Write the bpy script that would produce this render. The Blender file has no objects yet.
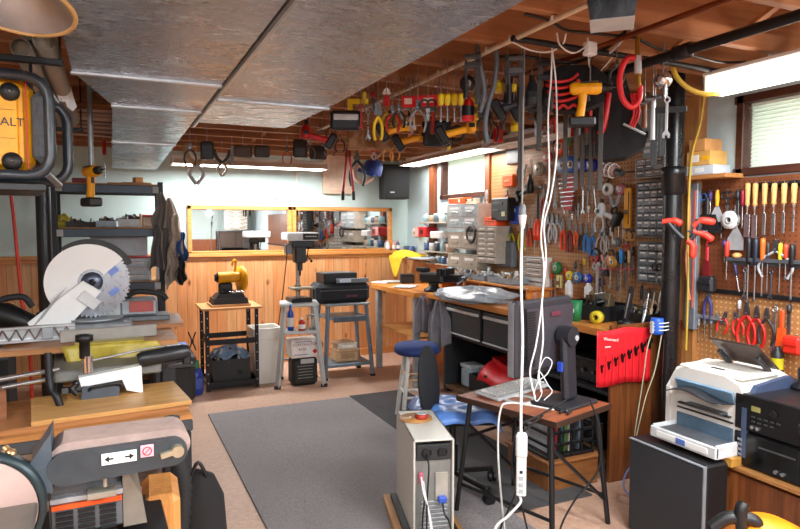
import bpy, math, random
from mathutils import Vector, Matrix, Quaternion
random.seed(11)
V = Vector
COL = bpy.context.scene.collection
sc = bpy.context.scene
# ---------------------------------------------------------------- camera
FOC = 625.0; CX = 400.0; CY = 264.5; YAW = math.radians(24.7); PIT = math.radians(3.43)
EYE = V((0, 0, 1.5))
_f0 = V((math.sin(YAW), math.cos(YAW), 0)); _r = V((math.cos(YAW), -math.sin(YAW), 0))
_f = _f0*math.cos(PIT) - V((0, 0, math.sin(PIT))); _u = _f0*math.sin(PIT) + V((0, 0, math.cos(PIT)))
def ray(px, py): return _f + _r*((px-CX)/FOC) + _u*((CY-py)/FOC)
def onX(px, py, X): d = ray(px, py); return EYE + d*(X/d.x)
def onY(px, py, Y): d = ray(px, py); return EYE + d*(Y/d.y)
def onZ(px, py, Z): d = ray(px, py); return EYE + d*((Z-EYE.z)/d.z)
def onD(px, py, D): return EYE + ray(px, py)*D
def dep(p): return (p-EYE).dot(_f)
def S(p, n): return n*dep(p)/FOC                     # metres that n pixels span at p
cam = bpy.data.objects.new('camera', bpy.data.cameras.new('camera')); COL.objects.link(cam)
cam.location = EYE; cam.rotation_euler = (math.pi/2-PIT, 0, -YAW)
cam.data.sensor_width = 36; cam.data.lens = FOC/800*36; cam.data.clip_start = .02
sc.camera = cam
sc.view_settings.view_transform = 'Standard'; sc.view_settings.look = 'None'; sc.view_settings.gamma = 1
sc.view_settings.use_curve_mapping = False; sc.view_settings.exposure = 0.2
# ---------------------------------------------------------------- materials
def lin(c):
    if isinstance(c, str): c = [int(c[i:i+2], 16) for i in (0, 2, 4)]
    o = []
    for v in c[:3]:
        v /= 255.
        o.append(v/12.92 if v <= .04045 else ((v+.055)/1.055)**2.4)
    return o+[1]
_m = {}
def base(name):
    m = bpy.data.materials.new(name); m.use_nodes = True; nt = m.node_tree
    return m, nt, nt.nodes['Principled BSDF']
def N(nt, t, **k):
    n = nt.nodes.new(t)
    for a, b in k.items():
        if a in n.inputs.keys(): n.inputs[a].default_value = b
        else: setattr(n, a, b)
    return n
def mul(c, k): return [min(1, v*k) for v in c[:3]]+[1]
def mat(c, rough=.5, metal=0, var=.18, sc_=14, bump=.0, spec=.5, alpha=None, trans=0):
    """plain material with a procedural mottling of its own colour and gloss"""
    key = (c, rough, metal, var, sc_, bump, spec, alpha, trans)
    if key in _m: return _m[key]
    m, nt, b = base('mat_'+str(c)); L = nt.links.new; cl = lin(c)
    tc = N(nt, 'ShaderNodeTexCoord'); nz = N(nt, 'ShaderNodeTexNoise', Scale=sc_, Detail=4.0, Roughness=.6)
    L(tc.outputs['Object'], nz.inputs['Vector'])
    r = N(nt, 'ShaderNodeValToRGB'); r.color_ramp.elements[0].position = .3; r.color_ramp.elements[1].position = .7
    r.color_ramp.elements[0].color = mul(cl, 1-var); r.color_ramp.elements[1].color = mul(cl, 1+var*.6)
    L(nz.outputs['Fac'], r.inputs['Fac']); L(r.outputs['Color'], b.inputs['Base Color'])
    mr = N(nt, 'ShaderNodeMapRange'); mr.inputs['To Min'].default_value = max(.04, rough-.08); mr.inputs['To Max'].default_value = min(1, rough+.1)
    L(nz.outputs['Fac'], mr.inputs['Value']); L(mr.outputs['Result'], b.inputs['Roughness'])
    b.inputs['Metallic'].default_value = metal; b.inputs['Specular IOR Level'].default_value = spec
    if alpha is not None: b.inputs['Alpha'].default_value = alpha
    if trans: b.inputs['Transmission Weight'].default_value = trans
    if bump:
        bp = N(nt, 'ShaderNodeBump', Strength=bump, Distance=.01); L(nz.outputs['Fac'], bp.inputs['Height']); L(bp.outputs['Normal'], b.inputs['Normal'])
    _m[key] = m; return m
def wood(c1, c2, axis='Z', scale=1.0, rough=.45, plank=0, knots=False, bump=.15):
    """grain running along axis; with plank > 0 the grain is broken into boards of that width across X and Y"""
    key = ('w', c1, c2, axis, scale, rough, plank, knots)
    if key in _m: return _m[key]
    m, nt, b = base('wood_'+str(c1)); L = nt.links.new
    tc = N(nt, 'ShaderNodeTexCoord'); mp = N(nt, 'ShaderNodeMapping')
    s = {'X': (.9, 14, 14), 'Y': (14, .9, 14), 'Z': (14, 14, .9)}[axis]
    mp.inputs['Scale'].default_value = [v*scale for v in s]
    vec = tc.outputs['Object']
    if plank:
        sx = N(nt, 'ShaderNodeSeparateXYZ'); L(vec, sx.inputs[0])
        ad = N(nt, 'ShaderNodeMath', operation='ADD'); L(sx.outputs['X'], ad.inputs[0]); L(sx.outputs['Y'], ad.inputs[1])
        dv = N(nt, 'ShaderNodeMath', operation='DIVIDE'); L(ad.outputs[0], dv.inputs[0]); dv.inputs[1].default_value = plank
        fl = N(nt, 'ShaderNodeMath', operation='FLOOR'); L(dv.outputs[0], fl.inputs[0])
        fr = N(nt, 'ShaderNodeMath', operation='FRACT'); L(dv.outputs[0], fr.inputs[0])
        wn = N(nt, 'ShaderNodeTexWhiteNoise', noise_dimensions='1D'); L(fl.outputs[0], wn.inputs['W'])
        va = N(nt, 'ShaderNodeVectorMath', operation='ADD'); L(vec, va.inputs[0])
        cb = N(nt, 'ShaderNodeVectorMath', operation='SCALE'); L(wn.outputs['Color'], cb.inputs[0]); cb.inputs['Scale'].default_value = 9
        L(cb.outputs[0], va.inputs[1]); vec = va.outputs[0]
    L(vec, mp.inputs['Vector'])
    nz = N(nt, 'ShaderNodeTexNoise', Scale=1.6, Detail=7.0, Roughness=.62, Distortion=.6); L(mp.outputs[0], nz.inputs['Vector'])
    r = N(nt, 'ShaderNodeValToRGB'); e = r.color_ramp.elements; e[0].position = .3; e[1].position = .68
    e[0].color = lin(c2); e[1].color = lin(c1); L(nz.outputs['Fac'], r.inputs['Fac']); out = r.outputs['Color']
    def mixc(fac, col, out, mode='MULTIPLY'):
        mx = N(nt, 'ShaderNodeMix', data_type='RGBA', blend_type=mode); L(fac, mx.inputs[0]); L(out, mx.inputs[6]); mx.inputs[7].default_value = col; return mx.outputs[2]
    if knots:
        vo = N(nt, 'ShaderNodeTexVoronoi', Scale=1.0); m2 = N(nt, 'ShaderNodeMapping'); m2.inputs['Scale'].default_value = (7, 7, 3.4); L(vec, m2.inputs['Vector']); L(m2.outputs[0], vo.inputs['Vector'])
        kr = N(nt, 'ShaderNodeMapRange'); kr.inputs['From Min'].default_value = .16; kr.inputs['From Max'].default_value = .05; L(vo.outputs['Distance'], kr.inputs['Value'])
        out = mixc(kr.outputs[0], lin('6b3413'), out, 'MIX')
    if plank:
        mr = N(nt, 'ShaderNodeMapRange'); mr.inputs['To Min'].default_value = 0; mr.inputs['To Max'].default_value = .55; L(wn.outputs['Value'], mr.inputs['Value'])
        out = mixc(mr.outputs[0], mul(lin(c2), 1.9), out)
        pp = N(nt, 'ShaderNodeMath', operation='PINGPONG'); L(dv.outputs[0], pp.inputs[0]); pp.inputs[1].default_value = .5
        gr = N(nt, 'ShaderNodeMapRange'); gr.inputs['From Min'].default_value = .0; gr.inputs['From Max'].default_value = .035; gr.inputs['To Min'].default_value = .85; gr.inputs['To Max'].default_value = 0; L(pp.outputs[0], gr.inputs['Value'])
        out = mixc(gr.outputs[0], lin('5a3418'), out, 'MIX')
    L(out, b.inputs['Base Color']); b.inputs['Roughness'].default_value = rough
    if bump:
        bp = N(nt, 'ShaderNodeBump', Strength=bump, Distance=.004); L(nz.outputs['Fac'], bp.inputs['Height']); L(bp.outputs['Normal'], b.inputs['Normal'])
    _m[key] = m; return m
def emis(c, st):
    key = ('e', c, st)
    if key in _m: return _m[key]
    m, nt, b = base('glow_'+str(c)); b.inputs['Base Color'].default_value = lin(c)
    b.inputs['Emission Color'].default_value = lin(c); b.inputs['Emission Strength'].default_value = st
    _m[key] = m; return m
def peg(c1, c2, hole='4a2814'):
    """perforated hardboard: a square lattice of small dark holes, one inch apart"""
    m, nt, b = base('pegboard_'+c1); L = nt.links.new
    tc = N(nt, 'ShaderNodeTexCoord'); sx = N(nt, 'ShaderNodeSeparateXYZ'); L(tc.outputs['Object'], sx.inputs[0]); ds = []
    for ax in ('Y', 'Z'):
        dv = N(nt, 'ShaderNodeMath', operation='MULTIPLY'); L(sx.outputs[ax], dv.inputs[0]); dv.inputs[1].default_value = 1/.03
        fr = N(nt, 'ShaderNodeMath', operation='FRACT'); L(dv.outputs[0], fr.inputs[0])
        sb = N(nt, 'ShaderNodeMath', operation='SUBTRACT'); L(fr.outputs[0], sb.inputs[0]); sb.inputs[1].default_value = .5
        pw = N(nt, 'ShaderNodeMath', operation='MULTIPLY'); L(sb.outputs[0], pw.inputs[0]); L(sb.outputs[0], pw.inputs[1]); ds.append(pw)
    ad = N(nt, 'ShaderNodeMath', operation='ADD'); L(ds[0].outputs[0], ad.inputs[0]); L(ds[1].outputs[0], ad.inputs[1])
    lt = N(nt, 'ShaderNodeMath', operation='LESS_THAN'); L(ad.outputs[0], lt.inputs[0]); lt.inputs[1].default_value = .03
    nz = N(nt, 'ShaderNodeTexNoise', Scale=5.0, Detail=6.0); L(tc.outputs['Object'], nz.inputs['Vector'])
    r = N(nt, 'ShaderNodeValToRGB'); e = r.color_ramp.elements; e[0].position = .35; e[1].position = .65; e[0].color = lin(c2); e[1].color = lin(c1); L(nz.outputs['Fac'], r.inputs['Fac'])
    mx = N(nt, 'ShaderNodeMix', data_type='RGBA'); L(lt.outputs[0], mx.inputs[0]); L(r.outputs['Color'], mx.inputs[6]); mx.inputs[7].default_value = lin(hole)
    L(mx.outputs[2], b.inputs['Base Color']); b.inputs['Roughness'].default_value = .45
    return m
def galv():
    m, nt, b = base('galvanised_sheet'); L = nt.links.new
    tc = N(nt, 'ShaderNodeTexCoord')
    vo = N(nt, 'ShaderNodeTexNoise', Scale=55.0, Detail=3.0); L(tc.outputs['Object'], vo.inputs['Vector'])
    nz = N(nt, 'ShaderNodeTexNoise', Scale=2.2, Detail=8.0, Roughness=.7, Distortion=1.2); L(tc.outputs['Object'], nz.inputs['Vector'])
    mp = N(nt, 'ShaderNodeMapping'); mp.inputs['Scale'].default_value = (5, 13, 5); L(tc.outputs['Object'], mp.inputs['Vector'])
    sc2 = N(nt, 'ShaderNodeTexNoise', Scale=1.5, Detail=6.0, Roughness=.75, Distortion=1.5); L(mp.outputs[0], sc2.inputs['Vector'])
    r = N(nt, 'ShaderNodeValToRGB'); e = r.color_ramp.elements; e[0].position = .3; e[1].position = .75; e[0].color = lin('8e98a4'); e[1].color = lin('b2bac4'); L(vo.outputs['Fac'], r.inputs['Fac'])
    r2 = N(nt, 'ShaderNodeValToRGB'); e = r2.color_ramp.elements; e[0].position = .5; e[1].position = .66; e[0].color = (0, 0, 0, 1); e[1].color = (1, 1, 1, 1); L(sc2.outputs['Fac'], r2.inputs['Fac'])
    mx = N(nt, 'ShaderNodeMix', data_type='RGBA'); fm = N(nt, 'ShaderNodeMath', operation='MULTIPLY'); L(r2.outputs['Color'], fm.inputs[0]); fm.inputs[1].default_value = .5
    L(fm.outputs[0], mx.inputs[0]); L(r.outputs['Color'], mx.inputs[6]); mx.inputs[7].default_value = lin('dfe4ea'); L(mx.outputs[2], b.inputs['Base Color'])
    b.inputs['Metallic'].default_value = .8
    mr = N(nt, 'ShaderNodeMapRange'); mr.inputs['To Min'].default_value = .16; mr.inputs['To Max'].default_value = .38; L(nz.outputs['Fac'], mr.inputs['Value'])
    ad = N(nt, 'ShaderNodeMath', operation='ADD'); L(mr.outputs[0], ad.inputs[0]); s5 = N(nt, 'ShaderNodeMath', operation='MULTIPLY'); L(r2.outputs['Color'], s5.inputs[0]); s5.inputs[1].default_value = .25; L(s5.outputs[0], ad.inputs[1]); L(ad.outputs[0], b.inputs['Roughness'])
    bp = N(nt, 'ShaderNodeBump', Strength=.22, Distance=.03); L(nz.outputs['Fac'], bp.inputs['Height']); L(bp.outputs['Normal'], b.inputs['Normal'])
    return m
def speck(c1, c2, c3, scale=420, rough=.95, big=1.5):
    m, nt, b = base('fibre_'+c1); L = nt.links.new
    tc = N(nt, 'ShaderNodeTexCoord'); n1 = N(nt, 'ShaderNodeTexNoise', Scale=scale*.25, Detail=3.0, Roughness=.8); n2 = N(nt, 'ShaderNodeTexNoise', Scale=big, Detail=5.0)
    L(tc.outputs['Object'], n1.inputs['Vector']); L(tc.outputs['Object'], n2.inputs['Vector'])
    r = N(nt, 'ShaderNodeValToRGB'); e = r.color_ramp.elements; e[0].position = .36; e[1].position = .64; e[0].color = lin(c1); e[1].color = lin(c2); L(n1.outputs['Fac'], r.inputs['Fac'])
    mr = N(nt, 'ShaderNodeMapRange'); mr.inputs['From Min'].default_value = .4; mr.inputs['From Max'].default_value = .7; mr.inputs['To Max'].default_value = .6; L(n2.outputs['Fac'], mr.inputs['Value'])
    mx = N(nt, 'ShaderNodeMix', data_type='RGBA'); L(mr.outputs[0], mx.inputs[0]); L(r.outputs['Color'], mx.inputs[6]); mx.inputs[7].default_value = lin(c3); L(mx.outputs[2], b.inputs['Base Color'])
    b.inputs['Roughness'].default_value = rough
    bp = N(nt, 'ShaderNodeBump', Strength=.3, Distance=.004); L(n1.outputs['Fac'], bp.inputs['Height']); L(bp.outputs['Normal'], b.inputs['Normal'])
    return m
STEEL = mat('b9bdc2', .28, .9); DSTEEL = mat('6c7075', .35, .85); CHROME = mat('e2e5e8', .14, .95, .05); IRON = mat('26272a', .45, .5)
BLACK = mat('141517', .45); RUB = mat('1d1e20', .7); RED = mat('c41e22', .4); YEL = mat('f2b516', .4); DWY = mat('f0a80c', .4)
WHITE = mat('e8e8e6', .45, 0, .06); BLUE = mat('2458b8', .4); ORG = mat('ee5a1c', .45); GRN = mat('1f7a46', .5); GREY = mat('7b7f85', .5); LGREY = mat('b4b8ba', .5)
PINE = wood('dba361', 'b87a3c', 'Z', 2); PINEX = wood('dba361', 'b87a3c', 'X', 2); PINEY = wood('dba361', 'b87a3c', 'Y', 2)
HANDLE = wood('e2b070', 'c08845', 'Z', 6); CARD = mat('c79a5e', .8, 0, .1, 6); BRASS = mat('c9a24a', .3, .9)
CLEAR = mat('cdd3d4', .25, 0, .12, 30)
# ---------------------------------------------------------------- mesh collecting
class MB:
    def __init__(s): s.v = []; s.f = []; s.sm = []; s.mi = []; s.M = Matrix.Identity(4); s.m = 0
    def put(s, vs, fs, smooth=False):
        o = len(s.v); s.v += [tuple(s.M @ V(p)) for p in vs]; s.f += [tuple(i+o for i in f) for f in fs]
        s.sm += [smooth]*len(fs); s.mi += [s.m]*len(fs); return s
    def at(s, loc=(0, 0, 0), rx=0, ry=0, rz=0):
        s.M = Matrix.Translation(V(loc)) @ Matrix.Rotation(math.radians(rz), 4, 'Z') @ Matrix.Rotation(math.radians(ry), 4, 'Y') @ Matrix.Rotation(math.radians(rx), 4, 'X'); return s
    def box(s, c, d, b=None):
        hx, hy, hz = d[0]/2, d[1]/2, d[2]/2; b = min(hx, hy, hz)*.25 if b is None else b; b = min(b, .98*min(hx, hy, hz)); vs = []; ix = {}
        for sx in (-1, 1):
            for sy in (-1, 1):
                for sz in (-1, 1):
                    for a in range(3):
                        p = [sx*(hx-(b if a != 0 else 0)), sy*(hy-(b if a != 1 else 0)), sz*(hz-(b if a != 2 else 0))]
                        ix[(sx, sy, sz, a)] = len(vs); vs.append((c[0]+p[0], c[1]+p[1], c[2]+p[2]))
        fs = []
        def F(ids, n):
            a, b_, c_ = (V(vs[i]) for i in ids[:3])
            fs.append(ids if (b_-a).cross(c_-b_).dot(V(n)) > 0 else ids[::-1])
        for a in range(3):
            for sg in (-1, 1):
                o = [k for k in range(3) if k != a]; ids = []
                for (p, q) in ((-1, -1), (1, -1), (1, 1), (-1, 1)):
                    t = [0, 0, 0]; t[a] = sg; t[o[0]] = p; t[o[1]] = q; ids.append(ix[(*t, a)])
                n = [0, 0, 0]; n[a] = sg; F(ids, n)
        if b > 0:
            for a in range(3):          # edges running along a
                o = [k for k in range(3) if k != a]
                for p in (-1, 1):
                    for q in (-1, 1):
                        t = [0, 0, 0]; t[o[0]] = p; t[o[1]] = q; t1 = t[:]; t2 = t[:]; t1[a] = -1; t2[a] = 1
                        n = [0, 0, 0]; n[o[0]] = p; n[o[1]] = q
                        F([ix[(*t1, o[0])], ix[(*t2, o[0])], ix[(*t2, o[1])], ix[(*t1, o[1])]], n)
            for sx in (-1, 1):
                for sy in (-1, 1):
                    for sz in (-1, 1): F([ix[(sx, sy, sz, a)] for a in range(3)], (sx, sy, sz))
        return s.put(vs, fs)
    def bar(s, p0, p1, w, t, b=None, up=(0, 0, 1)):
        p0 = V(p0); p1 = V(p1); d = (p1-p0); L = d.length; z = d.normalized(); x = V(up).cross(z)
        if x.length < 1e-4: x = V((1, 0, 0)).cross(z)
        if x.length < 1e-4: x = V((0, 1, 0)).cross(z)
        x.normalize(); y = z.cross(x); R = Matrix((x, y, z)).transposed().to_4x4(); K = s.M
        s.M = K @ Matrix.Translation((p0+p1)/2) @ R; s.box((0, 0, 0), (w, t, L), b); s.M = K; return s
    def tube(s, pts, r, n=8, caps=True):
        pts = [V(p) for p in pts]; k = len(pts); rs = r if isinstance(r, (list, tuple)) else [r]*k
        t = [(pts[min(i+1, k-1)]-pts[max(i-1, 0)]).normalized() for i in range(k)]
        a = t[0].orthogonal().normalized(); vs = []
        for i in range(k):
            a = (a - t[i]*a.dot(t[i])); a = a.normalized() if a.length > 1e-6 else t[i].orthogonal().normalized(); b = t[i].cross(a)
            vs += [pts[i]+(a*math.cos(2*math.pi*j/n)+b*math.sin(2*math.pi*j/n))*rs[i] for j in range(n)]
        fs = [(i*n+j, i*n+(j+1) % n, (i+1)*n+(j+1) % n, (i+1)*n+j) for i in range(k-1) for j in range(n)]
        s.put(vs, fs, True)
        if caps: s.put(vs[:n], [tuple(range(n-1, -1, -1))]); s.put(vs[-n:], [tuple(range(n))])
        return s
    def cyl(s, p0, p1, r0, r1=None, n=14): return s.tube([p0, p1], [r0, r0 if r1 is None else r1], n)
    def lathe(s, prof, c=(0, 0, 0), n=16, axis='Z'):
        vs = []; k = len(prof)
        for r, h in prof:
            for j in range(n):
                a = 2*math.pi*j/n; x, y = max(r, 1e-5)*math.cos(a), max(r, 1e-5)*math.sin(a)
                p = {'Z': (x, y, h), 'Y': (x, h, -y), 'X': (h, x, y)}[axis]
                vs.append((c[0]+p[0], c[1]+p[1], c[2]+p[2]))
        fs = [(i*n+j, i*n+(j+1) % n, (i+1)*n+(j+1) % n, (i+1)*n+j) for i in range(k-1) for j in range(n)]
        if prof[0][1] > prof[-1][1]: fs = [f[::-1] for f in fs]
        return s.put(vs, fs, True)
    def ball(s, c, r, n=12):
        rr = r if isinstance(r, (tuple, list)) else (r, r, r); k = n//2+1
        vs = [(c[0]+rr[0]*math.sin(math.pi*i/k)*math.cos(2*math.pi*j/n), c[1]+rr[1]*math.sin(math.pi*i/k)*math.sin(2*math.pi*j/n), c[2]-rr[2]*math.cos(math.pi*i/k)) for i in range(k+1) for j in range(n)]
        return s.put(vs, [(i*n+j, i*n+(j+1) % n, (i+1)*n+(j+1) % n, (i+1)*n+j) for i in range(k) for j in range(n)], True)
    def prism(s, poly, y0, y1):
        """polygon in x-z, extruded along y"""
        n = len(poly); A = sum(poly[i][0]*poly[(i+1) % n][1]-poly[(i+1) % n][0]*poly[i][1] for i in range(n))
        if A < 0: poly = poly[::-1]
        if y0 > y1: y0, y1 = y1, y0
        vs = [(x, y0, z) for x, z in poly]+[(x, y1, z) for x, z in poly]
        return s.put(vs, [tuple(range(n)), tuple(range(2*n-1, n-1, -1))]+[(i, i+n, (i+1) % n+n, (i+1) % n) for i in range(n)])
    def sheet(s, fn, nu, nv, t=.003, smooth=True):
        P = [[V(fn(i/nu, j/nv)) for j in range(nv+1)] for i in range(nu+1)]; vs = []; W = nv+1
        for sg in (1, -1):
            for i in range(nu+1):
                for j in range(nv+1):
                    du = P[min(i+1, nu)][j]-P[max(i-1, 0)][j]; dv = P[i][min(j+1, nv)]-P[i][max(j-1, 0)]; nn = du.cross(dv)
                    nn = nn.normalized() if nn.length > 1e-9 else V((0, 0, 1)); vs.append(P[i][j]+nn*(t/2*sg))
        o = (nu+1)*W
        fs = [(i*W+j, (i+1)*W+j, (i+1)*W+j+1, i*W+j+1) for i in range(nu) for j in range(nv)]
        fs += [tuple(o+a for a in f[::-1]) for f in fs]
        rim = [(i, 0) for i in range(nu)]+[(nu, j) for j in range(nv)]+[(i, nv) for i in range(nu, 0, -1)]+[(0, j) for j in range(nv, 0, -1)]
        for k in range(len(rim)):
            a = rim[k][0]*W+rim[k][1]; b = rim[(k+1) % len(rim)]; b = b[0]*W+b[1]; fs.append((a, a+o, b+o, b))
        return s.put(vs, fs, smooth)
    def torus(s, c, R, r, axis='Y', n=20, m=8, a0=0, a1=360):
        pts = []
        for i in range(n+1):
            a = math.radians(a0+(a1-a0)*i/n); x, z = R*math.cos(a), R*math.sin(a)
            p = {'Y': (x, 0, z), 'Z': (x, z, 0), 'X': (0, x, z)}[axis]; pts.append((c[0]+p[0], c[1]+p[1], c[2]+p[2]))
        return s.tube(pts, r, m, a1-a0 < 360)
def mesh(name, mb, m):
    me = bpy.data.meshes.new(name); me.from_pydata(mb.v, [], mb.f)
    for x in (m if isinstance(m, (list, tuple)) else [m]): me.materials.append(x)
    me.polygons.foreach_set('use_smooth', mb.sm); me.polygons.foreach_set('material_index', mb.mi); me.update(); return me
def part(root, name, mb, m, label=None, kind=None):
    o = bpy.data.objects.new(name, mesh(name, mb, m)); COL.objects.link(o); o.parent = root
    if label: o['label'] = label
    if kind: o['kind'] = kind
    return o
def _tag(o, label, cat, group=None, kind=None):
    if label: o['label'] = label
    if cat: o['category'] = cat
    if group: o['group'] = group
    if kind: o['kind'] = kind
    return o
def thing(name, label, cat, loc=(0, 0, 0), rz=0, group=None, rx=0, ry=0):
    o = bpy.data.objects.new(name, None); COL.objects.link(o); o.empty_display_size = .05
    o.location = loc; o.rotation_euler = (math.radians(rx), math.radians(ry), math.radians(rz)); return _tag(o, label, cat, group)
def single(name, label, cat, mb, m, loc=(0, 0, 0), rz=0, group=None, kind=None, rx=0, ry=0):
    o = bpy.data.objects.new(name, mesh(name, mb, m)); COL.objects.link(o)
    o.location = loc; o.rotation_euler = (math.radians(rx), math.radians(ry), math.radians(rz)); return _tag(o, label, cat, group, kind)
def struct(name, mb, m, parent=None):
    o = bpy.data.objects.new(name, mesh(name, mb, m)); COL.objects.link(o)
    if parent: o.parent = parent
    else: o['kind'] = 'structure'
    return o
def dup(root, label, loc=None, rz=None, group=None):
    r = root.copy(); COL.objects.link(r); r['label'] = label
    if loc is not None: r.location = loc
    if rz is not None: r.rotation_euler[2] = math.radians(rz)
    if group: r['group'] = group
    for ch in list(root.children):
        c = ch.copy(); COL.objects.link(c); c.parent = r
        for g in list(ch.children):
            d = g.copy(); COL.objects.link(d); d.parent = c
    return r
def spline(pts, k=6):
    """Catmull-Rom through the points"""
    P = [V(p) for p in pts]; P = [P[0]*2-P[1]]+P+[P[-1]*2-P[-2]]; out = []
    for i in range(1, len(P)-2):
        for j in range(k):
            t = j/k; a, b, c, d = P[i-1:i+3]
            out.append(.5*((2*b)+(c-a)*t+(2*a-5*b+4*c-d)*t*t+(3*b-a-3*c+d)*t**3))
    out.append(P[-2]); return out
def text(root, name, body, size, m, loc, rot=(90, 0, 0), ext=.0006, label=None):
    """lettering as a thin solid mesh"""
    cu = bpy.data.curves.new(name, 'FONT'); cu.body = body; cu.size = size; cu.extrude = ext; cu.align_x = 'CENTER'; cu.align_y = 'CENTER'; cu.resolution_u = 2
    t = bpy.data.objects.new('t', cu); COL.objects.link(t); bpy.context.view_layer.update()
    me = bpy.data.meshes.new_from_object(t.evaluated_get(bpy.context.evaluated_depsgraph_get())); me.name = name
    bpy.data.objects.remove(t); bpy.data.curves.remove(cu); me.materials.clear(); me.materials.append(m)
    o = bpy.data.objects.new(name, me); COL.objects.link(o); o.parent = root; o.location = loc; o.rotation_euler = [math.radians(a) for a in rot]
    if label: o['label'] = label
    return o
# ================================================================ THE ROOM
XR = 3.24; YB = 6.83; XL = -2.0; YF = -2.4; ZJ = 2.28; ZC = 2.5
wallm = mat('bfd2d0', .7, 0, .05, 3); bluem = mat('b4c6cb', .75, 0, .08, 4, .1)
m = MB(); m.box(((XL+XR)/2, (YB+YF)/2, -.05), (XR-XL+.4, YB-YF+.4, .1), 0)
floorm = speck('c4a08a', 'b08d76', 'cfab95', 120, .55, 1.2)
struct('floor', m, floorm)
m = MB(); m.box(((XL+XR)/2, YB+.05, 1.25), (XR-XL+.4, .1, 2.5), 0); wb = struct('wall_back', m, wallm)
for pxx in (189, 297): # joints between the wall panels
    p = onY(pxx, 190, YB); m = MB(); m.box((p.x, YB-.004, 1.9), (.03, .008, .78), .002); struct('joint_strip', m, mat('dfe0d6', .6), wb)
KP = wood('dbaa7a', 'bd8754', 'Z', 1.3, .4, .1, True)
m = MB(); m.box(((XL+XR)/2, YB-.012, .6), (XR-XL, .024, 1.2), 0); struct('wainscot_panelling', m, KP, wb)
CAPM = wood('dd9a58', 'b97434', 'X', 1.5, .35)
m = MB(); m.box(((XL+XR)/2, YB-.03, 1.205), (XR-XL, .06, .04), .006); m.box(((XL+XR)/2, YB-.02, 1.17), (XR-XL, .03, .04), .004); struct('cap_rail', m, CAPM, wb)
m = MB(); m.box(((XL+XR)/2, YB-.035, .04), (XR-XL, .02, .08), .004); struct('baseboard_back', m, CAPM)
m = MB(); m.box((XL-.05, (YB+YF)/2, 1.25), (.1, YB-YF, 2.5), 0); wl = struct('wall_left', m, wallm)
m = MB(); m.box((XL+.012, (YB+YF)/2, .6), (.024, YB-YF, 1.2), 0); struct('wainscot_panelling', m, KP, wl)
m = MB(); m.box(((XL+XR)/2, YF-.05, 1.25), (XR-XL+.4, .1, 2.5), 0); wf = struct('wall_front', m, wallm)
m = MB(); m.box(((XL+XR)/2, YF+.012, .6), (XR-XL, .024, 1.2), 0); struct('wainscot_panelling', m, wood('a8643a', '7d4424', 'Z', 1.3, .4, .1), wf)
# right wall with two basement window openings
W1 = (1.15, 2.42, 1.82, 2.2); W2 = (5.05, 5.93, 1.83, 2.24)
m = MB()
def wr(y0, y1, z0, z1): m.box((XR+.1, (y0+y1)/2, (z0+z1)/2), (.2, y1-y0, z1-z0), 0)
wr(YF, W1[0], 0, 2.5); wr(W1[1], W2[0], 0, 2.5); wr(W2[1], YB+.1, 0, 2.5)
for w in (W1, W2): wr(w[0], w[1], 0, w[2]); wr(w[0], w[1], w[3], 2.5)
wrt = struct('wall_right', m, bluem)
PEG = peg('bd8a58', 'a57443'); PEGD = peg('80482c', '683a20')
def panel(name, y0, y1, z0, z1, x0, x1, mt, par=wrt, b=.002):
    q = MB(); q.box(((x0+x1)/2, (y0+y1)/2, (z0+z1)/2), (abs(x1-x0), y1-y0, z1-z0), b); return struct(name, q, mt, par)
panel('pegboard', 2.78, 4.95, .93, 2.16, XR-.03, XR, PEG)
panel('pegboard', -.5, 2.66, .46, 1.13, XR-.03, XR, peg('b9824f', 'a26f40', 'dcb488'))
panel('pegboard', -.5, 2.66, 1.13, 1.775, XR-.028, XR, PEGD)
panel('pegboard_rail', -.5, 2.62, 1.115, 1.14, XR-.05, XR-.02, BLACK)
panel('stud', 2.66, 2.78, 0, 2.28, XR-.07, XR, wood('c08b52', '99602f', 'Z', 1.5))
panel('stud', 4.96, 5.04, .93, 2.28, XR-.05, XR, wood('8d4d27', '6b3517', 'Z', 1.5))
panel('stud', 6.07, 6.17, 1.2, 2.28, XR-.05, XR, wood('8d4d27', '6b3517', 'Z', 1.5))
panel('low_panelling', 5.0, YB, 0, 1.2, XR-.02, XR, KP)
panel('ledge', 2.4, 2.66, 1.775, 1.80, XR-.16, XR, wood('c58a50', '9c6432', 'Y', 1.5))
FRM = wood('4b2414', '331609', 'Y', 2, .5)
slatm, nt_, b_ = base('blind_slat'); b_.inputs['Base Color'].default_value = lin('f2f4f0'); b_.inputs['Roughness'].default_value = .5
tr_ = nt_.nodes.new('ShaderNodeBsdfTranslucent'); tr_.inputs['Color'].default_value = lin('eef4ea'); mx_ = nt_.nodes.new('ShaderNodeMixShader'); mx_.inputs[0].default_value = .5
nt_.links.new(b_.outputs[0], mx_.inputs[1]); nt_.links.new(tr_.outputs[0], mx_.inputs[2]); nt_.links.new(mx_.outputs[0], nt_.nodes['Material Output'].inputs['Surface'])
glassm, nt_, b_ = base('window_glass'); b_.inputs['Base Color'].default_value = (1, 1, 1, 1); b_.inputs['Roughness'].default_value = .02
tr_ = nt_.nodes.new('ShaderNodeBsdfTransparent'); mx_ = nt_.nodes.new('ShaderNodeMixShader'); mx_.inputs[0].default_value = .88
nt_.links.new(b_.outputs[0], mx_.inputs[1]); nt_.links.new(tr_.outputs[0], mx_.inputs[2]); nt_.links.new(mx_.outputs[0], nt_.nodes['Material Output'].inputs['Surface'])
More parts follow.
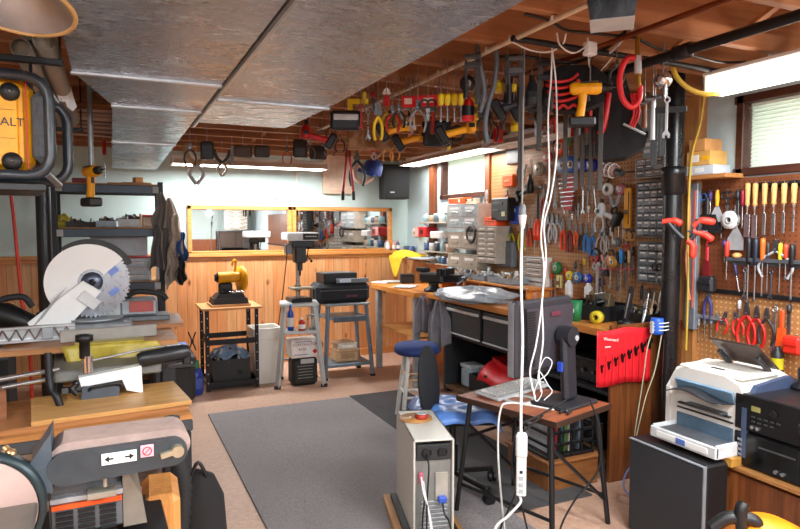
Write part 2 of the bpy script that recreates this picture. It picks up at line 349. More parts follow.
for i, w in enumerate((W1, W2)):
    y0, y1, z0, z1 = w; q = MB(); yc = (y0+y1)/2; zc = (z0+z1)/2; t = .045
    for (c, d) in (((XR+.03, yc, z0-t/2+.01), (.1, y1-y0+.1, t)), ((XR+.03, yc, z1+t/2-.01), (.1, y1-y0+.1, t)), ((XR+.03, y0-t/2+.01, zc), (.1, t, z1-z0+.07)), ((XR+.03, y1+t/2-.01, zc), (.1, t, z1-z0+.07))): q.box(c, d, .004)
    wn = struct('window_%d' % (i+1), q, FRM)
    q = MB(); n = int((z1-z0)/.022)
    for k in range(n):
        q.at((XR+.05, yc, z0+.02+k*.022), ry=-68); q.box((0, 0, 0), (.026, y1-y0-.03, .0012), 0)
    q.at(); q.box((XR+.05, yc, z1-.01), (.03, y1-y0-.03, .03), .003); q.box((XR+.045, yc, z0+.012), (.02, y1-y0-.03, .014), .003)
    struct('venetian_blind', q, slatm, wn)
    q = MB(); q.box((XR+.16, yc, zc), (.006, y1-y0, z1-z0), 0); struct('pane', q, glassm, wn)
# ceiling: boarding with a joist every 40 cm
m = MB(); m.box(((XL+XR)/2, (YB+YF)/2, ZC+.03), (XR-XL+.4, YB-YF+.4, .06), 0)
BRD = wood('dfa878', 'bf8352', 'X', .6, .6, 0); JO = wood('b47c52', '845333', 'X', .8, .6)
ce = struct('ceiling', m, BRD)
y = -2.2
while y < YB:
    q = MB(); q.box(((XL+XR)/2, y, (ZJ+ZC)/2), (XR-XL, .04, ZC-ZJ), .003); struct('joist', q, JO, ce); y += .41
for x in (-.9, 1.18, 2.4):     # wood cross bridging between the joists
    y = -2.2
    while y < YB-.5:
        q = MB(); q.bar((x, y+.02, ZJ+.03), (x, y+.39, ZC-.03), .035, .018, .002); q.bar((x+.05, y+.39, ZJ+.03), (x+.05, y+.02, ZC-.03), .035, .018, .002); struct('cross_bridging', q, JO, ce); y += .41
# ================================================================ MIRRORS ON THE BACK WALL
mir, nt_, b_ = base('mirror_glass'); b_.inputs['Base Color'].default_value = (.72, .73, .72, 1); b_.inputs['Metallic'].default_value = 1; b_.inputs['Roughness'].default_value = .015
def wall_mirror(x0, x1, label):
    a = onY(x0, 207, YB).x; b = onY(x1, 207, YB).x; z1 = onY(290, 206.5, YB).z; z0 = 1.226; t = .045
    r = thing('framed_mirror', label, 'mirror', ((a+b)/2, YB, (z0+z1)/2), 0, 'mirrors on the back wall'); w = (b-a); h = z1-z0; q = MB()
    for c, d in (((0, -.02, h/2-t/2), (w, .04, t)), ((0, -.02, -h/2+t/4), (w, .04, t/2)), ((-w/2+t/2, -.02, 0), (t, .04, h)), ((w/2-t/2, -.02, 0), (t, .04, h))): q.box(c, d, .006)
    part(r, 'frame', q, CAPM); q = MB(); q.box((0, -.01, 0), (w-t*1.5, .008, h-t*1.2), 0); part(r, 'mirror_glass', q, mir)
wall_mirror(186.5, 291, 'left wood-framed mirror on the back wall behind the chop saw')
wall_mirror(291.5, 391, 'right wood-framed mirror on the back wall reflecting the tool drawers')
# ================================================================ LIGHT FIXTURES
TUBE = emis('fff6ea', 14.0)
def shop_light(cx, cy, cz, L, rz, label, power, tubes=True, tilt=0):
    r = thing('fluorescent_light', label, 'ceiling light', (cx, cy, cz), rz, 'fluorescent shop lights'); q = MB()
    q.box((0, 0, .03), (L, .07, .04), .004); prof = [(-.125, -.035), (-.118, -.035), (-.035, .012), (.035, .012), (.118, -.035), (.125, -.035), (.04, .02), (-.04, .02)]
    q.at(rz=90); q.prism(prof, -L/2, L/2); q.at(); part(r, 'reflector', q, mat('e9e7e4', .4, 0, .04))
    for s in (-1, 1):
        q = MB(); q.box((s*(L/2-.003), 0, -.005), (.006, .22, .06), .002); part(r, 'end_cap', q, WHITE)
        q = MB(); q.cyl((-L/2+.02, s*.05, -.022), (L/2-.02, s*.05, -.022), .0165); part(r, 'tube', q, TUBE if tubes else WHITE)
        q = MB(); q.cyl((s*L*.35, 0, .05), (s*L*.35, 0, ZJ-cz), .003, n=6); part(r, 'hanging_chain', q, STEEL)
    if power:
        li = bpy.data.lights.new('tube_light', 'AREA'); li.shape = 'RECTANGLE'; li.size = L-.08; li.size_y = .14; li.energy = power; li.color = (.93, .97, 1)
        o = bpy.data.objects.new('tube_light', li); COL.objects.link(o); o.parent = r; o.location = (0, 0, -.042)
    return r
a = onY(325, 167, 6.25); shop_light(a.x-.75, 6.25, a.z, 1.5, 0, 'white fluorescent light hung before the back wall above the left mirror', 50)
b = onX(703, 74, 2.62); r = thing('fluorescent_light', 'bright wraparound fluorescent light in front of the near window blinds', 'ceiling light', (2.69, b.y-.62, b.z), 90, 'fluorescent shop lights')
q = MB(); q.box((0, 0, -.006), (1.24, .15, .02), .004); part(r, 'housing', q, WHITE); q = MB(); q.box((0, 0, -.06), (1.2, .13, .08), .018); part(r, 'diffuser', q, emis('fff4e6', 5.0))
for s in (-1, 1): q = MB(); q.box((s*.611, 0, -.056), (.014, .14, .09), .004); part(r, 'end_cap', q, WHITE); q = MB(); q.cyl((s*.45, 0, 0), (s*.45, 0, ZJ-b.z), .003, n=6); part(r, 'hanging_chain', q, STEEL)
li = bpy.data.lights.new('tube_light', 'AREA'); li.shape = 'RECTANGLE'; li.size = 1.16; li.size_y = .11; li.energy = 30; li.color = (.93, .97, 1); o = bpy.data.objects.new('tube_light', li); COL.objects.link(o); o.parent = r; o.location = (0, 0, -.105)
for x, y, nm_ in ((.15, -1.1, 'added fill bulb on a cord behind the viewpoint, nearer the saws'), (2.0, -.9, 'added fill bulb on a cord behind the viewpoint, nearer the cabinet')):  # unseen bulbs added as frontal fill for saws, ducts and ceiling
    r = thing('fill_bulb', nm_, 'lamp', (x, y, 1.9), 0, 'added fill bulbs'); q = MB(); q.cyl((0, 0, .05), (0, 0, ZJ-1.9), .004, n=6); part(r, 'hanging_cord', q, BLACK); q = MB(); q.lathe([(.014, .03), (.018, .035), (.018, .07), (.006, .08)], n=14); part(r, 'socket', q, BRASS)
    q = MB(); q.lathe([(0, -.04), (.02, -.034), (.03, -.01), (.026, .012), (.013, .034), (0, .035)], n=16); part(r, 'bulb', q, emis('fff0dc', 20.0)); li = bpy.data.lights.new('fill_light', 'POINT'); li.shadow_soft_size = .035; li.energy = 62; li.color = (.95, .97, 1); o = bpy.data.objects.new('fill_light', li); COL.objects.link(o); o.parent = r; o.location = (0, 0, -.08)
shop_light(3.0, 5.45, 2.205, 1.7, 90, 'pale fluorescent light before the far window over the drawer units', 13, True)
shop_light(3.0, 4.08, 2.205, .95, 90, 'unlit short fluorescent light over the pegboard tool wall', 0, False)
shop_light(1.75, -.6, 2.1, 1.5, 0, 'added fluorescent fill light overhead behind the viewpoint', 55)  # unseen fixture added behind the camera for frontal fill
shop_light(-.75, .35, 2.15, 1.3, 90, 'added fluorescent fill light high over the saws and sander', 40)  # another unseen fixture, added to brighten the left foreground
shop_light(1.65, .75, 2.08, .9, 0, 'added fluorescent fill light overhead nearest the printer and monitor', 46)  # out-of-frame fixture added as fill for the right side
w = bpy.data.worlds.new('daylight'); sc.world = w; w.use_nodes = True; bg = w.node_tree.nodes['Background']
bg.inputs['Color'].default_value = (.93, 1, .93, 1); bg.inputs['Strength'].default_value = 3.2
# ================================================================ DUCTS AND PIPES
GV = galv()
m = MB(); zd = 2.03; zt = 2.27
m.at(); 
def hexa(mb, P):   # eight corners: bottom ring then top ring
    mb.put(P, [(3, 2, 1, 0), (4, 5, 6, 7), (0, 1, 5, 4), (1, 2, 6, 5), (2, 3, 7, 6), (3, 0, 4, 7)])
d1 = thing('air_duct', 'left galvanised duct running towards the back wall, narrowing on its left', 'air duct', (.15, 3, zd)); d1.empty_display_size = .1
def dpoly(mb, pts, z0, z1):
    n = len(pts); vs = [(x-.15, y-3, z0-zd) for x, y in pts]+[(x-.15, y-3, z1-zd) for x, y in pts]
    mb.put(vs, [tuple(range(n-1, -1, -1)), tuple(range(n, 2*n))]+[(i, (i+1) % n, (i+1) % n+n, i+n) for i in range(n)])
m = MB(); dpoly(m, [(-.11, -2.2), (.385, -2.2), (.385, 2.44), (-.11, 2.44)], zd, zt); part(d1, 'main_section', m, GV)
m = MB(); dpoly(m, [(-.11, 2.44), (.385, 2.44), (.385, 3.03), (.015, 3.03)], zd, zt); part(d1, 'taper_section', m, GV)
m = MB(); dpoly(m, [(.015, 3.03), (.385, 3.03), (.385, 6.25), (.015, 6.25)], zd, zt); part(d1, 'end_section', m, GV)
for yy, x0 in ((2.44, -.115), (3.03, .01), (1.3, -.115), (4.3, .01)):
    m = MB(); m.box(((x0+.385)/2-.15, yy-3, -.004), (.39-x0, .022, .012), .003); part(d1, 'drive_cleat', m, mat('c9ccd0', .3, .8))
d2 = thing('air_duct', 'right galvanised duct over the room, ending before the ceiling tools', 'air duct', (.65, 1.5, zd))
m = MB()
def dp2(mb, pts, z0, z1):
    n = len(pts); vs = [(x-.65, y-1.5, z0-zd) for x, y in pts]+[(x-.65, y-1.5, z1-zd) for x, y in pts]
    mb.put(vs, [tuple(range(n-1, -1, -1)), tuple(range(n, 2*n))]+[(i, (i+1) % n, (i+1) % n+n, i+n) for i in range(n)])
dp2(m, [(.412, -2.2), (.89, -2.2), (.89, 2.7), (.412, 2.7)], zd, zt); part(d2, 'main_section', m, GV)
m = MB(); A = [(.412, 2.7, zd), (.89, 2.7, zd), (.89, 3.47, zd+.02), (.412, 3.47, zd+.02)]
hexa(m, [(x-.65, y-1.5, z-zd) for x, y, z in A]+[(x-.65, y-1.5, zt-zd) for x, y, z in A]); part(d2, 'end_section', m, GV)
m = MB(); m.box((0, 1.2, -.004), (.49, .02, .012), .003); part(d2, 'drive_cleat', m, mat('c9ccd0', .3, .8))
for yy in (-2.5, 1.0):
    m = MB(); m.box((0, yy, (ZJ-zd)-.005), (.5, .03, .01), 0); m.box((-.24, yy, .13), (.004, .03, .25), 0); m.box((.241, yy, .13), (.004, .03, .25), 0); part(d2, 'hanging_strap', m, STEEL); m = MB(); m.box((0, yy, (ZJ-zd)-.005), (.49, .03, .01), 0); part(d1, 'hanging_strap', m, STEEL)
m = MB(); m.box((-.246, -.3, .01), (.022, 4.6, .03), .006); part(d2, 'seam_flange', m, mat('aeb6bd', .3, .8))
# main drain stack by the right wall
p = onX(671.5, 250, 2.97)
t = thing('drain_pipe', 'thick black vertical drain pipe by the pegboard wall', 'pipe', (p.x, p.y, 0)); 
q = MB(); q.cyl((0, 0, 0), (0, 0, ZC), .052, n=24); part(t, 'pipe', q, mat('17181b', .28))
zc_ = onX(671, 180, 2.97).z
q = MB(); q.lathe([(.052, zc_-.09), (.064, zc_-.08), (.066, zc_+.02), (.071, zc_+.03), (.071, zc_+.07), (.052, zc_+.075)], n=24); part(t, 'coupling', q, mat('121316', .3))
PB = thing('drain_branch_pipe', 'black iron pipe under the joists running to the wall above the tool boards', 'pipe', (2.1, 1.0, 2.2))
q = MB(); q.cyl((0, -3, .02), (0, 1.7, 0), .02, n=16); part(PB, 'pipe', q, IRON)
q = MB(); q.lathe([(.02, -.04), (.03, -.035), (.03, .035), (.02, .04)], (0, .85, .003), 16, 'Y'); part(PB, 'coupling', q, IRON)
single('cross_pipe', 'black plastic pipe crossing sideways under the joists near the stack', 'pipe', MB().tube(spline([(0, 0, 0), (.5, -.02, -.01), (.9, 0, -.005), (1.3, .0, -.01)]), .013, 12), IRON, (1.48, 2.14, 2.258))
a = onZ(640, 38, 2.235); single('copper_pipe', 'thin copper water pipe running lengthwise under the joists', 'pipe', MB().cyl((0, -3, 0), (0, 1.2, 0), .011), mat('8a4a2b', .3, .8), (a.x, a.y, 2.26))
q = MB(); q.cyl((0, -2.2, 0), (0, 2.6, 0), .011); cd = single('conduit_cord', 'pale electrical conduit running lengthwise beside the right duct', 'conduit', q, mat('d8c3a8', .4), (1.5, 2.2, 2.262))
# steel column at left, carrying the beam
t = thing('steel_column', 'black steel post standing left of the shelving rack', 'column', (-.345, 4.0, 0))
q = MB(); q.cyl((0, 0, .012), (0, 0, ZJ-.012), .038, n=24); part(t, 'shaft', q, mat('202227', .3, .3)); q = MB(); q.box((0, 0, .006), (.16, .16, .012), .002); part(t, 'base_plate', q, IRON)
q = MB(); q.box((0, 0, ZJ-.006), (.16, .16, .012), .002); part(t, 'top_plate', q, IRON)
# mats
m = MB(); m.box((1.265, 3.1, .005), (1.21, 4.02, .01), .003); single('floor_mat', 'large grey flecked carpet mat in the middle of the floor', 'floor mat', m, speck('9d9694', '6b6a70', '8a8585', 500))
m = MB(); m.box((2.14, 3.9, .004), (.53, 2.5, .008), .002); single('floor_mat', 'darker slate carpet mat along the bench behind the computer desk', 'floor mat', m, speck('54504f', '33363c', '4a4848', 500))
# ================================================================ LEFT FOREGROUND
def face(p): return -math.degrees(math.atan2(p.x, p.y))          # rz that turns local -y to the viewpoint's side of the room
MW = mat('f0f2f2', .3, 0, .03); MGR = mat('9aa0a6', .35, .5); SLAB = mat('7f7f7c', .5, .3, .2, 9)
# jobsite radio in its tubular cage, on a hanging shelf
D = 1.75; p = onD(-4, 176, D); k = D/FOC
sh = thing('hanging_shelf', 'black board hung under the joists at the left edge carrying the yellow radio', 'shelf', (p.x-.06, p.y, p.z-.03), face(p))
q = MB(); q.box((0, .12, 0), (.36, .34, .022), .003); part(sh, 'board', q, BLACK)
for sx, sy in ((-.165, -.03), (-.165, .27), (.165, .28)):
    if True:
        q = MB(); q.cyl((sx, sy, 0), (sx, sy, ZJ-sh.location.z), .005, n=8); part(sh, 'hanging_rod', q, IRON)
r = thing('jobsite_radio', 'yellow jobsite radio inside a black tubular roll cage', 'radio', (p.x, p.y, p.z-.016), face(p))
q = MB(); q.box((-.055, .12, .165), (.31, .2, .27), .03); part(r, 'body', q, DWY)
q = MB(); q.box((-.075, .018, .165), (.27, .012, .235), .005); part(r, 'front_panel', q, DWY)
q = MB(); q.box((.122, .12, .165), (.06, .21, .21), .02); part(r, 'speaker_grille', q, mat('5d666e', .6, 0, .3, 60, .5))
q = MB(); q.box((.079, .013, .165), (.004, .01, .25), .001); part(r, 'red_stripe', q, RED)
for z in (.255, .06):
    q = MB(); q.lathe([(0, -.012), (.022, -.012), (.026, 0), (.026, .02)], (.04, .008, z), 18, 'Y'); x = part(r, 'knob', q, BLACK)
    q = MB(); q.lathe([(0, -.018), (.004, -.016), (.004, -.01)], (.04, .008, z), 8, 'Y'); part(x, 'screw', q, CHROME)
CG = mat('2b3036', .3)
def loop(x0, x1, z0, z1, y, rr=.016):
    c = .06; P = []
    for cx_, cz_, a0 in ((x1-c, z1-c, 90), (x1-c, z0+c, 0), (x0+c, z0+c, -90), (x0+c, z1-c, -180)):
        for i in range(5):
            a = math.radians(a0-i*22.5); P.append((cx_+c*math.cos(a), y, cz_+c*math.sin(a)))
    P.append(P[0]); return MB().tube(P, rr, 10, False)
part(r, 'cage_tube', loop(-.24, .135, .02, .3, -.01), CG); part(r, 'cage_tube', loop(-.2, .2, .0163, .27, .22), CG)
for z in (.03, .29):
    q = MB(); q.tube([(.12, -.01, z), (.17, .22, z-.02)], .012, 8); part(r, 'cage_brace', q, CG)
text(r, 'brand_lettering', 'DEWALT', .034, BLACK, (.005, .0105, .17))
for z in (.125, .205): q = MB(); q.box((-.0, .012, z), (.1, .004, .002), 0); part(r, 'panel_groove', q, mat('b87c06', .5))
# round reflector dish
p = onD(10, -4, 1.15)
t = thing('reflector_dish', 'round metal dish with a tan rim hung at the top left corner', 'lamp reflector', tuple(p+V((0, .05, 0))), 0, None, -12, 6)
q = MB(); q.lathe([(.03, .06), (.06, .045), (.105, .0), (.108, -.003), (.102, -.002), (.056, .04), (.03, .052)], n=40); part(t, 'dish', q, mat('a9adb3', .3, .85))
q = MB(); q.torus((0, 0, -.002), .106, .0045, 'Z', 40); part(t, 'rim', q, mat('b28a55', .4))
q = MB(); q.cyl((0, 0, .05), (0, 0, .16), .022); part(t, 'socket', q, WHITE); q = MB(); q.cyl((0, 0, .15), (.02, .08, .33), .003, n=6); part(t, 'hanging_cord', q, WHITE)
q = MB(); q.tube(spline([(-.06, -.03, .0), (-.04, -.04, -.015), (-.02, -.03, -.02)]), .009); part(t, 'handle', q, MW)
# chain, tag, overhead tubes and boards
a = onZ(60, 62, 2.2); q = MB()
for i in range(11):
    z = -i*.016; q.torus((0, 0, z), .007, .0018, 'Y' if i % 2 else 'X', 8, 5)
t = thing('hanging_chain', 'pale chain with a white torn sheet tied at its end', 'chain', tuple(a)); part(t, 'chain', q, MGR)
q = MB(); kk = S(a, 1); q.prism([(-6*kk, -23*kk), (9*kk, -24*kk), (12*kk, -37*kk), (14*kk, -43*kk), (10*kk, -48*kk), (5*kk, -44*kk), (4*kk, -39*kk), (-2*kk, -39*kk)], -.002, .002); part(t, 'white_sheet', q, mat('dfe6ea', .6))
q = MB(); q.cyl((0, 0, .002), (0, 0, 2.28-a.z), .002, n=6); part(t, 'hook', q, STEEL)
for i, (x, z, rr, lb) in enumerate(((-.245, 2.06, .03, 'grey cardboard tube stored overhead, lowest and leftmost of three'), (-.18, 2.09, .034, 'thick grey tube stored overhead, nearest the duct'), (-.225, 2.13, .028, 'grey tube lying on top of the two other overhead tubes'))):
    t = thing('storage_tube', lb, 'tube', (x, 2.3, z), 0, 'tubes stored overhead'); q = MB(); q.lathe([(rr-.004, 0), (rr, 0), (rr, 1.6), (rr-.004, 1.6), (rr-.004, .01)], n=16, axis='Y'); part(t, 'tube', q, mat('8d8275', .6, 0, .1, 5)); 
    q = MB(); q.lathe([(0, .02), (rr-.004, .022), (rr-.004, .03)], n=14, axis='Y'); part(t, 'end_plug', q, mat('b8ab97', .7))
for i, (y, lb) in enumerate(((2.25, 'near black steel bearer under the overhead tubes'), (3.75, 'far black steel bearer under the overhead tubes'))):
    t = thing('bearer', lb, 'bearer', (-.26, y, 2.0)); q = MB(); q.box((0, 0, .012), (.27, .02, .02)); part(t, 'board', q, IRON)
    for s in (-.125, .125): q = MB(); q.cyl((s, 0, .012), (s, 0, 2.28-2.0), .004, n=6); part(t, 'hanging_rod', q, IRON)
for i in range(7):
    p = onZ(101+(i % 3)*1.2, 108+i*4.3, 2.14-.0*i)
    single('lumber_offcut', ['dark board end stacked overhead past the tubes', 'reddish board end overhead, under the dark one', 'pale board end overhead in the middle of the pile', 'narrow brown board end overhead in the pile', 'split board end overhead low in the pile', 'thin batten end overhead near the pile bottom', 'farthest board end overhead above the shelving'][i], 'lumber', MB().box((-.1, 0, 0), (.34, .09+.02*(i % 3), .035), .003), wood(['b07a50', 'a0643a', 'c89866', '8a5a3a'][i % 4], '6a4226', 'X', 2), tuple(p), 3*(i-3), 'lumber stored overhead')
p = onZ(104, 140, 2.2); t = thing('screwdriver', 'red-handled screwdriver hanging tip down above the shelving rack', 'screwdriver', (p.x, p.y, 2.2), 0)
q = MB(); q.lathe([(0, 0), (.012, -.005), (.015, -.1), (.01, -.12)], n=10); part(t, 'handle', q, RED); q = MB(); q.cyl((0, 0, -.12), (0, 0, -.3), .004, n=8); part(t, 'shaft', q, STEEL); q = MB(); q.cyl((0, 0, -.005), (0, 0, .08), .002, n=6); part(t, 'hanging_hook', q, STEEL)
# cordless drill hung upside down
def cordless_drill(label, loc, rz, s=1., ry=0, col=None, group=None):
    r = thing('cordless_drill', label, 'drill', loc, rz, group, 0, ry); c = col or DWY
    q = MB(); q.tube([(-.09*s, 0, 0), (-.075*s, 0, 0), (.035*s, 0, 0), (.05*s, 0, 0)], [.02*s, .03*s, .031*s, .024*s], 14); part(r, 'body', q, c)
    q = MB(); q.tube([(.05*s, 0, 0), (.08*s, 0, 0), (.1*s, 0, 0)], [.022*s, .021*s, .012*s], 14); q.cyl((.1*s, 0, 0), (.16*s, 0, 0), .0035*s, n=8); part(r, 'chuck', q, BLACK)
    q = MB(); q.tube([(-.03*s, 0, -.02*s), (-.035*s, 0, -.08*s), (-.045*s, 0, -.135*s)], [.021*s, .018*s, .021*s], 12); part(r, 'handle', q, c)
    q = MB(); q.box((-.035*s, 0, -.155*s), (.12*s, .07*s, .045*s), .008*s); part(r, 'battery', q, BLACK)
    q = MB(); q.box((-.008*s, 0, -.045*s), (.015*s, .012*s, .03*s)); part(r, 'trigger', q, BLACK)
    q = MB(); q.box((0, -.0, .02*s), (.09*s, .063*s, .006*s)); part(r, 'label_band', q, BLACK)
    return r
p = onZ(92, 150, 2.2); dd = 3.6
p = onD(93, 171, 3.3); r = cordless_drill('yellow cordless drill hung with its battery down before the shelving rack', tuple(p), face(p)-70, 1.05)
q = MB(); q.cyl((-.02, 0, .02), (-.02, 0, ZJ-p.z), .014, n=8); part(r, 'hanging_shaft', q, MGR)
# ---- shelving rack by the back wall
x0, x1, y0, y1 = -.44, .4, 6.0, 6.42; SB = mat('3a434d', .35, .5)
r = thing('shelving_rack', 'dark steel shelving rack standing by the back wall at the left', 'shelving', ((x0+x1)/2, (y0+y1)/2, 0)); cx_, cy_ = r.location.x, r.location.y; hw, hd = (x1-x0)/2, (y1-y0)/2
for sx in (-1, 1):
    for sy in (-1, 1):
        q = MB(); q.box((sx*hw, sy*hd, .95), (.045, .04, 1.9), .003); part(r, 'post', q, mat('23282e', .4, .4))
for z in (.12, .56, 1.0, 1.475, 1.855):
    q = MB()
    for sy in (-1, 1): q.box((0, sy*hd, z-.025), (hw*2-.04, .03, .07), .004)
    for sx in (-1, 1): q.box((sx*hw, 0, z-.025), (.03, hd*2-.04, .05), .004)
    x = part(r, 'shelf_beam', q, SB)
    for sx in (-1, 1): q = MB(); q.box((sx*(hw-.04), -hd-.018, z-.025), (.05, .008, .06), .002); part(x, 'end_bracket', q, LGREY)
    q = MB(); q.box((0, 0, z+.017), (hw*2-.05, hd*2, .014), .002); part(r, 'shelf_board', q, wood('bb8a58', '8f6236', 'X', 1.5))
def onsh(px, z): p = onY(px, 220, 6.1); return V((p.x, 6.12, z))
z1s, z2s, z3s = 1.025+.0, 1.4995, 1.8795
def bx(name, label, cat, loc, d, m, lid=None, rz=0, group=None):
    """a lidded box: body, lid and a front label"""
    r = thing(name, label, cat, loc, rz, group); q = MB(); q.box((0, 0, d[2]*.43), (d[0], d[1], d[2]*.86)); part(r, 'body', q, m)
    q = MB(); q.box((0, 0, d[2]*.92), (d[0]*1.03, d[1]*1.03, d[2]*.15)); part(r, 'lid', q, lid or m); return r
def bin_(name, label, cat, loc, d, m, fill, rz=0, n=16, seed=1, group=None):
    """an open bin heaped with odds and ends"""
    r = thing(name, label, cat, loc, rz, group); w, dp, h = d; t = .004; q = MB()
    q.box((0, 0, t/2), (w, dp, t), 0)
    for s in (-1, 1): q.box((s*(w-t)/2, 0, h/2), (t, dp, h), 0); q.box((0, s*(dp-t)/2, h/2), (w-2*t, t, h), 0)
    part(r, 'bin', q, m); rnd = random.Random(seed); q = MB()
    for i in range(n):
        q.m = i % len(fill); q.at((rnd.uniform(-.38, .38)*w, rnd.uniform(-.35, .35)*dp, h*rnd.uniform(.35, 1.2)), rnd.uniform(0, 180), rnd.uniform(0, 180), rnd.uniform(0, 180)); L = min(w, dp)*rnd.uniform(.15, .3)
        if i % 3: q.cyl((-L, 0, 0), (L, 0, 0), L*rnd.uniform(.12, .3), n=8)
        else: q.box((0, 0, 0), (L*1.4, L, L*.5))
    part(r, 'contents', q, fill, None, 'stuff'); return r
MIX = [DSTEEL, BLACK, mat('7a5a3c', .7), LGREY]
bin_('parts_bin', 'dark tray of brown hardware on the upper rack shelf', 'bin', tuple(onsh(76, z2s)), (.15, .2, .05), BLACK, [mat('5a4030', .6), IRON, mat('8a6a50', .6)], 0, 22, 3)
q = MB(); q.sheet(lambda u, v: (u*.13-.065, v*.14-.07, .06+.05*math.sin(u*3)*math.sin(v*3)+.012*math.sin(u*14+v*9)), 12, 12, .004); q.box((0, 0, .03), (.1, .11, .06), .02)
single('yellow_rag', 'crumpled yellow rag on the upper rack shelf left end', 'rag', q, mat('cfc54a', .9), tuple(onsh(62, z2s)))
bin_('parts_bin', 'small black bin between trays on the upper rack shelf', 'bin', tuple(onsh(91, z2s)), (.085, .14, .045), BLACK, [mat('3d4a5e', .6), IRON, LGREY], 0, 10, 4)
bin_('parts_bin', 'pale blue bin heaped with black parts on the upper rack shelf', 'bin', tuple(onsh(106, z2s)), (.16, .2, .055), mat('9fb4c6', .5), MIX, 0, 26, 5)
bin_('parts_bin', 'white ribbed bin heaped with parts on the upper rack shelf', 'bin', tuple(onsh(129, z2s)), (.17, .2, .07), mat('c8d2da', .5), MIX, 0, 26, 6)
t = bx('spray_kit_box', 'white and red printed box at the right end of the upper rack shelf', 'box', tuple(onsh(148, z2s)), (.1, .14, .11), mat('d8cfc8', .6), RED)
single('planer_knife_case', 'tan upright card divider beside the printed box on the rack', 'divider', MB().box((0, 0, .06), (.014, .18, .12)), mat('d5b78e', .6), tuple(onsh(140.5, z2s)))
for i, (px, w, h, rz_) in enumerate(((118, .16, .014, 2), (135, .2, .02, -4), (139, .07, .045, 20), (149, .05, .02, 8))):
    single('wood_scrap', ['long flat wood scrap on the top rack shelf', 'broad wood scrap on the top rack shelf', 'small upright wood block on the top rack shelf', 'wood chip at the right end of the top rack shelf'][i], 'wood scrap', MB().box((0, 0, h/2), (w, .07, h), .003), wood('c69258', '96632f', 'X', 3), tuple(onsh(px, z3s+(.0205 if i == 2 else 0))), rz_)
single('red_case', 'flat dark red case on the top rack shelf left end', 'case', MB().box((0, 0, .02), (.16, .2, .04), .006), mat('8c2a30', .5), tuple(onsh(84, z3s)))
# grey tool chest
p = onsh(119, z1s); r = thing('tool_chest', 'grey steel tool chest with its lid up on the middle rack shelf', 'tool chest', tuple(p)); G2 = mat('9fa6ab', .4, .3)
q = MB(); q.box((.02, -.02, .1), (.46, .26, .2), .008); part(r, 'body', q, G2)
for i in range(3): q = MB(); q.box((.02, -.155, .035+.058*i), (.42, .012, .05), .003); x = part(r, 'drawer', q, mat('8b9298', .4, .3)); q = MB(); q.box((.02, -.165, .05+.058*i), (.34, .01, .008), .002); part(x, 'drawer_pull', q, CHROME)
q = MB(); q.box((.02, -.03, .206), (.46, .2, .014)); part(r, 'red_tray', q, mat('a02024', .5))
q = MB(); q.at((.0, .12, .2), rx=-8); q.box((0, 0, .14), (.48, .016, .26), .006); q.box((0, -.01, .272), (.48, .04, .014)); part(r, 'lid', q, G2)
q = MB(); q.box((0, .08, .43), (.03, .03, .025)); part(r, 'latch', q, CHROME)
# rags hanging on the right post
def drape(label, px, py0, py1, w, c, Y=5.93, seed=0, name='hanging_rag'):
    p = onY(px, py0, Y); h = S(p, py1-py0); rnd = random.Random(seed); a, b, cph = rnd.uniform(9, 16), rnd.uniform(0, 6), rnd.uniform(0, 6)
    r = thing(name, label, 'rag', tuple(p)); ww = S(p, w); q = MB()
    q.sheet(lambda u, v: ((u-.5)*ww*(.35+.9*v**.6+.12*math.sin(v*7+cph))+.01*math.sin(9*v+b), .02*math.sin(u*a+b)*(.4+v)-.02, -h*v*(1-.12*math.sin(u*5+cph))), 18, 12, .004); part(r, 'cloth', q, mat(c, .95, 0, .25, 12, .4))
    q = MB(); q.cyl((0, 0, .0), (0, .05, .012), .003, n=6); part(r, 'hanging_hook', q, STEEL); return r
for i, (px, a_, b_, w, c, lb) in enumerate(((161, 193, 232, 15, '85837f', 'dark grey rag hung highest on the rack post'), (170, 198, 262, 16, 'a89d92', 'tan grey shop rag hung on the rack post over another'), (160, 225, 272, 18, '626365', 'charcoal rag hung low inside the rack post'), (176, 214, 268, 14, 'c4b9a8', 'pale beige rag hung at the outer side of the rack post'), (181, 232, 262, 9, '3b62a0', 'blue rag among the beige ones by the mirror'), (171, 248, 285, 11, 'b0a698', 'greyish rag hung lowest on the rack post'), (181, 256, 282, 8, '33312f', 'small blackish rag hung just left of the mirror'))):
    drape(lb, px, a_, b_, w, c, 5.93-.012*i, i)
single('spray_can', 'white spray can standing on the rack near the rags', 'spray can', MB().lathe([(0, 0), (.03, 0), (.03, .17), (.02, .19), (.012, .195), (.012, .22), (0, .22)], n=14), WHITE, tuple(onsh(152, z1s)+V((.05, -.05, 0))))
# lower shelves of the rack: cases
for i, (px, z, d, c, lb, lid) in enumerate(((75, .5845, (.26, .3, .2), '5b4633', 'brown carton on the low rack shelf at its left', '6d563f'), (110, .5845, (.28, .3, .25), '2c3138', 'charcoal tool case on the low rack shelf', '3f464e'), (142, .5845, (.22, .3, .16), '7a2a24', 'dull red case on the low rack shelf right end', '8d3a33'), (90, .1445, (.3, .3, .28), '3a3a3c', 'dark grey crate on the bottom rack shelf', '2a2a2c'), (130, .1445, (.3, .3, .22), '70573c', 'brown crate on the bottom rack shelf', '5c452d'))):
    bx('storage_case', lb, 'case', tuple(onsh(px, z)), d, mat(c, .6), mat(lid, .6))
for i, (px, c, lb) in enumerate(((128, 'c89a5c', 'tan carton just under the tool chest shelf'), (147, 'b98a50', 'smaller tan carton under the tool chest shelf'))):
    pass
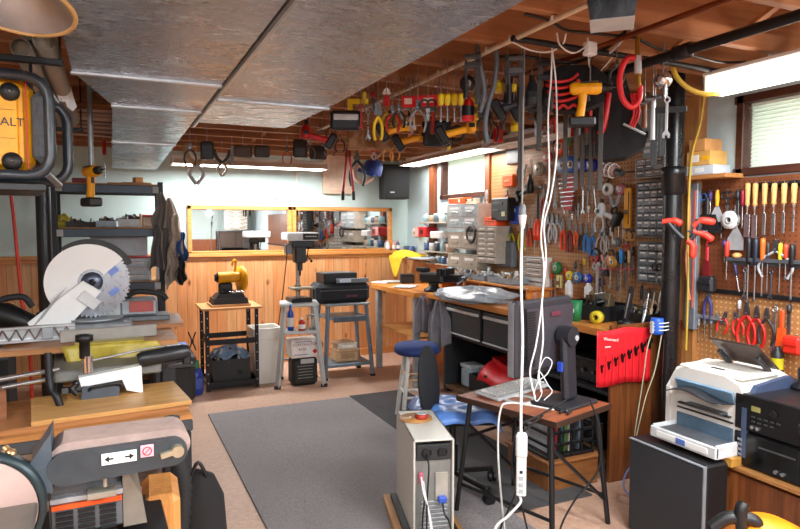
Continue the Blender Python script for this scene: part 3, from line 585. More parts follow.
# ---- miter saw stand and saw
zt1 = 1.03; p = onD(92, 282, 2.85)
r = thing('saw_bench', 'plywood-topped bench under the miter saw', 'workbench', (-.25, 3.03, 0))
q = MB(); q.box((0, 0, zt1-.012), (.98, .55, .024), .003); part(r, 'top', q, wood('b98352', '8a5a33', 'X', 1.5))
for sx in (-.45, .45):
    for sy in (-.24, .24): q = MB(); q.box((sx, sy, (zt1-.024)/2), (.06, .06, zt1-.024)); part(r, 'leg', q, mat('2a2c2e', .6))
q = MB(); q.box((0, 0, .42), (.9, .48, .02)); part(r, 'shelf', q, wood('8a5c38', '5f3a20', 'X', 1.5))
kx = S(p, 1)
r = thing('miter_saw', 'white-guarded sliding miter saw with a big toothed blade', 'miter saw', (p.x, p.y, zt1), face(p)); zb = p.z-zt1
def P(dx, dy, y=0): return (dx*kx, y, zb-dy*kx)
q = MB(); n = 54; R1 = 36*kx; poly = []
for i in range(n):
    a = 2*math.pi*i/n; poly += [(R1*math.cos(a), zb+R1*math.sin(a)), (R1*.93*math.cos(a+.075), zb+R1*.93*math.sin(a+.075))]
q.prism(poly, -.0012, .0012); bl = part(r, 'blade', q, mat('a2a9b2', .28, .8, .08, 40))
for a in (28, -28):
    q = MB(); q.at((R1*.62*math.cos(math.radians(a)), -.0018, zb+R1*.62*math.sin(math.radians(a))), ry=-40); q.box((0, 0, 0), (.045, .0008, .028), .0002); part(bl, 'blue_print', q, mat('6f86c4', .4, .3))
q = MB(); q.lathe([(0, -.02), (.02, -.02), (.035, -.014), (.046, -.006), (.046, -.002)], (0, 0, zb), 24, 'Y'); part(r, 'arbor_flange', q, mat('5a6172', .3, .7)); q = MB(); q.lathe([(0, -.03), (.014, -.028), (.016, -.018)], (0, 0, zb), 12, 'Y'); part(r, 'arbor_bolt', q, IRON)
arc = [(39*kx*math.cos(math.radians(a))-3*kx, zb+38*kx*math.sin(math.radians(a))) for a in range(36, 232, 7)]
inn = [(13*kx*math.cos(math.radians(a)), zb+13*kx*math.sin(math.radians(a))) for a in range(250, 20, -18)]
q = MB(); q.prism(arc+inn, -.018, -.004); part(r, 'blade_guard', q, MW)
arc2 = [(43*kx*math.cos(math.radians(a))-1*kx, zb+43*kx*math.sin(math.radians(a))) for a in range(25, 130, 6)]
q = MB(); q.prism(arc2+[(x*.6, zb+(z-zb)*.6) for x, z in arc2[::-1]], .006, .05); part(r, 'upper_guard', q, BLACK)
q = MB(); q.prism([(x*1, z) for x, z in [(-8*kx, zb+2*kx), (8*kx, zb-9*kx), (-22*kx, zb-42*kx), (-50*kx, zb-50*kx), (-56*kx, zb-36*kx)]], -.045, -.019); ar = part(r, 'arm', q, MW)
for i in range(5):
    o = -12+i*4.2; q = MB(); a_ = P(-47+o*.55, 36+o*-.55, -.046); b_ = P(-25+o*.55, 6-o*.55, -.046); q.bar(a_, b_, .002, .002, 0); part(ar, 'cooling_slot', q, mat('9aa0a4', .5))
q = MB(); q.at((-3*kx, -.05, zb-17*kx), ry=40); q.box((0, 0, 0), (.085, .008, .05)); part(r, 'arm_plate', q, mat('d9dcde', .4))
q = MB(); q.tube([P(-52, 40, .02), P(-75, 30, .05), P(-100, 28, .09)], [.04, .055, .05], 14); part(r, 'motor', q, BLACK)
q = MB(); q.tube(spline([P(-52, 22, 0), P(-60, 12, 0), P(-78, 14, 0), P(-92, 22, 0)]), .014, 8); part(r, 'handle', q, RUB)
q = MB(); q.tube([P(-50, 42, -.02), P(-55, 48, -.02)], .022, 10); part(r, 'pivot', q, mat('77777a', .5))
q = MB(); q.box((0, .05, .02), (.32, .3, .04), .006); q.lathe([(.11, .04), (.13, .045), (.13, .055), (0, .056)], (0, .05, 0), 28); part(r, 'turntable_base', q, MGR)
q = MB(); q.bar(P(-52, 36, .16), P(-20, 38, .16), .04, .04); q.box((-.12, .14, .08), (.1, .06, .16)); part(r, 'support_post', q, BLACK)
# silver lattice fence
p2 = onD(36, 333, 2.5); kk = S(p2, 1); f_ = thing('aluminium_rail', 'silver lattice-pattern aluminium rail left of the miter saw', 'rail', tuple(p2), face(p2))
q = MB(); q.box((0, 0, 6*kk), (70*kk, .02, 3*kk)); q.box((0, 0, -7*kk), (70*kk, .02, 3*kk)); q.box((0, .008, 0), (70*kk, .004, 12*kk), 0); part(f_, 'rail_body', q, mat('c8ccd0', .3, .8))
q = MB()
for i in range(6): q.bar(((-34+i*11)*kk, -.008, -6*kk), ((-28+i*11)*kk, -.008, 5*kk), .006, .006, 0); q.bar(((-28+i*11)*kk, -.008, 5*kk), ((-23+i*11)*kk, -.008, -6*kk), .006, .006, 0)
part(f_, 'lattice', q, CHROME); q = MB(); q.box((10*kk, -.02, 0), (.04, .02, 12*kk)); part(f_, 'clamp', q, MGR)
for s in (-30, 30): q = MB(); q.cyl((s*kk, .0, -6*kk), (s*kk, 0, zt1-p2.z), .006, n=8) if p2.z > zt1 else q.box((s*kk, 0, -9*kk), (.02, .02, .02)); part(f_, 'support', q, IRON)
# silver planer with red label behind, on its board
p = onD(135, 318, 3.05); kk = S(p, 1); r = thing('benchtop_jointer', 'silver power tool with red label window on a wooden board behind the saw blade', 'power tool', (p.x, p.y, zt1+.0205), face(p))
q = MB(); q.box((-4*kk, 0, .012), (72*kk, .16, .024)); part(r, 'base', q, DSTEEL)
q = MB(); q.box((4*kk, 0, .065), (34*kk, .14, .08)); part(r, 'housing', q, MGR); q = MB(); q.box((6*kk, -.073, .07), (22*kk, .008, .05)); part(r, 'label_window', q, mat('a34a44', .5)); 
q = MB(); q.box((-22*kk, 0, .06), (20*kk, .13, .07)); part(r, 'end_block', q, LGREY); q = MB(); q.tube(spline([(-10*kk, 0, .1), (2*kk, 0, .135), (24*kk, 0, .12), (30*kk, 0, .09)]), .014, 8); part(r, 'grip', q, RUB)
single('plywood_board', 'loose plywood board under the silver power tool', 'board', MB().box((0, 0, .01), (.46, .36, .02), .002), wood('b07848', '855230', 'X', 2), (p.x-.02, p.y-.02, zt1), face(p))
p = onD(110, 322, 2.66); k = S(p, 1); q = MB(); q.sheet(lambda u, v: ((u-.5)*82*k+9*k*v, -.012-.018*math.sin(u*9+v*3)*v-.01*v, -v*(26*k)*(1-.75*max(0, u-.45))), 18, 8, .004)
t = thing('yellow_bag', 'olive yellow plastic bag draped from the front edge of the saw bench', 'bag', (p.x, 2.752, zt1+.004), 0); part(t, 'bag', q, mat('b3a03a', .35, 0, .3, 20, .3)); q = MB(); q.box((0, .03, .003), (60*k, .08, .006), .001); part(t, 'folded_end', q, mat('b3a03a', .35, 0, .3, 20, .3))
# ---- the second saw, on a bench stacked with boards
zt2 = .825; r = thing('workbench', 'low bench heaped with boards under the chrome-railed saw', 'workbench', (-.22, 2.47, 0), 3)
q = MB(); q.box((0, 0, zt2-.02), (.9, .46, .04)); part(r, 'top', q, mat('3b3d40', .6))
for sx in (-.42, .42):
    for sy in (-.2, .2): q = MB(); q.box((sx, sy, (zt2-.04)/2), (.05, .05, zt2-.04)); part(r, 'leg', q, mat('25272a', .5))
q = MB(); q.box((0, 0, .3), (.86, .5, .02)); part(r, 'shelf', q, wood('6d4a30', '4a2f1c', 'X', 1.5))
BW = [wood('c98f52', '9a6430', 'X', 2.5), wood('b27a48', '82502a', 'X', 2.5), wood('d7a868', 'ad7b40', 'X', 2.5)]
for i, (x, y, w, dp, h, z, rz_, lb) in enumerate(((-.2, 2.47, .86, .44, .018, 0, 3, 'lowest wide plywood sheet in the board pile'), (-.13, 2.48, .7, .38, .018, .018, 5, 'second plywood sheet in the board pile'), (-.02, 2.47, .5, .33, .016, .036, 6, 'top plywood sheet at the right of the pile'), (-.46, 2.46, .2, .2, .1, .036, 20, 'thick brown wood block left on the board pile'))):
    single('plywood_board', lb, 'board', MB().box((0, 0, h/2), (w, dp, h), .0015), BW[i % 3] if i < 3 else wood('8f5c38', '6b3f24', 'X', 2), (x, y, zt2+z), rz_, 'boards piled on the low bench')
zs = zt2+.052; p = onD(110, 380, 2.35); kk = S(p, 1)
r = thing('sliding_saw', 'older sliding saw with twin chrome rails and a grey slab table', 'miter saw', (p.x, p.y, zs), 4); zr = lambda py: p.z+(380-py)*kk-zs
q = MB(); q.box((0*kk, .16, zr(372)-.0), (98*kk, .34, .04), .006); q.box((0, .18, .02), (60*kk, .2, .04)); part(r, 'table', q, SLAB)
q = MB(); q.box((6*kk, .3, zr(345)), (98*kk, .02, .05)); part(r, 'rear_fence', q, mat('98948e', .5, .3))
for dz in (0, 8): q = MB(); q.cyl((-104*kk, -.01, zr(377-dz)-.01*0), (-44*kk, .02, zr(373-dz)), .0085, n=12); part(r, 'slide_rail', q, CHROME)
q = MB(); q.cyl((-100*kk, 0, zr(374)-.04), (-100*kk, 0, zr(374)+.04), .022, n=14); part(r, 'rail_end', q, mat('a9adb0', .3, .6))
q = MB(); q.prism([(-28*kk, zr(372)), (28*kk, zr(366)), (29*kk, zr(394)), (14*kk, zr(389)), (10*kk, zr(378)), (-26*kk, zr(381))], -.05, .0); part(r, 'white_casting', q, MW)
q = MB(); q.prism([(-25*kk, zr(380)), (8*kk, zr(383)), (6*kk, zr(397)), (-27*kk, zr(396))], -.06, -.03); part(r, 'dark_plate', q, mat('4a525c', .5))
q = MB(); q.tube([(26*kk, -.02, zr(362)), (30*kk, -.02, zr(361)), (70*kk, -.02, zr(357)), (75*kk, -.02, zr(357))], [.024, .031, .03, .024], 16); part(r, 'motor', q, mat('202226', .35)); q = MB(); q.box((73*kk, -.02, zr(364)), (.03, .03, .05)); q.box((66*kk, -.02, zr(371)), (28*kk, .04, .014)); part(r, 'motor_foot', q, BLACK)
q = MB(); q.tube([(-20*kk, -.03, zr(368)), (-20*kk, -.03, zr(352))], .02, 14); part(r, 'chrome_post', q, CHROME); q = MB(); q.lathe([(.018, 0), (.018, .06), (.03, .062), (.03, .085), (0, .088)], (-22*kk, -.03, zr(354)), 12); part(r, 'black_knob', q, BLACK)
q = MB(); q.tube([(-16*kk, -.03, zr(357)), (40*kk, .0, zr(351)), (70*kk, 0, zr(350))], .004, 6); part(r, 'guide_rod', q, STEEL)
q = MB(); q.tube(spline([(-53*kk, -.05, zr(345)), (-52*kk, -.07, zr(375)), (-47*kk, -.09, zr(385)), (-43*kk, -.1, zr(400)), (-43*kk, -.11, zr(412))]), .0125, 8); part(r, 'bent_black_bar', q, IRON)
q = MB(); q.tube(spline([(-30*kk, -.05, zr(378)), (-34*kk, -.06, zr(381)), (-30*kk, -.06, zr(387))]), .009, 8); q.ball((-30*kk, -.05, zr(377)), .012); part(r, 'clamp_lever', q, BLACK)
q = MB(); q.tube(spline([(-20*kk, -.055, zr(385)), (-15*kk, -.07, zr(381)), (5*kk, -.07, zr(380)), (9*kk, -.055, zr(385))]), .006, 8); part(r, 'carry_handle', q, BLACK)
# ---- belt and disc sander, nearest
p = onD(100, 470, 1.5); kk = S(p, 1)
zst = p.z-70*kk
r = thing('sander_stand', 'dark stand under the belt sander with an orange wood cover', 'stand', (p.x-.1, p.y, 0), face(p)); q = MB(); q.box((0, .05, zst-.012), (.5, .34, .024)); part(r, 'top', q, IRON)
for sx in (-.2, .2):
    for sy in (-.08, .18): q = MB(); q.box((sx, sy, (zst-.024)/2), (.04, .04, zst-.024)); part(r, 'leg', q, IRON)
r = thing('belt_disc_sander', 'grey bench belt and disc sander, nearest tool in the corner', 'sander', (p.x, p.y, zst), face(p))
Z = lambda py: (p.z+(470-py)*kk)-zst
X = lambda px: (px-100)*kk
SD = mat('4d565d', .4, .6, .2)
q = MB(); q.box((X(88), .08, Z(505)), (66*kk, .2, 44*kk), .006); b1 = part(r, 'base_housing', q, mat('6d7278', .45, .4))
q = MB(); q.box((X(88), -.022, Z(491)), (64*kk, .008, 5*kk)); part(r, 'top_lip', q, mat('b9bfc4', .4, .3)); q = MB(); q.box((X(88), -.024, Z(497.5)), (62*kk, .008, 5*kk)); part(r, 'orange_stripe', q, ORG)
for i in range(3):
    q = MB()
    for j in range(6): q.box((X(68+i*19), -.024, Z(504+j*5.2)), (15*kk, .006, 3.4*kk), .001)
    part(r, 'vent_louvre', q, BLACK)
q = MB(); q.prism([(X(120), Z(462)), (X(137), Z(500)), (X(142), Z(529)), (X(120), Z(529))], -.02, .17); part(r, 'side_plate', q, mat('8a8378', .5, .3))
# belt: a long loop seen from its side
def loopoly(xa, za, xb, zb_, ra, rb, n=10):
    d = V((xb-xa, zb_-za)); a0 = math.degrees(math.atan2(d.y, d.x)); P = []
    for i in range(n+1): a = math.radians(a0-90+180*i/n); P.append((xb+rb*math.cos(a), zb_+rb*math.sin(a)))
    for i in range(n+1): a = math.radians(a0+90+180*i/n); P.append((xa+ra*math.cos(a), za+ra*math.sin(a)))
    return P
q = MB(); P_ = loopoly(X(74), Z(448), X(168), Z(447), 17*kk, 16*kk); q.prism(P_, -.055, .055); part(r, 'sanding_belt', q, mat('a8928a', .85, 0, .2, 25))
q = MB(); P_ = loopoly(X(71), Z(454), X(166), Z(452), 15.5*kk, 14*kk); q.prism(P_, -.075, -.056); sp_ = part(r, 'belt_side_plate', q, SD)
q = MB(); q.box((X(117), -.078, Z(449)), (31*kk, .003, 11*kk), .0005); pl_ = part(r, 'direction_label', q, MW)
for s in (-1, 1):
    q = MB(); cxx = X(117)+s*9*kk; q.prism([(cxx+s*4*kk, Z(449)), (cxx, Z(446)), (cxx, Z(448.2)), (cxx-s*4*kk, Z(448.2)), (cxx-s*4*kk, Z(449.8)), (cxx, Z(449.8)), (cxx, Z(452))], -.0805, -.0796); part(pl_, 'arrow', q, BLACK)
q = MB(); q.box((X(142), -.078, Z(446.5)), (12*kk, .003, 12*kk), .0005); x = part(r, 'pink_warning_label', q, mat('e8b6c4', .5)); q = MB(); q.torus((X(142), -.0805, Z(446.5)), 4*kk, .0012, 'Y', 16, 5); q.bar((X(139), -.0805, Z(449.5)), (X(145), -.0805, Z(443.5)), .002, .001, 0); part(x, 'warning_symbol', q, RED)
q = MB(); q.cyl((X(170), -.095, Z(450)), (X(170), -.06, Z(450)), .014, n=14); q.bar((X(154), -.085, Z(453)), (X(169), -.085, Z(450)), .018, .012); part(r, 'tracking_knob', q, mat('b5a88e', .4, .6))
q = MB(); q.prism([(X(38), Z(470)), (X(42), Z(445)), (X(60), Z(418)), (X(60), Z(475))], -.07, .04); part(r, 'guard_plate', q, mat('5d6d7a', .35, .6))
q = MB(); q.lathe([(0, -.1), (49*kk, -.1), (49*kk, -.092), (0, -.088)], (X(0), 0, Z(480)), 48, 'Y'); dk = part(r, 'sanding_disc', q, mat('b4988f', .9, 0, .14, 8))
q = MB(); q.lathe([(50*kk, -.1), (55*kk, -.102), (56*kk, -.06), (30*kk, -.03), (0, -.03)], (X(0), 0, Z(480)), 48, 'Y'); part(r, 'disc_housing', q, mat('2c3a3e', .35, .4))
q = MB(); q.box((X(16), -.19, Z(478)), (66*kk, .16, 9*kk), .003); q.box((X(16), -.19, Z(486)), (60*kk, .12, 8*kk), .003); part(r, 'disc_table', q, mat('77716a', .45, .5))
q = MB(); q.ball((X(27), -.06, Z(434)), .014); q.cyl((X(22), -.05, Z(428)), (X(30), -.06, Z(436)), .008); part(r, 'brass_knob', q, mat('d3a877', .3, .8))
q = MB(); q.cyl((X(104), -.06, Z(478)), (X(104), -.06, Z(462)), .005, n=8); q.cyl((X(104), -.06, Z(462)), (X(104), -.06, Z(460)), .009, n=8); q.box((X(101), -.04, Z(486)), (26*kk, .05, 6*kk)); part(r, 'adjusting_bolt', q, mat('a9a294', .4, .5))
q = MB(); q.cyl((X(85), .05, Z(475)), (X(85), .15, Z(475)), .05); q.box((X(85), .06, Z(478)), (60*kk, .16, 18*kk)); part(r, 'motor', q, mat('585f64', .45, .4))
# things under and beside the sander
p = onD(150, 492, 1.75); single('wood_cover', 'orange tan wooden panel leaning under the sander end', 'board', MB().box((0, 0, p.z/2), (.1, .2, p.z), .02), wood('d99a55', 'b8763a', 'Z', 2), (p.x+.03, p.y+.05, 0), face(p))
t = thing('shop_vacuum_hose', 'black ribbed vacuum hose running up behind the sander', 'hose', tuple(onD(172, 455, 1.95))); a = V(t.location); q = MB()
Pt = spline([(0, 0, .05), (.03, 0, -.1), (.02, 0, -.3), (.05, 0, -.6), (.12, .1, -a.z+.04)], 14); q.tube(Pt, [.03 if i % 2 else .025 for i in range(len(Pt))], 10); part(t, 'hose', q, RUB)
q = MB(); q.tube([Pt[0], V(Pt[0])+V((0, 0, .07))], .026, 12); part(t, 'cuff', q, BLACK)
q = MB(); q.sheet(lambda u, v: (.07*math.sin(math.pi*u)*(.5+.5*math.sin(math.pi*(.15+.85*v))), .1*(u-.5), .55-.55*v), 12, 14, .004)
p = onD(186, 470, 2.05); t = thing('dust_bag', 'black fabric dust bag standing at the right of the sander', 'bag', (p.x+.035, p.y, 0)); q = MB()
q.lathe([(0, 0), (.06, .005), (.085, .1), (.095, .45), (.085, p.z-.1), (.055, p.z-.03), (.0, p.z)], n=20); part(t, 'bag', q, mat('1b1a1a', .9, 0, .3, 15, .5)); q = MB(); q.tube(spline([(-.03, -.03, p.z-.03), (0, -.03, p.z+.03), (.03, -.03, p.z-.03)]), .006, 6); part(t, 'strap', q, BLACK)
# red cord at far left
a = onY(9, 175, 4.6); P_ = [onY(9, 170, 4.6), onY(15, 230, 4.6), onY(22, 300, 4.6), onY(30, 350, 4.6), onY(32, 400, 4.6), V((onY(36, 420, 4.6).x, 4.6, .02))]
P_ = [V((P_[0].x, 4.6, ZJ))]+P_; single('air_hose', 'red hose hanging from the joists down the far left', 'hose', MB().tube([v-a for v in spline(P_)], .011, 8), mat('c8361f', .4), tuple(a))
# big dark objects between the bench and the far wall at left
bx('storage_case', 'black plastic trunk on the floor left behind the saws', 'case', (-.95, 5.0, 0), (.6, .5, .8), mat('1e2024', .6), mat('2b2d31', .6))
# ================================================================ ALONG THE BACK WALL
zb = .767; A = onZ(207, 309, zb); B = onZ(257, 304, zb); C_ = onZ(193, 299, zb)
def tool_stand():
    wx = abs(B.x-A.x); dy = .44; c = V(((A.x+B.x)/2-.015, A.y+dy/2+.02, 0))
    r = thing('tool_stand', 'black slotted-steel tool stand with a wooden top under the yellow chop saw', 'tool stand', tuple(c)); hw, hd = wx/2-.02, dy/2-.02
    q = MB(); q.box((0, 0, zb-.01), (wx+.06, dy+.04, .02), .003); part(r, 'top', q, wood('dba063', 'b5763c', 'X', 2))
    for sx in (-1, 1):
        for sy in (-1, 1):
            q = MB(); q.box((sx*hw, sy*hd, (zb-.02)/2), (.035, .004, zb-.02), .001); q.box((sx*(hw+.016), sy*(hd-.016), (zb-.02)/2), (.004, .032, zb-.02), .001); lg = part(r, 'leg', q, IRON)
            for i in range(8): q = MB(); q.cyl((sx*hw, sy*hd-.004, .08+i*.085), (sx*hw, sy*hd-.0065, .08+i*.085), .006, n=6); part(lg, 'bolt', q, STEEL)
    for z in (.06, .45):
        q = MB()
        for sy in (-1, 1): q.box((0, sy*hd, z), (2*hw, .006, .05), .001)
        for sx in (-1, 1): q.box((sx*hw, 0, z), (.006, 2*hd, .05), .001)
        part(r, 'cross_rail', q, IRON)
    q = MB(); q.box((0, 0, .03), (2*hw, 2*hd, .008), .001); part(r, 'lower_shelf', q, IRON); return r, c
ts, tc_ = tool_stand()
bin_('storage_bin', 'black wire bin of tangled tools low in the black tool stand', 'bin', (tc_.x, tc_.y, .034), (.34, .3, .24), mat('2a2b2d', .6), [BLACK, LGREY, mat('3a3f48', .5), DSTEEL], 0, 40, 9)
q = MB(); q.sheet(lambda u, v: ((u-.5)*.36, (v-.5)*.26, .1*math.sin(math.pi*u)*math.sin(math.pi*v)+.03*math.sin(u*13)*math.cos(v*11)+.02), 18, 14, .003)
single('plastic_sack', 'crumpled blue and grey plastic sack over the bin in the stand', 'sack', q, mat('6f8aa8', .35, 0, .45, 22, .4), (tc_.x, tc_.y, .27))
# chop saw
p = onZ(225, 303, zb); k = S(p, 1); r = thing('chop_saw', 'yellow chop saw with a black stepped base on the wooden-topped stand', 'chop saw', (tc_.x+.0, tc_.y-.02, zb), 0)
q = MB(); q.box((0, 0, .011), (.36, .3, .022), .003); part(r, 'plinth', q, wood('cf9a62', 'a06c38', 'X', 2))
q = MB(); q.prism([(-.165, .022), (.165, .022), (.15, .075), (-.15, .075)], -.13, .13); q.prism([(-.14, .075), (.14, .075), (.12, .115), (-.1, .115)], -.1, .1); part(r, 'base', q, BLACK)
q = MB(); q.tube([(-.1, 0, .26), (-.085, 0, .26), (.05, 0, .262), (.1, 0, .265)], [.04, .052, .052, .045], 16); part(r, 'motor', q, DWY); q = MB(); q.tube([(-.125, 0, .26), (-.095, 0, .26)], [.03, .05], 16); part(r, 'motor_cap', q, IRON)
q = MB(); q.box((-.03, 0, .16), (.12, .09, .1)); q.cyl((-.06, -.05, .15), (.08, -.05, .13), .012); part(r, 'pivot_bracket', q, BLACK)
q = MB(); q.lathe([(0, -.02), (.05, -.02), (.125, -.012), (.125, .012), (.0, .02)], (.0, 0, 0), 28, 'X'); x = part(r, 'wheel_guard', q, DWY); x.location = (.12, .0, .24); x.rotation_euler = (0, 0, .25)
q = MB(); q.tube(spline([(.06, 0, .3), (.07, -.0, .4), (.05, -.02, .42), (.03, -.02, .37)]), .012, 8); part(r, 'handle', q, DWY)
q = MB(); q.box((.07, -.09, .13), (.09, .03, .03)); q.cyl((.0, -.09, .13), (.12, -.12, .13), .008); part(r, 'vise', q, CHROME)
# white bin
p = onZ(267, 384, 0); r = thing('waste_bin', 'tall white plastic waste bin between the black stand and the step stool', 'waste bin', (p.x+.005, p.y+.13, 0)); w0, w1, h = .105, .135, .54
def frust(q, w0, w1, z0, z1, dpt=1.):
    P0 = [(-w0, -w0*dpt), (w0, -w0*dpt), (w0, w0*dpt), (-w0, w0*dpt)]; P1 = [(-w1, -w1*dpt), (w1, -w1*dpt), (w1, w1*dpt), (-w1, w1*dpt)]
    q.put([(x, y, z0) for x, y in P0]+[(x, y, z1) for x, y in P1], [(3, 2, 1, 0), (0, 1, 5, 4), (1, 2, 6, 5), (2, 3, 7, 6), (3, 0, 4, 7)])
q = MB(); frust(q, w0, w1-.008, 0, h-.1); frust(q, w0-.006, w1-.012, .01, h-.1); part(r, 'body', q, mat('f1efe8', .4, 0, .04))
q = MB()
for a_, b_ in (((-1, -1), (1, -1)), ((1, -1), (1, 1)), ((1, 1), (-1, 1)), ((-1, 1), (-1, -1))): q.bar((a_[0]*w1, a_[1]*w1, h-.06), (b_[0]*w1, b_[1]*w1, h-.06), .008, .12, .002) if False else q.box(((a_[0]+b_[0])/2*w1, (a_[1]+b_[1])/2*w1, h-.055), (abs(a_[0]-b_[0])*w1+.012, abs(a_[1]-b_[1])*w1+.012, .11), .004)
part(r, 'rim_band', q, mat('f6f3ea', .4, 0, .03))
# step stool with drill press
zs_ = .79; p = onZ(303, 303, zs_); r = thing('step_stool', 'pale grey aluminium step stool carrying the drill press', 'step stool', (p.x, p.y+.14, 0), -12); AL = mat('c3c9c9', .35, .25, .06)
q = MB(); q.box((0, 0, zs_-.02), (.36, .26, .04), .01); tp = part(r, 'top_cap', q, AL)
for sx in (-1, 1):
    q = MB(); q.bar((sx*.14, -.11, zs_-.03), (sx*.215, -.19, 0.012), .05, .025, .003); lg = part(r, 'front_leg', q, AL); q = MB(); q.box((sx*.216, -.192, .015), (.06, .035, .03)); part(lg, 'rubber_foot', q, BLACK)
    q = MB(); q.bar((sx*.13, .1, zs_-.03), (sx*.17, .2, 0.012), .035, .02, .003); lg = part(r, 'rear_leg', q, AL); q = MB(); q.box((sx*.17, .2, .012), (.045, .03, .024)); part(lg, 'rubber_foot', q, BLACK)
q = MB(); q.box((0, -.1, .52), (.3, .2, .03), .006); part(r, 'step', q, AL)
for z, s in ((.2, .16),): q = MB(); q.bar((-s, .175, z), (s, .175, z), .02, .02); part(r, 'rear_brace', q, AL)
st = r.location.copy()
# drill press
r = thing('drill_press', 'bench drill press with white-topped head on the step stool', 'drill press', (st.x-.0, st.y, zs_))
q = MB(); q.box((0, 0, .02), (.2, .24, .04), .008); part(r, 'base', q, IRON); q = MB(); q.cyl((0, .04, .04), (0, .04, .5), .02); part(r, 'column', q, STEEL)
q = MB(); q.box((.02, -.03, .13), (.22, .17, .018), .004); q.cyl((0, .04, .1), (0, .04, .16), .032); part(r, 'table', q, mat('8b8577', .45, .5))
q = MB(); q.box((.02, 0, .55), (.2, .16, .06)); q.box((.0, -.03, .45), (.11, .12, .16)); q.cyl((0, -.05, .3), (0, -.05, .4), .025); q.cyl((0, -.05, .25), (0, -.05, .3), .01); part(r, 'head', q, mat('3a3d40', .4, .4))
q = MB(); q.box((.02, .02, .62), (.3, .26, .08), .012); part(r, 'belt_cover', q, mat('e3e8ea', .35)); q = MB(); q.box((.09, -.113, .62), (.15, .006, .06)); x = part(r, 'black_label', q, BLACK); q = MB(); q.box((.09, -.117, .622), (.11, .002, .008), 0); part(x, 'lettering_strip', q, LGREY)
for a in range(3):
    q = MB(); c = math.radians(90+a*120); q.cyl((.075, -.04, .44), (.09, -.04+.1*math.cos(c), .44+.1*math.sin(c)), .005, n=6); q.ball((.09, -.04+.1*math.cos(c), .44+.1*math.sin(c)), .013, 8); part(r, 'feed_handle', q, IRON)
q = MB(); q.box((-.1, .0, .5), (.06, .1, .1)); part(r, 'motor', q, DSTEEL)
a = V(r.location); P_ = [a+V((-.08, .1, .5)), a+V((-.1, .2, .1)), a+V((-.13, .3, -.3)), a+V((-.1, .38, -.6)), V((a.x-.08, a.y+.42, .01))]
single('power_cable', 'thin black power cord hanging down behind the drill press', 'cord', MB().tube([v-a for v in spline(P_, 8)], .005, 6), BLACK, tuple(a))
# on the stool's step
def bottle(name, label, loc, h, rr, m, cap, cat='bottle', group=None):
    r = thing(name, label, cat, loc, 0, group); q = MB(); q.lathe([(0, 0), (rr, 0), (rr, h*.6), (rr*.9, h*.7), (rr*.4, h*.82), (rr*.4, h*.88)], n=16); part(r, 'body', q, m)
    q = MB(); q.lathe([(rr*.45, h*.86), (rr*.45, h), (0, h)], n=12); part(r, 'cap', q, cap); q = MB(); q.lathe([(rr*1.01, h*.15), (rr*1.015, h*.5)], n=16); part(r, 'label_band', q, WHITE); return r
bottle('glue_bottle', 'red bottle on the step of the grey stool', (st.x-.02, st.y-.16, (.5355)), .12, .032, RED, WHITE)
bottle('oil_bottle', 'tall blue bottle at the left on the step of the stool', (st.x-.11, st.y-.1, (.5355)), .24, .03, BLUE, BLUE)
for i in range(3):
    single('drill_vise_part', ['left bright metal jaw standing on the stool step', 'middle bright clamp on the stool step', 'right bright clamp on the stool step'][i], 'clamp', MB().box((0, 0, .01), (.03, .05, .02)).cyl((0, 0, .02), (.005, 0, .14), .007).box((.005, 0, .13), (.03, .02, .02)), STEEL, (st.x+.04+i*.045, st.y-.14+.02*i, (.5355)), 20*i, 'clamps on the stool step')
# contractor bag box under it, with lettering
p = onZ(305, 383, 0); r = thing('bag_carton', 'white printed carton of contractor bags under the stool', 'carton', (st.x+.02, st.y-.04, .272)); 
q = MB(); q.box((0, 0, .085), (.27, .2, .17), .004); part(r, 'carton', q, mat('e6e2dc', .6)); q = MB(); q.box((0, -.1005, .085), (.25, .002, .15), .0005); part(r, 'printed_panel', q, mat('ece9e6', .5))
text(r, 'lettering', 'CONTRACTOR', .036, mat('8a2438', .5), (-.0, -.1022, .125)); text(r, 'lettering', 'BAGS', .03, mat('8a2438', .5), (-.03, -.1022, .08))
q = MB(); q.at((.09, -.103, .055), ry=45); q.box((0, 0, 0), (.035, .002, .035), 0); part(r, 'red_diamond', q, RED); q = MB(); q.box((-.02, -.1025, .152), (.16, .001, .008), 0); q.box((-.04, -.1025, .03), (.14, .001, .006), 0); part(r, 'print_line', q, mat('7d6b9c', .5))
r = thing('charcoal_bag', 'black printed sack standing on the floor under the stool', 'sack', (st.x+.02, st.y-.04, 0)); q = MB(); q.box((0, 0, .135), (.25, .18, .27), .03); part(r, 'sack', q, mat('232523', .5))
q = MB(); q.box((.02, -.092, .235), (.13, .003, .045), .001); part(r, 'pale_label', q, LGREY)
for i in range(5): q = MB(); q.box((0, -.0925, .19-i*.028), (.15-.015*(i % 2), .002, .007), 0); part(r, 'print_line', q, mat('8b8f8a', .5))
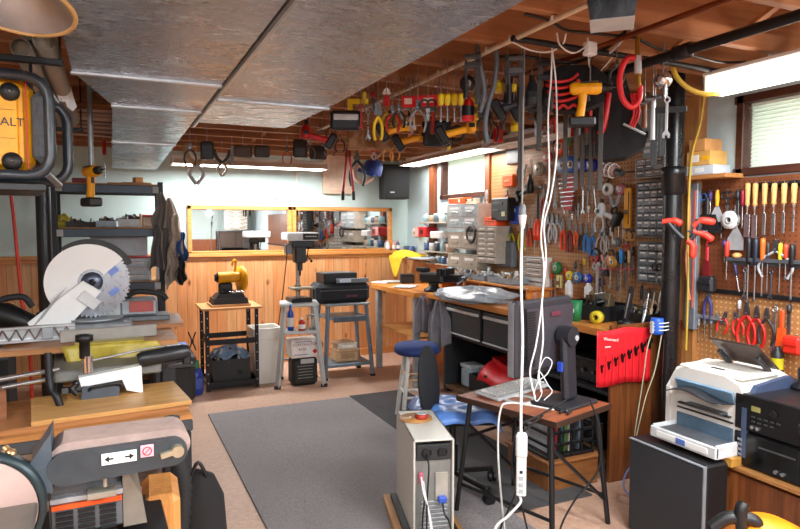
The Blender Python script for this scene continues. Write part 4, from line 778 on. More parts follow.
# blue-grey stand with black bag
zk = .745; p = onZ(346, 303, zk); r = thing('blue_stand', 'blue-grey steel stand holding the black fabric case', 'stand', (p.x+.01, p.y+.14, 0)); BG = mat('7f93a3', .4, .4)
q = MB(); q.box((0, 0, zk-.012), (.46, .36, .024), .004); part(r, 'top', q, mat('8d979c', .4, .3)); bs = r.location.copy()
for sx in (-1, 1):
    for sy in (-1, 1): q = MB(); q.bar((sx*.2, sy*.15, zk-.02), (sx*.25, sy*.2, .012), .035, .035, .004); lg = part(r, 'leg', q, BG); q = MB(); q.box((sx*.25, sy*.2, .012), (.045, .045, .024)); part(lg, 'foot', q, BLACK)
q = MB(); q.box((0, 0, .6), (.42, .32, .03), .003); part(r, 'shelf', q, BG); q = MB(); q.box((0, 0, .13), (.48, .38, .03), .003); part(r, 'shelf', q, BG)
q = MB(); q.box((.02, -.17, .585), (.34, .012, .05), .002); part(r, 'drawer', q, mat('4b5764', .5))
r = thing('fabric_case', 'black soft fabric case on top of the blue-grey stand', 'case', (bs.x-.03, bs.y, zk)); q = MB(); q.box((0, 0, .1), (.56, .3, .2), .04); part(r, 'case', q, mat('1c1e24', .85, 0, .2, 20, .3))
q = MB(); q.torus((0, 0, .1), .001, .0005, 'Y', 4, 4); q.box((0, -.152, .13), (.5, .004, .008)); part(r, 'zipper', q, DSTEEL); q = MB(); q.box((.08, -.153, .07), (.12, .003, .02)); part(r, 'red_badge', q, mat('5a2a3a', .5))
q = MB(); q.box((-.282, 0, .1), (.02, .12, .12), .008); part(r, 'side_pocket', q, BLACK)
r = thing('disc_player', 'black flat disc player lying on the fabric case', 'disc player', (bs.x-.06, bs.y-.0, zk+.201), 4); q = MB(); q.box((0, .0, .05), (.36, .22, .1), .006); part(r, 'body', q, BLACK); q = MB(); q.box((.06, -.1, .12), (.3, .2, .03)) if False else q.box((.0, -.112, .052), (.34, .006, .07)); part(r, 'front_panel', q, mat('2b2d30', .3))
r = thing('tape_case', 'grey and white plastic case lying in front on the fabric case', 'case', (bs.x+.06, bs.y-.135, zk+.2005), 0); q = MB(); q.box((0, 0, .022), (.34, .035, .044), .004); part(r, 'case', q, mat('70757a', .4)); q = MB(); q.box((-.08, -.0185, .022), (.12, .003, .032)); part(r, 'white_label', q, mat('c9d6e8', .4))
for i, (d, z, c, lb) in enumerate((((.24, .2, .13), .146, 'c4a27c', 'tan carton on the lower shelf of the blue-grey stand'), ((.2, .19, .06), .2765, 'd9cfbf', 'white-labelled flat carton on top of the tan one'), ((.22, .17, .02), .337, 'b79a7c', 'thin card sheet on the cartons under the stand'))):
    if i < 2:
        t = bx('carton', lb, 'carton', (bs.x+.01, bs.y-.03, z), d, mat(c, .7), mat(c, .7)); q = MB(); q.box((0, -d[1]/2-.004, d[2]*.5), (d[0]*.6, .002, d[2]*.4), 0); part(t, 'printed_label', q, mat('f0eee8', .6) if i else mat('a88662', .6))
    else: single('card_sheet', lb, 'card', MB().box((0, 0, .003), (d[0], d[1], .006)), mat(c, .7), (bs.x-.02, bs.y-.02, z), 12)
# blue bottle on the floor, box pile by the rack
p = onZ(196, 394, 0); r = thing('cleaner_bottle', 'blue bottle with green cap on the floor in front of the saws', 'bottle', tuple(p)); q = MB(); q.lathe([(0, 0), (.06, 0), (.065, .02), (.065, .17), (.05, .22), (.03, .24)], n=18); part(r, 'body', q, mat('2540a0', .35)); q = MB(); q.lathe([(.034, .23), (.034, .3), (.02, .31), (0, .31)], n=14); part(r, 'cap', q, GRN); q = MB(); q.lathe([(.066, .06), (.066, .15)], n=18); part(r, 'label_band', q, mat('5064b8', .5))
p = onZ(181, 402, 0); bx('storage_crate', 'dark crate on the floor below the blue box near the rack', 'crate', (p.x-.06, p.y+.1, 0), (.36, .34, .4), mat('29292b', .6), mat('3a3a3c', .6))
t = bx('blue_box', 'tilted blue and red box on the dark crate', 'box', (p.x-.04, p.y+.08, .402), (.2, .14, .09), mat('3f7cc8', .4), mat('5590d8', .4)); q = MB(); q.box((-.1, -.03, .05), (.012, .06, .07)); part(t, 'red_end', q, RED)
q = MB(); q.cyl((0, 0, 0), (.06, 0, .16), .006).cyl((.06, 0, 0), (0, .02, .16), .006).ball((.03, 0, .08), .014); single('spring_clamp', 'black spring clamp standing open beside the blue box', 'clamp', q, BLACK, (p.x+.07, p.y-.02, .4425))
# wall things
p = onY(337, 175, YB); r = thing('breaker_panel', 'beige electrical panel box on the back wall right of the light', 'electrical panel', (p.x, YB, p.z)); kk = S(p, 1); q = MB(); q.box((0, -.03, 0), (31*kk, .06, 38*kk), .005); part(r, 'box', q, mat('d9b9a2', .6)); q = MB(); q.box((0, -.063, 0), (25*kk, .006, 31*kk), .003); part(r, 'door', q, mat('dcc0ab', .5))
p = onY(275, 199, YB); single('thermometer', 'tiny dark label on the wall above the left mirror', 'label', MB().box((0, -.003, 0), (.05, .006, .014)), DSTEEL, (p.x, YB-.001, p.z))
# black wall speaker in the corner, on its bracket
p = onY(396, 182, 6.5); kk = S(p, 1); r = thing('wall_speaker', 'black loudspeaker hung high in the far corner', 'loudspeaker', (p.x, 6.55, p.z), -10); q = MB(); q.box((0, 0, 0), (27*kk, .22, 34*kk), .008); part(r, 'cabinet', q, mat('0b0c0f', .6)); q = MB(); q.box((0, -.113, 0), (24*kk, .008, 31*kk), .003); part(r, 'grille', q, mat('101114', .8, 0, .2, 80)); q = MB(); q.box((0, .19, 0), (.05, .16, .05)); part(r, 'wall_mount', q, IRON)
q = MB(); q.box((-.05, -.118, -.12), (.05, .002, .012), 0); part(r, 'name_badge', q, LGREY)
# behind the viewpoint, seen only in the mirrors
r = thing('dark_cabinet', 'tall dark cabinet seen in the left mirror', 'cabinet', (2.72, -2.05, 0)); q = MB(); q.box((0, 0, .7), (.8, .55, 1.4), .01); part(r, 'body', q, mat('3a2c26', .5))
for s in (-1, 1): q = MB(); q.box((s*.2, .28, .7), (.38, .015, 1.3), .004); x = part(r, 'door', q, mat('44342c', .5)); q = MB(); q.cyl((s*.04, .3, .66), (s*.04, .3, .76), .008); part(x, 'handle', q, STEEL)
m, nt, b = base('striped_cloth'); L = nt.links.new; tcn = N(nt, 'ShaderNodeTexCoord'); sx = N(nt, 'ShaderNodeSeparateXYZ'); L(tcn.outputs['Object'], sx.inputs[0]); ab = N(nt, 'ShaderNodeMath', operation='ABSOLUTE'); L(sx.outputs['X'], ab.inputs[0])
sl = N(nt, 'ShaderNodeMath', operation='MULTIPLY_ADD'); L(ab.outputs[0], sl.inputs[0]); sl.inputs[1].default_value = -.25; L(sx.outputs['Z'], sl.inputs[2]); ml = N(nt, 'ShaderNodeMath', operation='MULTIPLY'); L(sl.outputs[0], ml.inputs[0]); ml.inputs[1].default_value = 11; fr = N(nt, 'ShaderNodeMath', operation='FRACT'); L(ml.outputs[0], fr.inputs[0])
rp = N(nt, 'ShaderNodeValToRGB'); rp.color_ramp.interpolation = 'CONSTANT'; e = rp.color_ramp.elements; e[0].position = 0; e[0].color = lin('e8e2d8'); e[1].position = .45; e[1].color = lin('8a6f64')
for po, c in ((.58, 'e8e2d8'), (.78, '6d7466'), (.9, 'c09a80')): x = e.new(po); x.color = lin(c)
L(fr.outputs[0], rp.inputs[0]); L(rp.outputs[0], b.inputs['Base Color'])
q = MB(); q.sheet(lambda u, v: ((u-.5)*.55, .014*math.sin(u*12), -.5*v), 14, 6, .006); r = thing('striped_blanket', 'striped zigzag blanket hanging over the cabinet in the left mirror', 'blanket', (2.72, -1.74, 1.93)); part(r, 'cloth', q, m); q = MB(); q.cyl((-.35, 0, .01), (.35, 0, .01), .015); q.cyl((-.34, 0, .01), (-.34, -.6, .01), .01); q.cyl((.34, 0, .01), (.34, -.6, .01), .01); part(r, 'hanging_rail', q, IRON)
# ================================================================ RIGHT SIDE: BENCHES
OR_ = wood('e0954c', 'b96d2b', 'Y', 2, .35); WAL = wood('94592f', '5c3318', 'Z', 1.6, .4, .14); ZB = .9; DKC = mat('2a2d31', .5, .1)
r = thing('workbench', 'long workbench with dark drawers under the pegboard tool wall', 'workbench', (2.92, 3.9, 0))
def bl(name, x0, x1, y0, y1, z0, z1, m, par=r, b=.002, label=None):
    q = MB(); q.box(((x0+x1)/2-par.location.x, (y0+y1)/2-par.location.y, (z0+z1)/2), (abs(x1-x0), abs(y1-y0), abs(z1-z0)), b); return part(par, name, q, m, label)
bl('worktop', 2.6, 3.24, 2.767, 5.1, ZB-.045, ZB, OR_)
bl('end_panel', 2.61, 3.2, 2.742, 2.765, 0, .93, WAL)
bl('front_frame', 2.62, 3.2, 4.74, 4.78, .06, ZB-.045, DKC); bl('divider', 2.63, 3.2, 3.52, 3.55, .06, ZB-.045, DKC); bl('back_panel', 3.18, 3.2, 2.75, 4.78, .06, ZB-.045, mat('1b1c1e', .7))
bl('bottom_shelf', 2.62, 3.18, 2.75, 4.78, .1, .13, wood('6b4a2e', '4a3019', 'Y', 2)); bl('drawer_carcass', 2.64, 3.15, 3.55, 4.74, .56, .855, BLACK)
for i, (a_, b_) in enumerate(((4.18, 4.72), (3.58, 4.13))):
    d = bl('drawer', 2.615, 2.645, a_, b_, .60, .84, mat('3b3f43', .4, .3)); q = MB(); q.box((2.607-2.92, (a_+b_)/2-3.9, .80), (.02, b_-a_-.03, .022), .003); part(d, 'drawer_pull', q, mat('d5d6d3', .35, .4)); q = MB(); q.box((2.612-2.92, (a_+b_)/2-3.9, .60), (.012, b_-a_, .012)); part(d, 'bottom_trim', q, LGREY)
for y in (5.0, 5.07): pass
q = MB(); q.box((-.28, 1.14, .43), (.05, .05, .86)); part(r, 'leg', q, GREY)
bl('inner_shelf', 2.64, 3.18, 2.75, 3.52, .5, .52, DKC)
r2 = thing('workbench', 'shorter orange-topped workbench in the far corner with a black vise', 'workbench', (2.87, 5.65, 0))
bl('worktop', 2.5, 3.24, 5.13, 6.17, ZB-.05, ZB-.002, OR_, r2)
for x, y in ((2.56, 5.2), (2.56, 6.1), (3.16, 5.2), (3.16, 6.1)): q = MB(); q.box((x-2.87, y-5.65, .425), (.06, .06, .85)); part(r2, 'leg', q, mat('9aa0a2', .5) if x < 3 else PINE)
bl('shelf', 2.56, 3.16, 5.2, 6.1, .45, .47, PINEY, r2); bl('back_rail', 3.1, 3.14, 5.2, 6.1, .6, .75, PINEY, r2)
# bench contents below
def bag(name, label, loc, d, m, rz=0, seed=1, cat='bag', amp=.015):
    rnd = random.Random(seed); ph = [rnd.uniform(0, 6) for _ in range(4)]; w, dp, h = d
    q = MB(); n, mm = 20, 12; vs = []
    for i in range(mm+1):
        f = i/mm; zz = h*f; s = math.sin(math.pi*min(1, .18+f*.82))**.45 if f > .0 else .85
        for j in range(n):
            a = 2*math.pi*j/n; c, s2 = math.cos(a), math.sin(a); e = .7
            x = math.copysign(abs(c)**e, c)*w/2*s; y = math.copysign(abs(s2)**e, s2)*dp/2*s; o = 1+amp*8*math.sin(a*3+ph[0]+f*5)*math.sin(f*6+ph[1])+amp*4*math.sin(a*7+ph[2]+f*11)
            vs.append((x*o, y*o, zz+amp*math.sin(a*4+ph[3])*f))
    fs = [(i*n+j, i*n+(j+1) % n, (i+1)*n+(j+1) % n, (i+1)*n+j) for i in range(mm) for j in range(n)]; fs.append(tuple(range(n-1, -1, -1))); fs.append(tuple(mm*n+j for j in range(n)))
    q.put(vs, fs, True); return single(name, label, cat, q, m, loc, rz)
crt = bin_('tool_crate', 'dark crate of pale bottles on the bench bottom shelf', 'crate', (2.86, 4.3, .1305), (.32, .36, .14), BLACK, [LGREY, mat('8aa0b4', .5), WHITE, BLACK], 0, 40, 12)
q = MB(); q.sheet(lambda u, v: (-.27+.54*u, -.16+.3*v, .02+.2*(1-.55*u)*(v**.5)+.012*math.sin(u*9+v*4)+.03*math.sin(v*6)*u), 16, 10, .006); q.prism([(-.26, 0), (.26, 0), (.26, .1), (-.26, .2)], -.02, .13)
single('red_bag', 'bright red angular fabric bag on the crate inside the dark bench', 'bag', q, mat('d8101c', .5, 0, .1), (2.82, 4.02, .24), -90)
bx('small_box', 'pale blue box at the left inside the dark bench', 'box', (2.78, 4.56, .1305), (.16, .14, .2), mat('9db0bd', .5), mat('c9d2d6', .5), -90)
single('loose_board', 'pale board lying at the foot of the dark bench cavity', 'board', MB().box((0, 0, .009), (.12, .5, .018), .002), wood('c9a06c', '9c7242', 'Y', 2), (2.69, 4.02, .1305), 6)
# a stereo on the inner shelf near end
for i, (z, h, lb) in enumerate(((.5205, .15, 'black amplifier on the inner shelf beside the red tool roll'), (.1305, .16, 'black tape deck on the bottom shelf beside the red tool roll'))):
    t = thing('amplifier', lb, 'hi-fi unit', (2.88, 3.12, z), -90); q = MB(); q.box((0, 0, h/2), (.42, .34, h), .005); part(t, 'body', q, BLACK); q = MB(); q.box((0, -.172, h/2), (.41, .006, h*.9), .002); part(t, 'front_panel', q, mat('1a1b1d', .25))
    for j in range(4): q = MB(); q.cyl((-.14+j*.09, -.19, h*.5), (-.14+j*.09, -.174, h*.5), .014, n=12); part(t, 'knob', q, DSTEEL)
# hanging cloths at the bench corner
def cloth_at(label, loc, w, h, c, rz, seed, name='hanging_cloth'):
    rnd = random.Random(seed); b = rnd.uniform(0, 6); r = thing(name, label, 'cloth', loc, rz); q = MB()
    q.sheet(lambda u, v: ((u-.5)*w*(.3+.7*min(1, v*2.5)), -.02-.02*math.sin(u*14+b)*(.3+v), -h*v*(1-.15*math.sin(u*4+b))), 20, 12, .004); part(r, 'cloth', q, mat(c, .9, 0, .2, 10, .3))
    q = MB(); q.tube([(0, .03, .02), (0, -.03, .0), (0, -.035, .02)], .004, 6); part(r, 'hanging_hook', q, STEEL); return r
p = onX(424, 298, 2.58); cloth_at('grey-violet apron hanging from the bench corner, left of two', (2.58, p.y, .87), .2, .38, '85838c', -60, 2, 'hanging_apron')
p = onX(440, 303, 2.57); cloth_at('grey apron hanging from the bench corner beside the drawers', (2.57, p.y, .86), .26, .42, '77767c', -70, 5, 'hanging_apron')
# on the far bench
def onB(px, py, z=ZB): p = onZ(px, py, z); return (p.x, p.y, z)
p = onB(407, 283); t = bx('black_box', 'small black box standing on the far orange bench', 'box', p, (.15, .12, .1), mat('14161a', .4), None, -20)
for i, (px, py, c, lb) in enumerate(((386, 282, 'dfe0dc', 'white paper sheet at the left end of the far bench'), (404, 287, 'c8cbd0', 'grey-white paper sheet in front of the small black box'), (396, 282, 'b4b2ac', 'greyish paper under the small black box edge'))):
    p = onB(px, py); q = MB(); q.sheet(lambda u, v: ((u-.5)*.3, (v-.5)*.21, .003+.006*abs(math.sin(u*4+i))), 8, 4, .001); single('paper_sheet', lb, 'paper', q, mat(c, .7, 0, .05), (max(p[0], 2.66), p[1], ZB-.001+.0018*i), 30+20*i, 'papers on the far bench')
# black bench vise
p = onB(428, 296); r = thing('bench_vise', 'big black bench vise bolted where the two benches meet', 'vise', (2.72, 5.16, ZB), 30)
q = MB(); q.lathe([(0, 0), (.09, 0), (.09, .02), (.05, .04), (.045, .09)], n=20); part(r, 'swivel_base', q, BLACK)
q = MB(); q.box((0, 0, .13), (.13, .26, .1), .02); q.box((0, -.1, .19), (.17, .045, .06), .006); part(r, 'fixed_jaw', q, BLACK)
q = MB(); q.box((0, -.2, .13), (.08, .2, .07), .01); q.box((0, -.16, .185), (.17, .04, .07), .006); part(r, 'sliding_jaw', q, IRON)
q = MB(); q.cyl((0, -.34, .13), (0, -.3, .13), .022); q.cyl((-.12, -.33, .09), (.12, -.33, .17), .008); q.ball((-.12, -.33, .09), .014, 8); q.ball((.12, -.33, .17), .014, 8); part(r, 'handle', q, DSTEEL)
q = MB(); q.box((.0, .12, .2), (.1, .1, .04), .008); part(r, 'anvil', q, IRON)
# bits on the bench back
bag('plastic_wrap', 'clear plastic wrapped heap lying on the long bench', onB(474, 300), (.5, .75, .1), mat('a9b1b8', .2, 0, .25, 22, .5, .8), 8, 8, 'bag', .02)
t = thing('newspaper', 'white printed papers beside the vise on the long bench', 'paper', (2.78, 4.86, ZB+.0005), 60); q = MB(); q.sheet(lambda u, v: ((u-.5)*.34, (v-.5)*.3, .006+.004*math.sin(u*6)), 8, 6, .002); part(t, 'sheet', q, mat('cfcfe2', .6, 0, .1, 40))
def tray(label, px, py, w, dp, h, m, fill, n, seed, rz=-90, z=ZB): p = onB(px, py, z); return bin_('parts_tray', label, 'tray', p, (w, dp, h), m, fill, rz, n, seed)
SH = [LGREY, WHITE, mat('8c8f93', .4), mat('a07a50', .5), CLEAR]
p = onX(478, 277, 3.02); bl_ = thing('back_shelf', 'low wooden riser shelf along the back of the bench', 'shelf', (3.08, 4.75, ZB-.0)); q = MB(); q.box((0, 0, .11), (.26, 1.5, .02), .003); part(bl_, 'board', q, OR_)
for y in (-.7, 0, .7): q = MB(); q.box((0, y, .05), (.24, .02, .1)); part(bl_, 'support', q, OR_)
zr_ = ZB+.1205
for i, (y, w, lb) in enumerate(((5.3, .36, 'long tray of small bagged parts at the far end of the riser'), (4.86, .34, 'middle tray of clear bagged parts on the riser'), (4.45, .36, 'near tray heaped with shiny parts on the riser'))):
    bin_('parts_tray', lb, 'tray', (3.07, y, zr_), (w, .2, .05), mat('8d949a', .4), SH, -90, 36, 20+i, 'trays on the riser')
single('tape_roll', 'pinkish roll of tape standing on the long bench', 'tape roll', MB().at(rz=0).lathe([(.025, -.025), (.055, -.025), (.055, .025), (.025, .025), (.025, -.025)], (0, 0, .056), 24, 'X'), mat('c98a7e', .6), onB(535, 302), -50)
single('glue_gun', 'black and yellow hand tool lying by the pink tape roll', 'tool', MB().tube([(-.1, 0, .03), (.02, 0, .035), (.07, 0, .03)], [.022, .026, .014]).box((-.06, .05, .02), (.05, .1, .035), .01), mat('3a3616', .5), onB(526, 308), 20)
# green cup, yellow tape, black trays by the end of the bench
p = onZ(581, 324, .9); 
r = thing('green_mug', 'green cup with a white emblem at the bench edge behind the monitor', 'cup', (2.68, 3.14, ZB)); q = MB(); q.lathe([(0, .002), (.033, 0), (.043, .13), (.04, .13), (.031, .01)], n=22); part(r, 'cup', q, GRN)
q = MB(); q.torus((-.0405, -.012, .07), .018, .002, 'X', 16, 5); q.bar((-.041, -.02, .06), (-.041, .0, .08), .004, .003); part(r, 'emblem', q, WHITE)
single('tape_roll', 'yellow roll of tape beside the green cup', 'tape roll', MB().lathe([(.018, -.02), (.04, -.02), (.04, .02), (.018, .02), (.018, -.02)], (0, 0, .041), 20, 'X'), mat('d4c02a', .5), (2.72, 2.99, ZB), 20)
for i, (x, y, z, d, lb) in enumerate(((2.9, 3.22, ZB, (.4, .3, .1), 'long black open tray on the bench behind the yellow tape'), (3.02, 2.95, ZB, (.3, .22, .07), 'smaller black tray on the bench near the standing black tool'))):
    bin_('black_tray', lb, 'tray', (x, y, z), d, mat('17181a', .45), [BLACK, IRON, DSTEEL, mat('5c4a30', .6)], -82, 20, 30+i)
r = thing('jointer_plane', 'tall black hand tool standing upright on the bench end', 'tool', (2.83, 2.86, ZB), -60); q = MB(); q.lathe([(0, 0), (.05, 0), (.052, .02), (.03, .035), (0, .036)], n=20); part(r, 'base', q, BLACK); q = MB(); q.bar((0, 0, .03), (.03, 0, .24), .04, .03, .008); part(r, 'body', q, IRON); q = MB(); q.bar((.0, -.02, .05), (.026, -.018, .2), .008, .008); part(r, 'bright_edge', q, STEEL)
for i, px in enumerate((641, 648, 655)):
    single('small_chisel', ['bright slim tool leaning at the bench end, nearest the black standing tool', 'pale slim tool leaning at the bench end, middle one', 'bright slim tool leaning at the bench end, beside the black pipe'][i], 'tool', MB().cyl((0, 0, 0), (.03, 0, .1), .01).cyl((.03, 0, .1), (.05, 0, .2), .004), [STEEL, mat('d9c2a0', .5), LGREY][i], (2.9+.07*i, 2.8+.02*i, ZB), 0, 'slim tools leaning at the bench end')
# ---- red wrench roll on the end panel
pa = onY(598, 331, 2.72); pb = onY(652, 326, 2.72); pc = onY(600, 387, 2.72); W = pb.x-pa.x; H = pa.z-pc.z
r = thing('wrench_roll', 'bright red tool roll of graded spanners on the wooden bench end panel', 'tool roll', (pa.x, 2.735, pa.z)); q = MB()
q.sheet(lambda u, v: (u*W, -.008-.006*abs(math.sin(u*math.pi*8))*v, -H*v-.006*math.sin(u*9)), 64, 8, .004); part(r, 'cloth', q, mat('e01f2c', .45, 0, .08))
for i in range(8):
    f = (i+.6)/8; s = .5+.75*f; z = -H*.62+H*.38*f-.02
    q = MB(); x = W*f; q.prism([(x-.005*s, z-.03), (x+.005*s, z-.03), (x+.006*s, z), (x+.017*s, z+.01*s), (x+.016*s, z+.03*s), (x+.007*s, z+.016*s), (x-.004*s, z+.015*s), (x-.011*s, z+.03*s), (x-.017*s, z+.012*s)], -.024, -.018); part(r, 'wrench', q, mat('1f1d1e', .35, .6))
    q = MB(); q.box((x-W/16, -.017, -H*.7), (.0015, .003, H*.5), 0); part(r, 'stitching', q, mat('a8121c', .6))
text(r, 'lettering', 'Westward', .026, WHITE, (W*.22, -.022, -H*.17), (90, 8, 0)); q = MB(); q.box((W*.18, -.016, -H*.3), (.04, .001, .006), 0); part(r, 'print_line', q, WHITE)
q = MB()
for x in (.02, W-.02): q.cyl((x, .0, -.008), (x, -.014, -.008), .006, n=8)
part(r, 'hanging_eyelet', q, BRASS)
# ---- blue spool tied to the pipe
p = onY(657, 326, 2.66); r = thing('cord_reel', 'blue reel tied to the black pipe with white cord', 'cord reel', tuple(p), 0); k = S(p, 1); q = MB(); q.lathe([(0, -8*k), (6*k, -8*k), (6.5*k, -5*k), (6.5*k, 5*k), (6*k, 8*k), (0, 8*k)], n=18); part(r, 'reel', q, mat('2f62c8', .4)); 
for dz in (-3.5, 0, 3.5): q = MB(); q.tube(spline([(-6*k, -.01, dz*k), (0, -6.8*k, dz*k), (12*k, -5*k, dz*k), (23*k, -.0, dz*k+.002)]), .004, 6); part(r, 'hanging_cord', q, mat('d8dcdc', .5))
q = MB(); q.box((-6.5*k, 0, -.005), (3*k, .02, 12*k)); part(r, 'pale_clip', q, LGREY)
# thin cables down the end panel
for i, pts in enumerate((((652, 332), (647, 350), (643, 380), (634, 440), (632, 480)), ((662, 333), (655, 370), (645, 400), (634, 450), (634, 480)), ((664, 340), (662, 390), (664, 430), (660, 478)))):
    P_ = [onY(x, y, 2.665-.01*i) for x, y in pts]; a = P_[0].copy()
    single('signal_cable', ['pale green cable running down the wooden end panel', 'second pale cable crossing to the first at the end panel foot', 'dark thin cable beside the drain pipe'][i], 'cable', MB().tube([v-a for v in spline(P_)], .0035, 6), mat(['aeb79a', 'b9bfa0', '2a241e'][i], .5), tuple(a))
P_ = [onZ(642, 463, .22), onZ(628, 470, .15), onZ(624, 488, .08), onZ(640, 505, .01)]; a = P_[0].copy()
single('blue_cable', 'light blue network cable looping onto the floor beside the black speaker', 'cable', MB().tube([v-a for v in spline(P_)], .005, 6), mat('5f86c4', .5), tuple(a))
# ================================================================ CABINET, PRINTER, HI-FI
r = thing('wood_cabinet', 'low walnut-veneer cabinet under the printer and hi-fi', 'cabinet', (2.83, .9, 0))
q = MB(); q.box((0, 0, .44), (.74, 2.8, .02), .003); part(r, 'top', q, wood('a87845', '7d5228', 'Y', 2)); q = MB(); q.box((.01, 0, .215), (.7, 2.76, .43), .003); part(r, 'carcass', q, WAL)
for i in range(3): q = MB(); q.box((-.348, .95-i*.9, .215), (.016, .86, .4), .002); d = part(r, 'door', q, WAL); q = MB(); q.tube([(-.357, .62-i*.9, .2), (-.385, .62-i*.9, .2), (-.385, .62-i*.9, .26), (-.357, .62-i*.9, .26)], .005, 6); part(d, 'door_handle', q, BLACK)
single('shelf_board', 'mustard-coloured board under the printer', 'board', MB().box((0, 0, .02), (.5, .46, .04), .002), wood('b98b3f', '93682a', 'Y', 2), (2.68, 2.05, .45))
r = thing('laser_printer', 'white and grey all-in-one laser printer on the low cabinet', 'printer', (2.66, 2.02, .4905), -90); PW = mat('dcdad4', .4, 0, .04); NV = mat('3c4a66', .45)
q = MB(); q.prism([(-.19, 0), (.19, 0), (.2, .26), (.17, .31), (.1, .335), (-.1, .335), (-.17, .31), (-.2, .26)], -.16, .2); part(r, 'shell', q, PW)
for s in (-1, 1): q = MB(); q.at(rz=90); q.prism([(-.17, 0), (.2, 0), (.2, .3), (.12, .335), (-.1, .31), (-.17, .22)], -.012+s*.206*-1, .012+s*.206*-1); part(r, 'side_panel', q, NV if s > 0 else PW)
q = MB(); q.box((.0, -.01, .333), (.34, .26, .016), .006); x = part(r, 'scanner_lid', q, mat('e4e0d6', .4, 0, .04)); q = MB(); q.box((0, -.08, .344), (.07, .012, .004)); part(x, 'vent', q, DSTEEL)
q = MB(); q.at((0, -.166, .245), rx=25); q.box((.0, 0, 0), (.31, .012, .07)); part(r, 'output_recess', q, mat('6a88a2', .5))
q = MB(); q.sheet(lambda u, v: ((u-.5)*.3, -.12-.14*v, .235+.02*math.sin(u*5)+.03*v*(u-.5)), 14, 6, .004); part(r, 'output_tray', q, mat('23252a', .4))
q = MB(); q.box((0, -.17, .16), (.28, .02, .006)); q.box((0, -.166, .135), (.3, .01, .006)); part(r, 'slot', q, BLACK); q = MB(); q.box((.02, -.18, .17), (.2, .05, .012)); part(r, 'bypass_lip', q, DSTEEL)
q = MB(); q.box((0, -.165, .07), (.3, .01, .08)); part(r, 'cassette_opening', q, mat('4c6478', .5))
q = MB(); q.prism([(-.18, 0), (.18, 0), (.18, .05), (.172, .06), (.16, .04), (-.16, .04), (-.172, .06), (-.18, .05)], -.3, -.16); q.box((0, -.3, .025), (.36, .02, .05)); part(r, 'paper_tray', q, mat('c9ccce', .4)); 
q = MB(); q.box((0, -.312, .025), (.28, .004, .026)); x = part(r, 'blue_label', q, WHITE); q = MB(); q.box((0, -.315, .025), (.05, .003, .026)); part(x, 'label_mark', q, mat('5272b8', .5))
q = MB(); q.box((0, -.23, .045), (.3, .13, .006)); part(r, 'tray_cover', q, mat('5d6268', .5))
q = MB(); q.at((.03, .13, .35), rx=52); q.box((0, 0, .1), (.26, .01, .2), .03); f_ = part(r, 'document_feeder', q, mat('4a3a34', .3))
for s in (-.1, .1): q = MB(); q.at((.03+s, .1, .35), rx=50); q.box((0, -.01, .05), (.02, .02, .11)); part(f_, 'guide', q, mat('2f3238', .4))
def hifi(label, z, h, kind):
    r = thing('hifi_unit', label, 'hi-fi unit', (2.68, 1.64, z), -90); q = MB(); q.box((0, .0, h/2), (.44, .36, h-.004), .005); part(r, 'body', q, mat('17171a', .35)); q = MB(); q.box((0, -.184, h/2), (.438, .01, h-.012), .003); fp = part(r, 'front_panel', q, mat('0f1012', .22))
    if kind == 0:
        q = MB(); q.lathe([(0, -.03), (.03, -.03), (.034, -.024), (.036, 0)], (.11, -.189, .085), 24, 'Y'); k_ = part(r, 'volume_knob', q, BLACK); q = MB(); q.torus((.11, -.205, .085), .036, .0025, 'Y', 28, 6); part(k_, 'chrome_ring', q, STEEL)
        q = MB(); q.box((-.12, -.19, .11), (.04, .004, .022)); part(r, 'display', q, mat('8f8a50', .4))
        for i in range(9): q = MB(); q.box((-.13+(i % 5)*.028, -.191, .075-.02*(i//5)), (.016, .006, .006)); part(r, 'button', q, DSTEEL)
        q = MB(); q.cyl((-.04, -.2, .11), (-.04, -.188, .11), .014); part(r, 'knob', q, IRON); q = MB(); q.cyl((-.13, -.2, .03), (-.13, -.188, .03), .008); q.cyl((-.105, -.2, .03), (-.105, -.188, .03), .008); part(r, 'jack_plug', q, CHROME)
    else:
        q = MB(); q.box((-.02, -.19, .09), (.19, .004, .1)); part(r, 'cassette_door', q, mat('090a0b', .15)); q = MB(); q.box((-.02, -.193, .11), (.16, .003, .008)); part(r, 'slot_line', q, DSTEEL)
        for i in range(5): q = MB(); q.box((-.19, -.191, .03+i*.022), (.02, .005, .01)); part(r, 'button', q, GREY)
        for x in (-.02, .01): q = MB(); q.cyl((x, -.2, .03), (x, -.188, .03), .008); part(r, 'knob', q, STEEL)
        q = MB(); q.box((.1, -.19, .08), (.003, .004, .13), 0); part(r, 'seam', q, DSTEEL)
    return r
hifi('black cassette deck at the bottom of the hi-fi stack by the printer', .45, .158, 1); hifi('black receiver with round volume knob on top of the hi-fi stack', .6085, .165, 0)
single('black_bottle', 'black squeeze bottle with yellow band on the receiver below the clamps', 'bottle', MB().lathe([(0, 0), (.045, 0), (.045, .012), (.02, .03), (.022, .09), (.014, .1), (0, .1)], n=16), BLACK, (2.8, 1.76, .774))
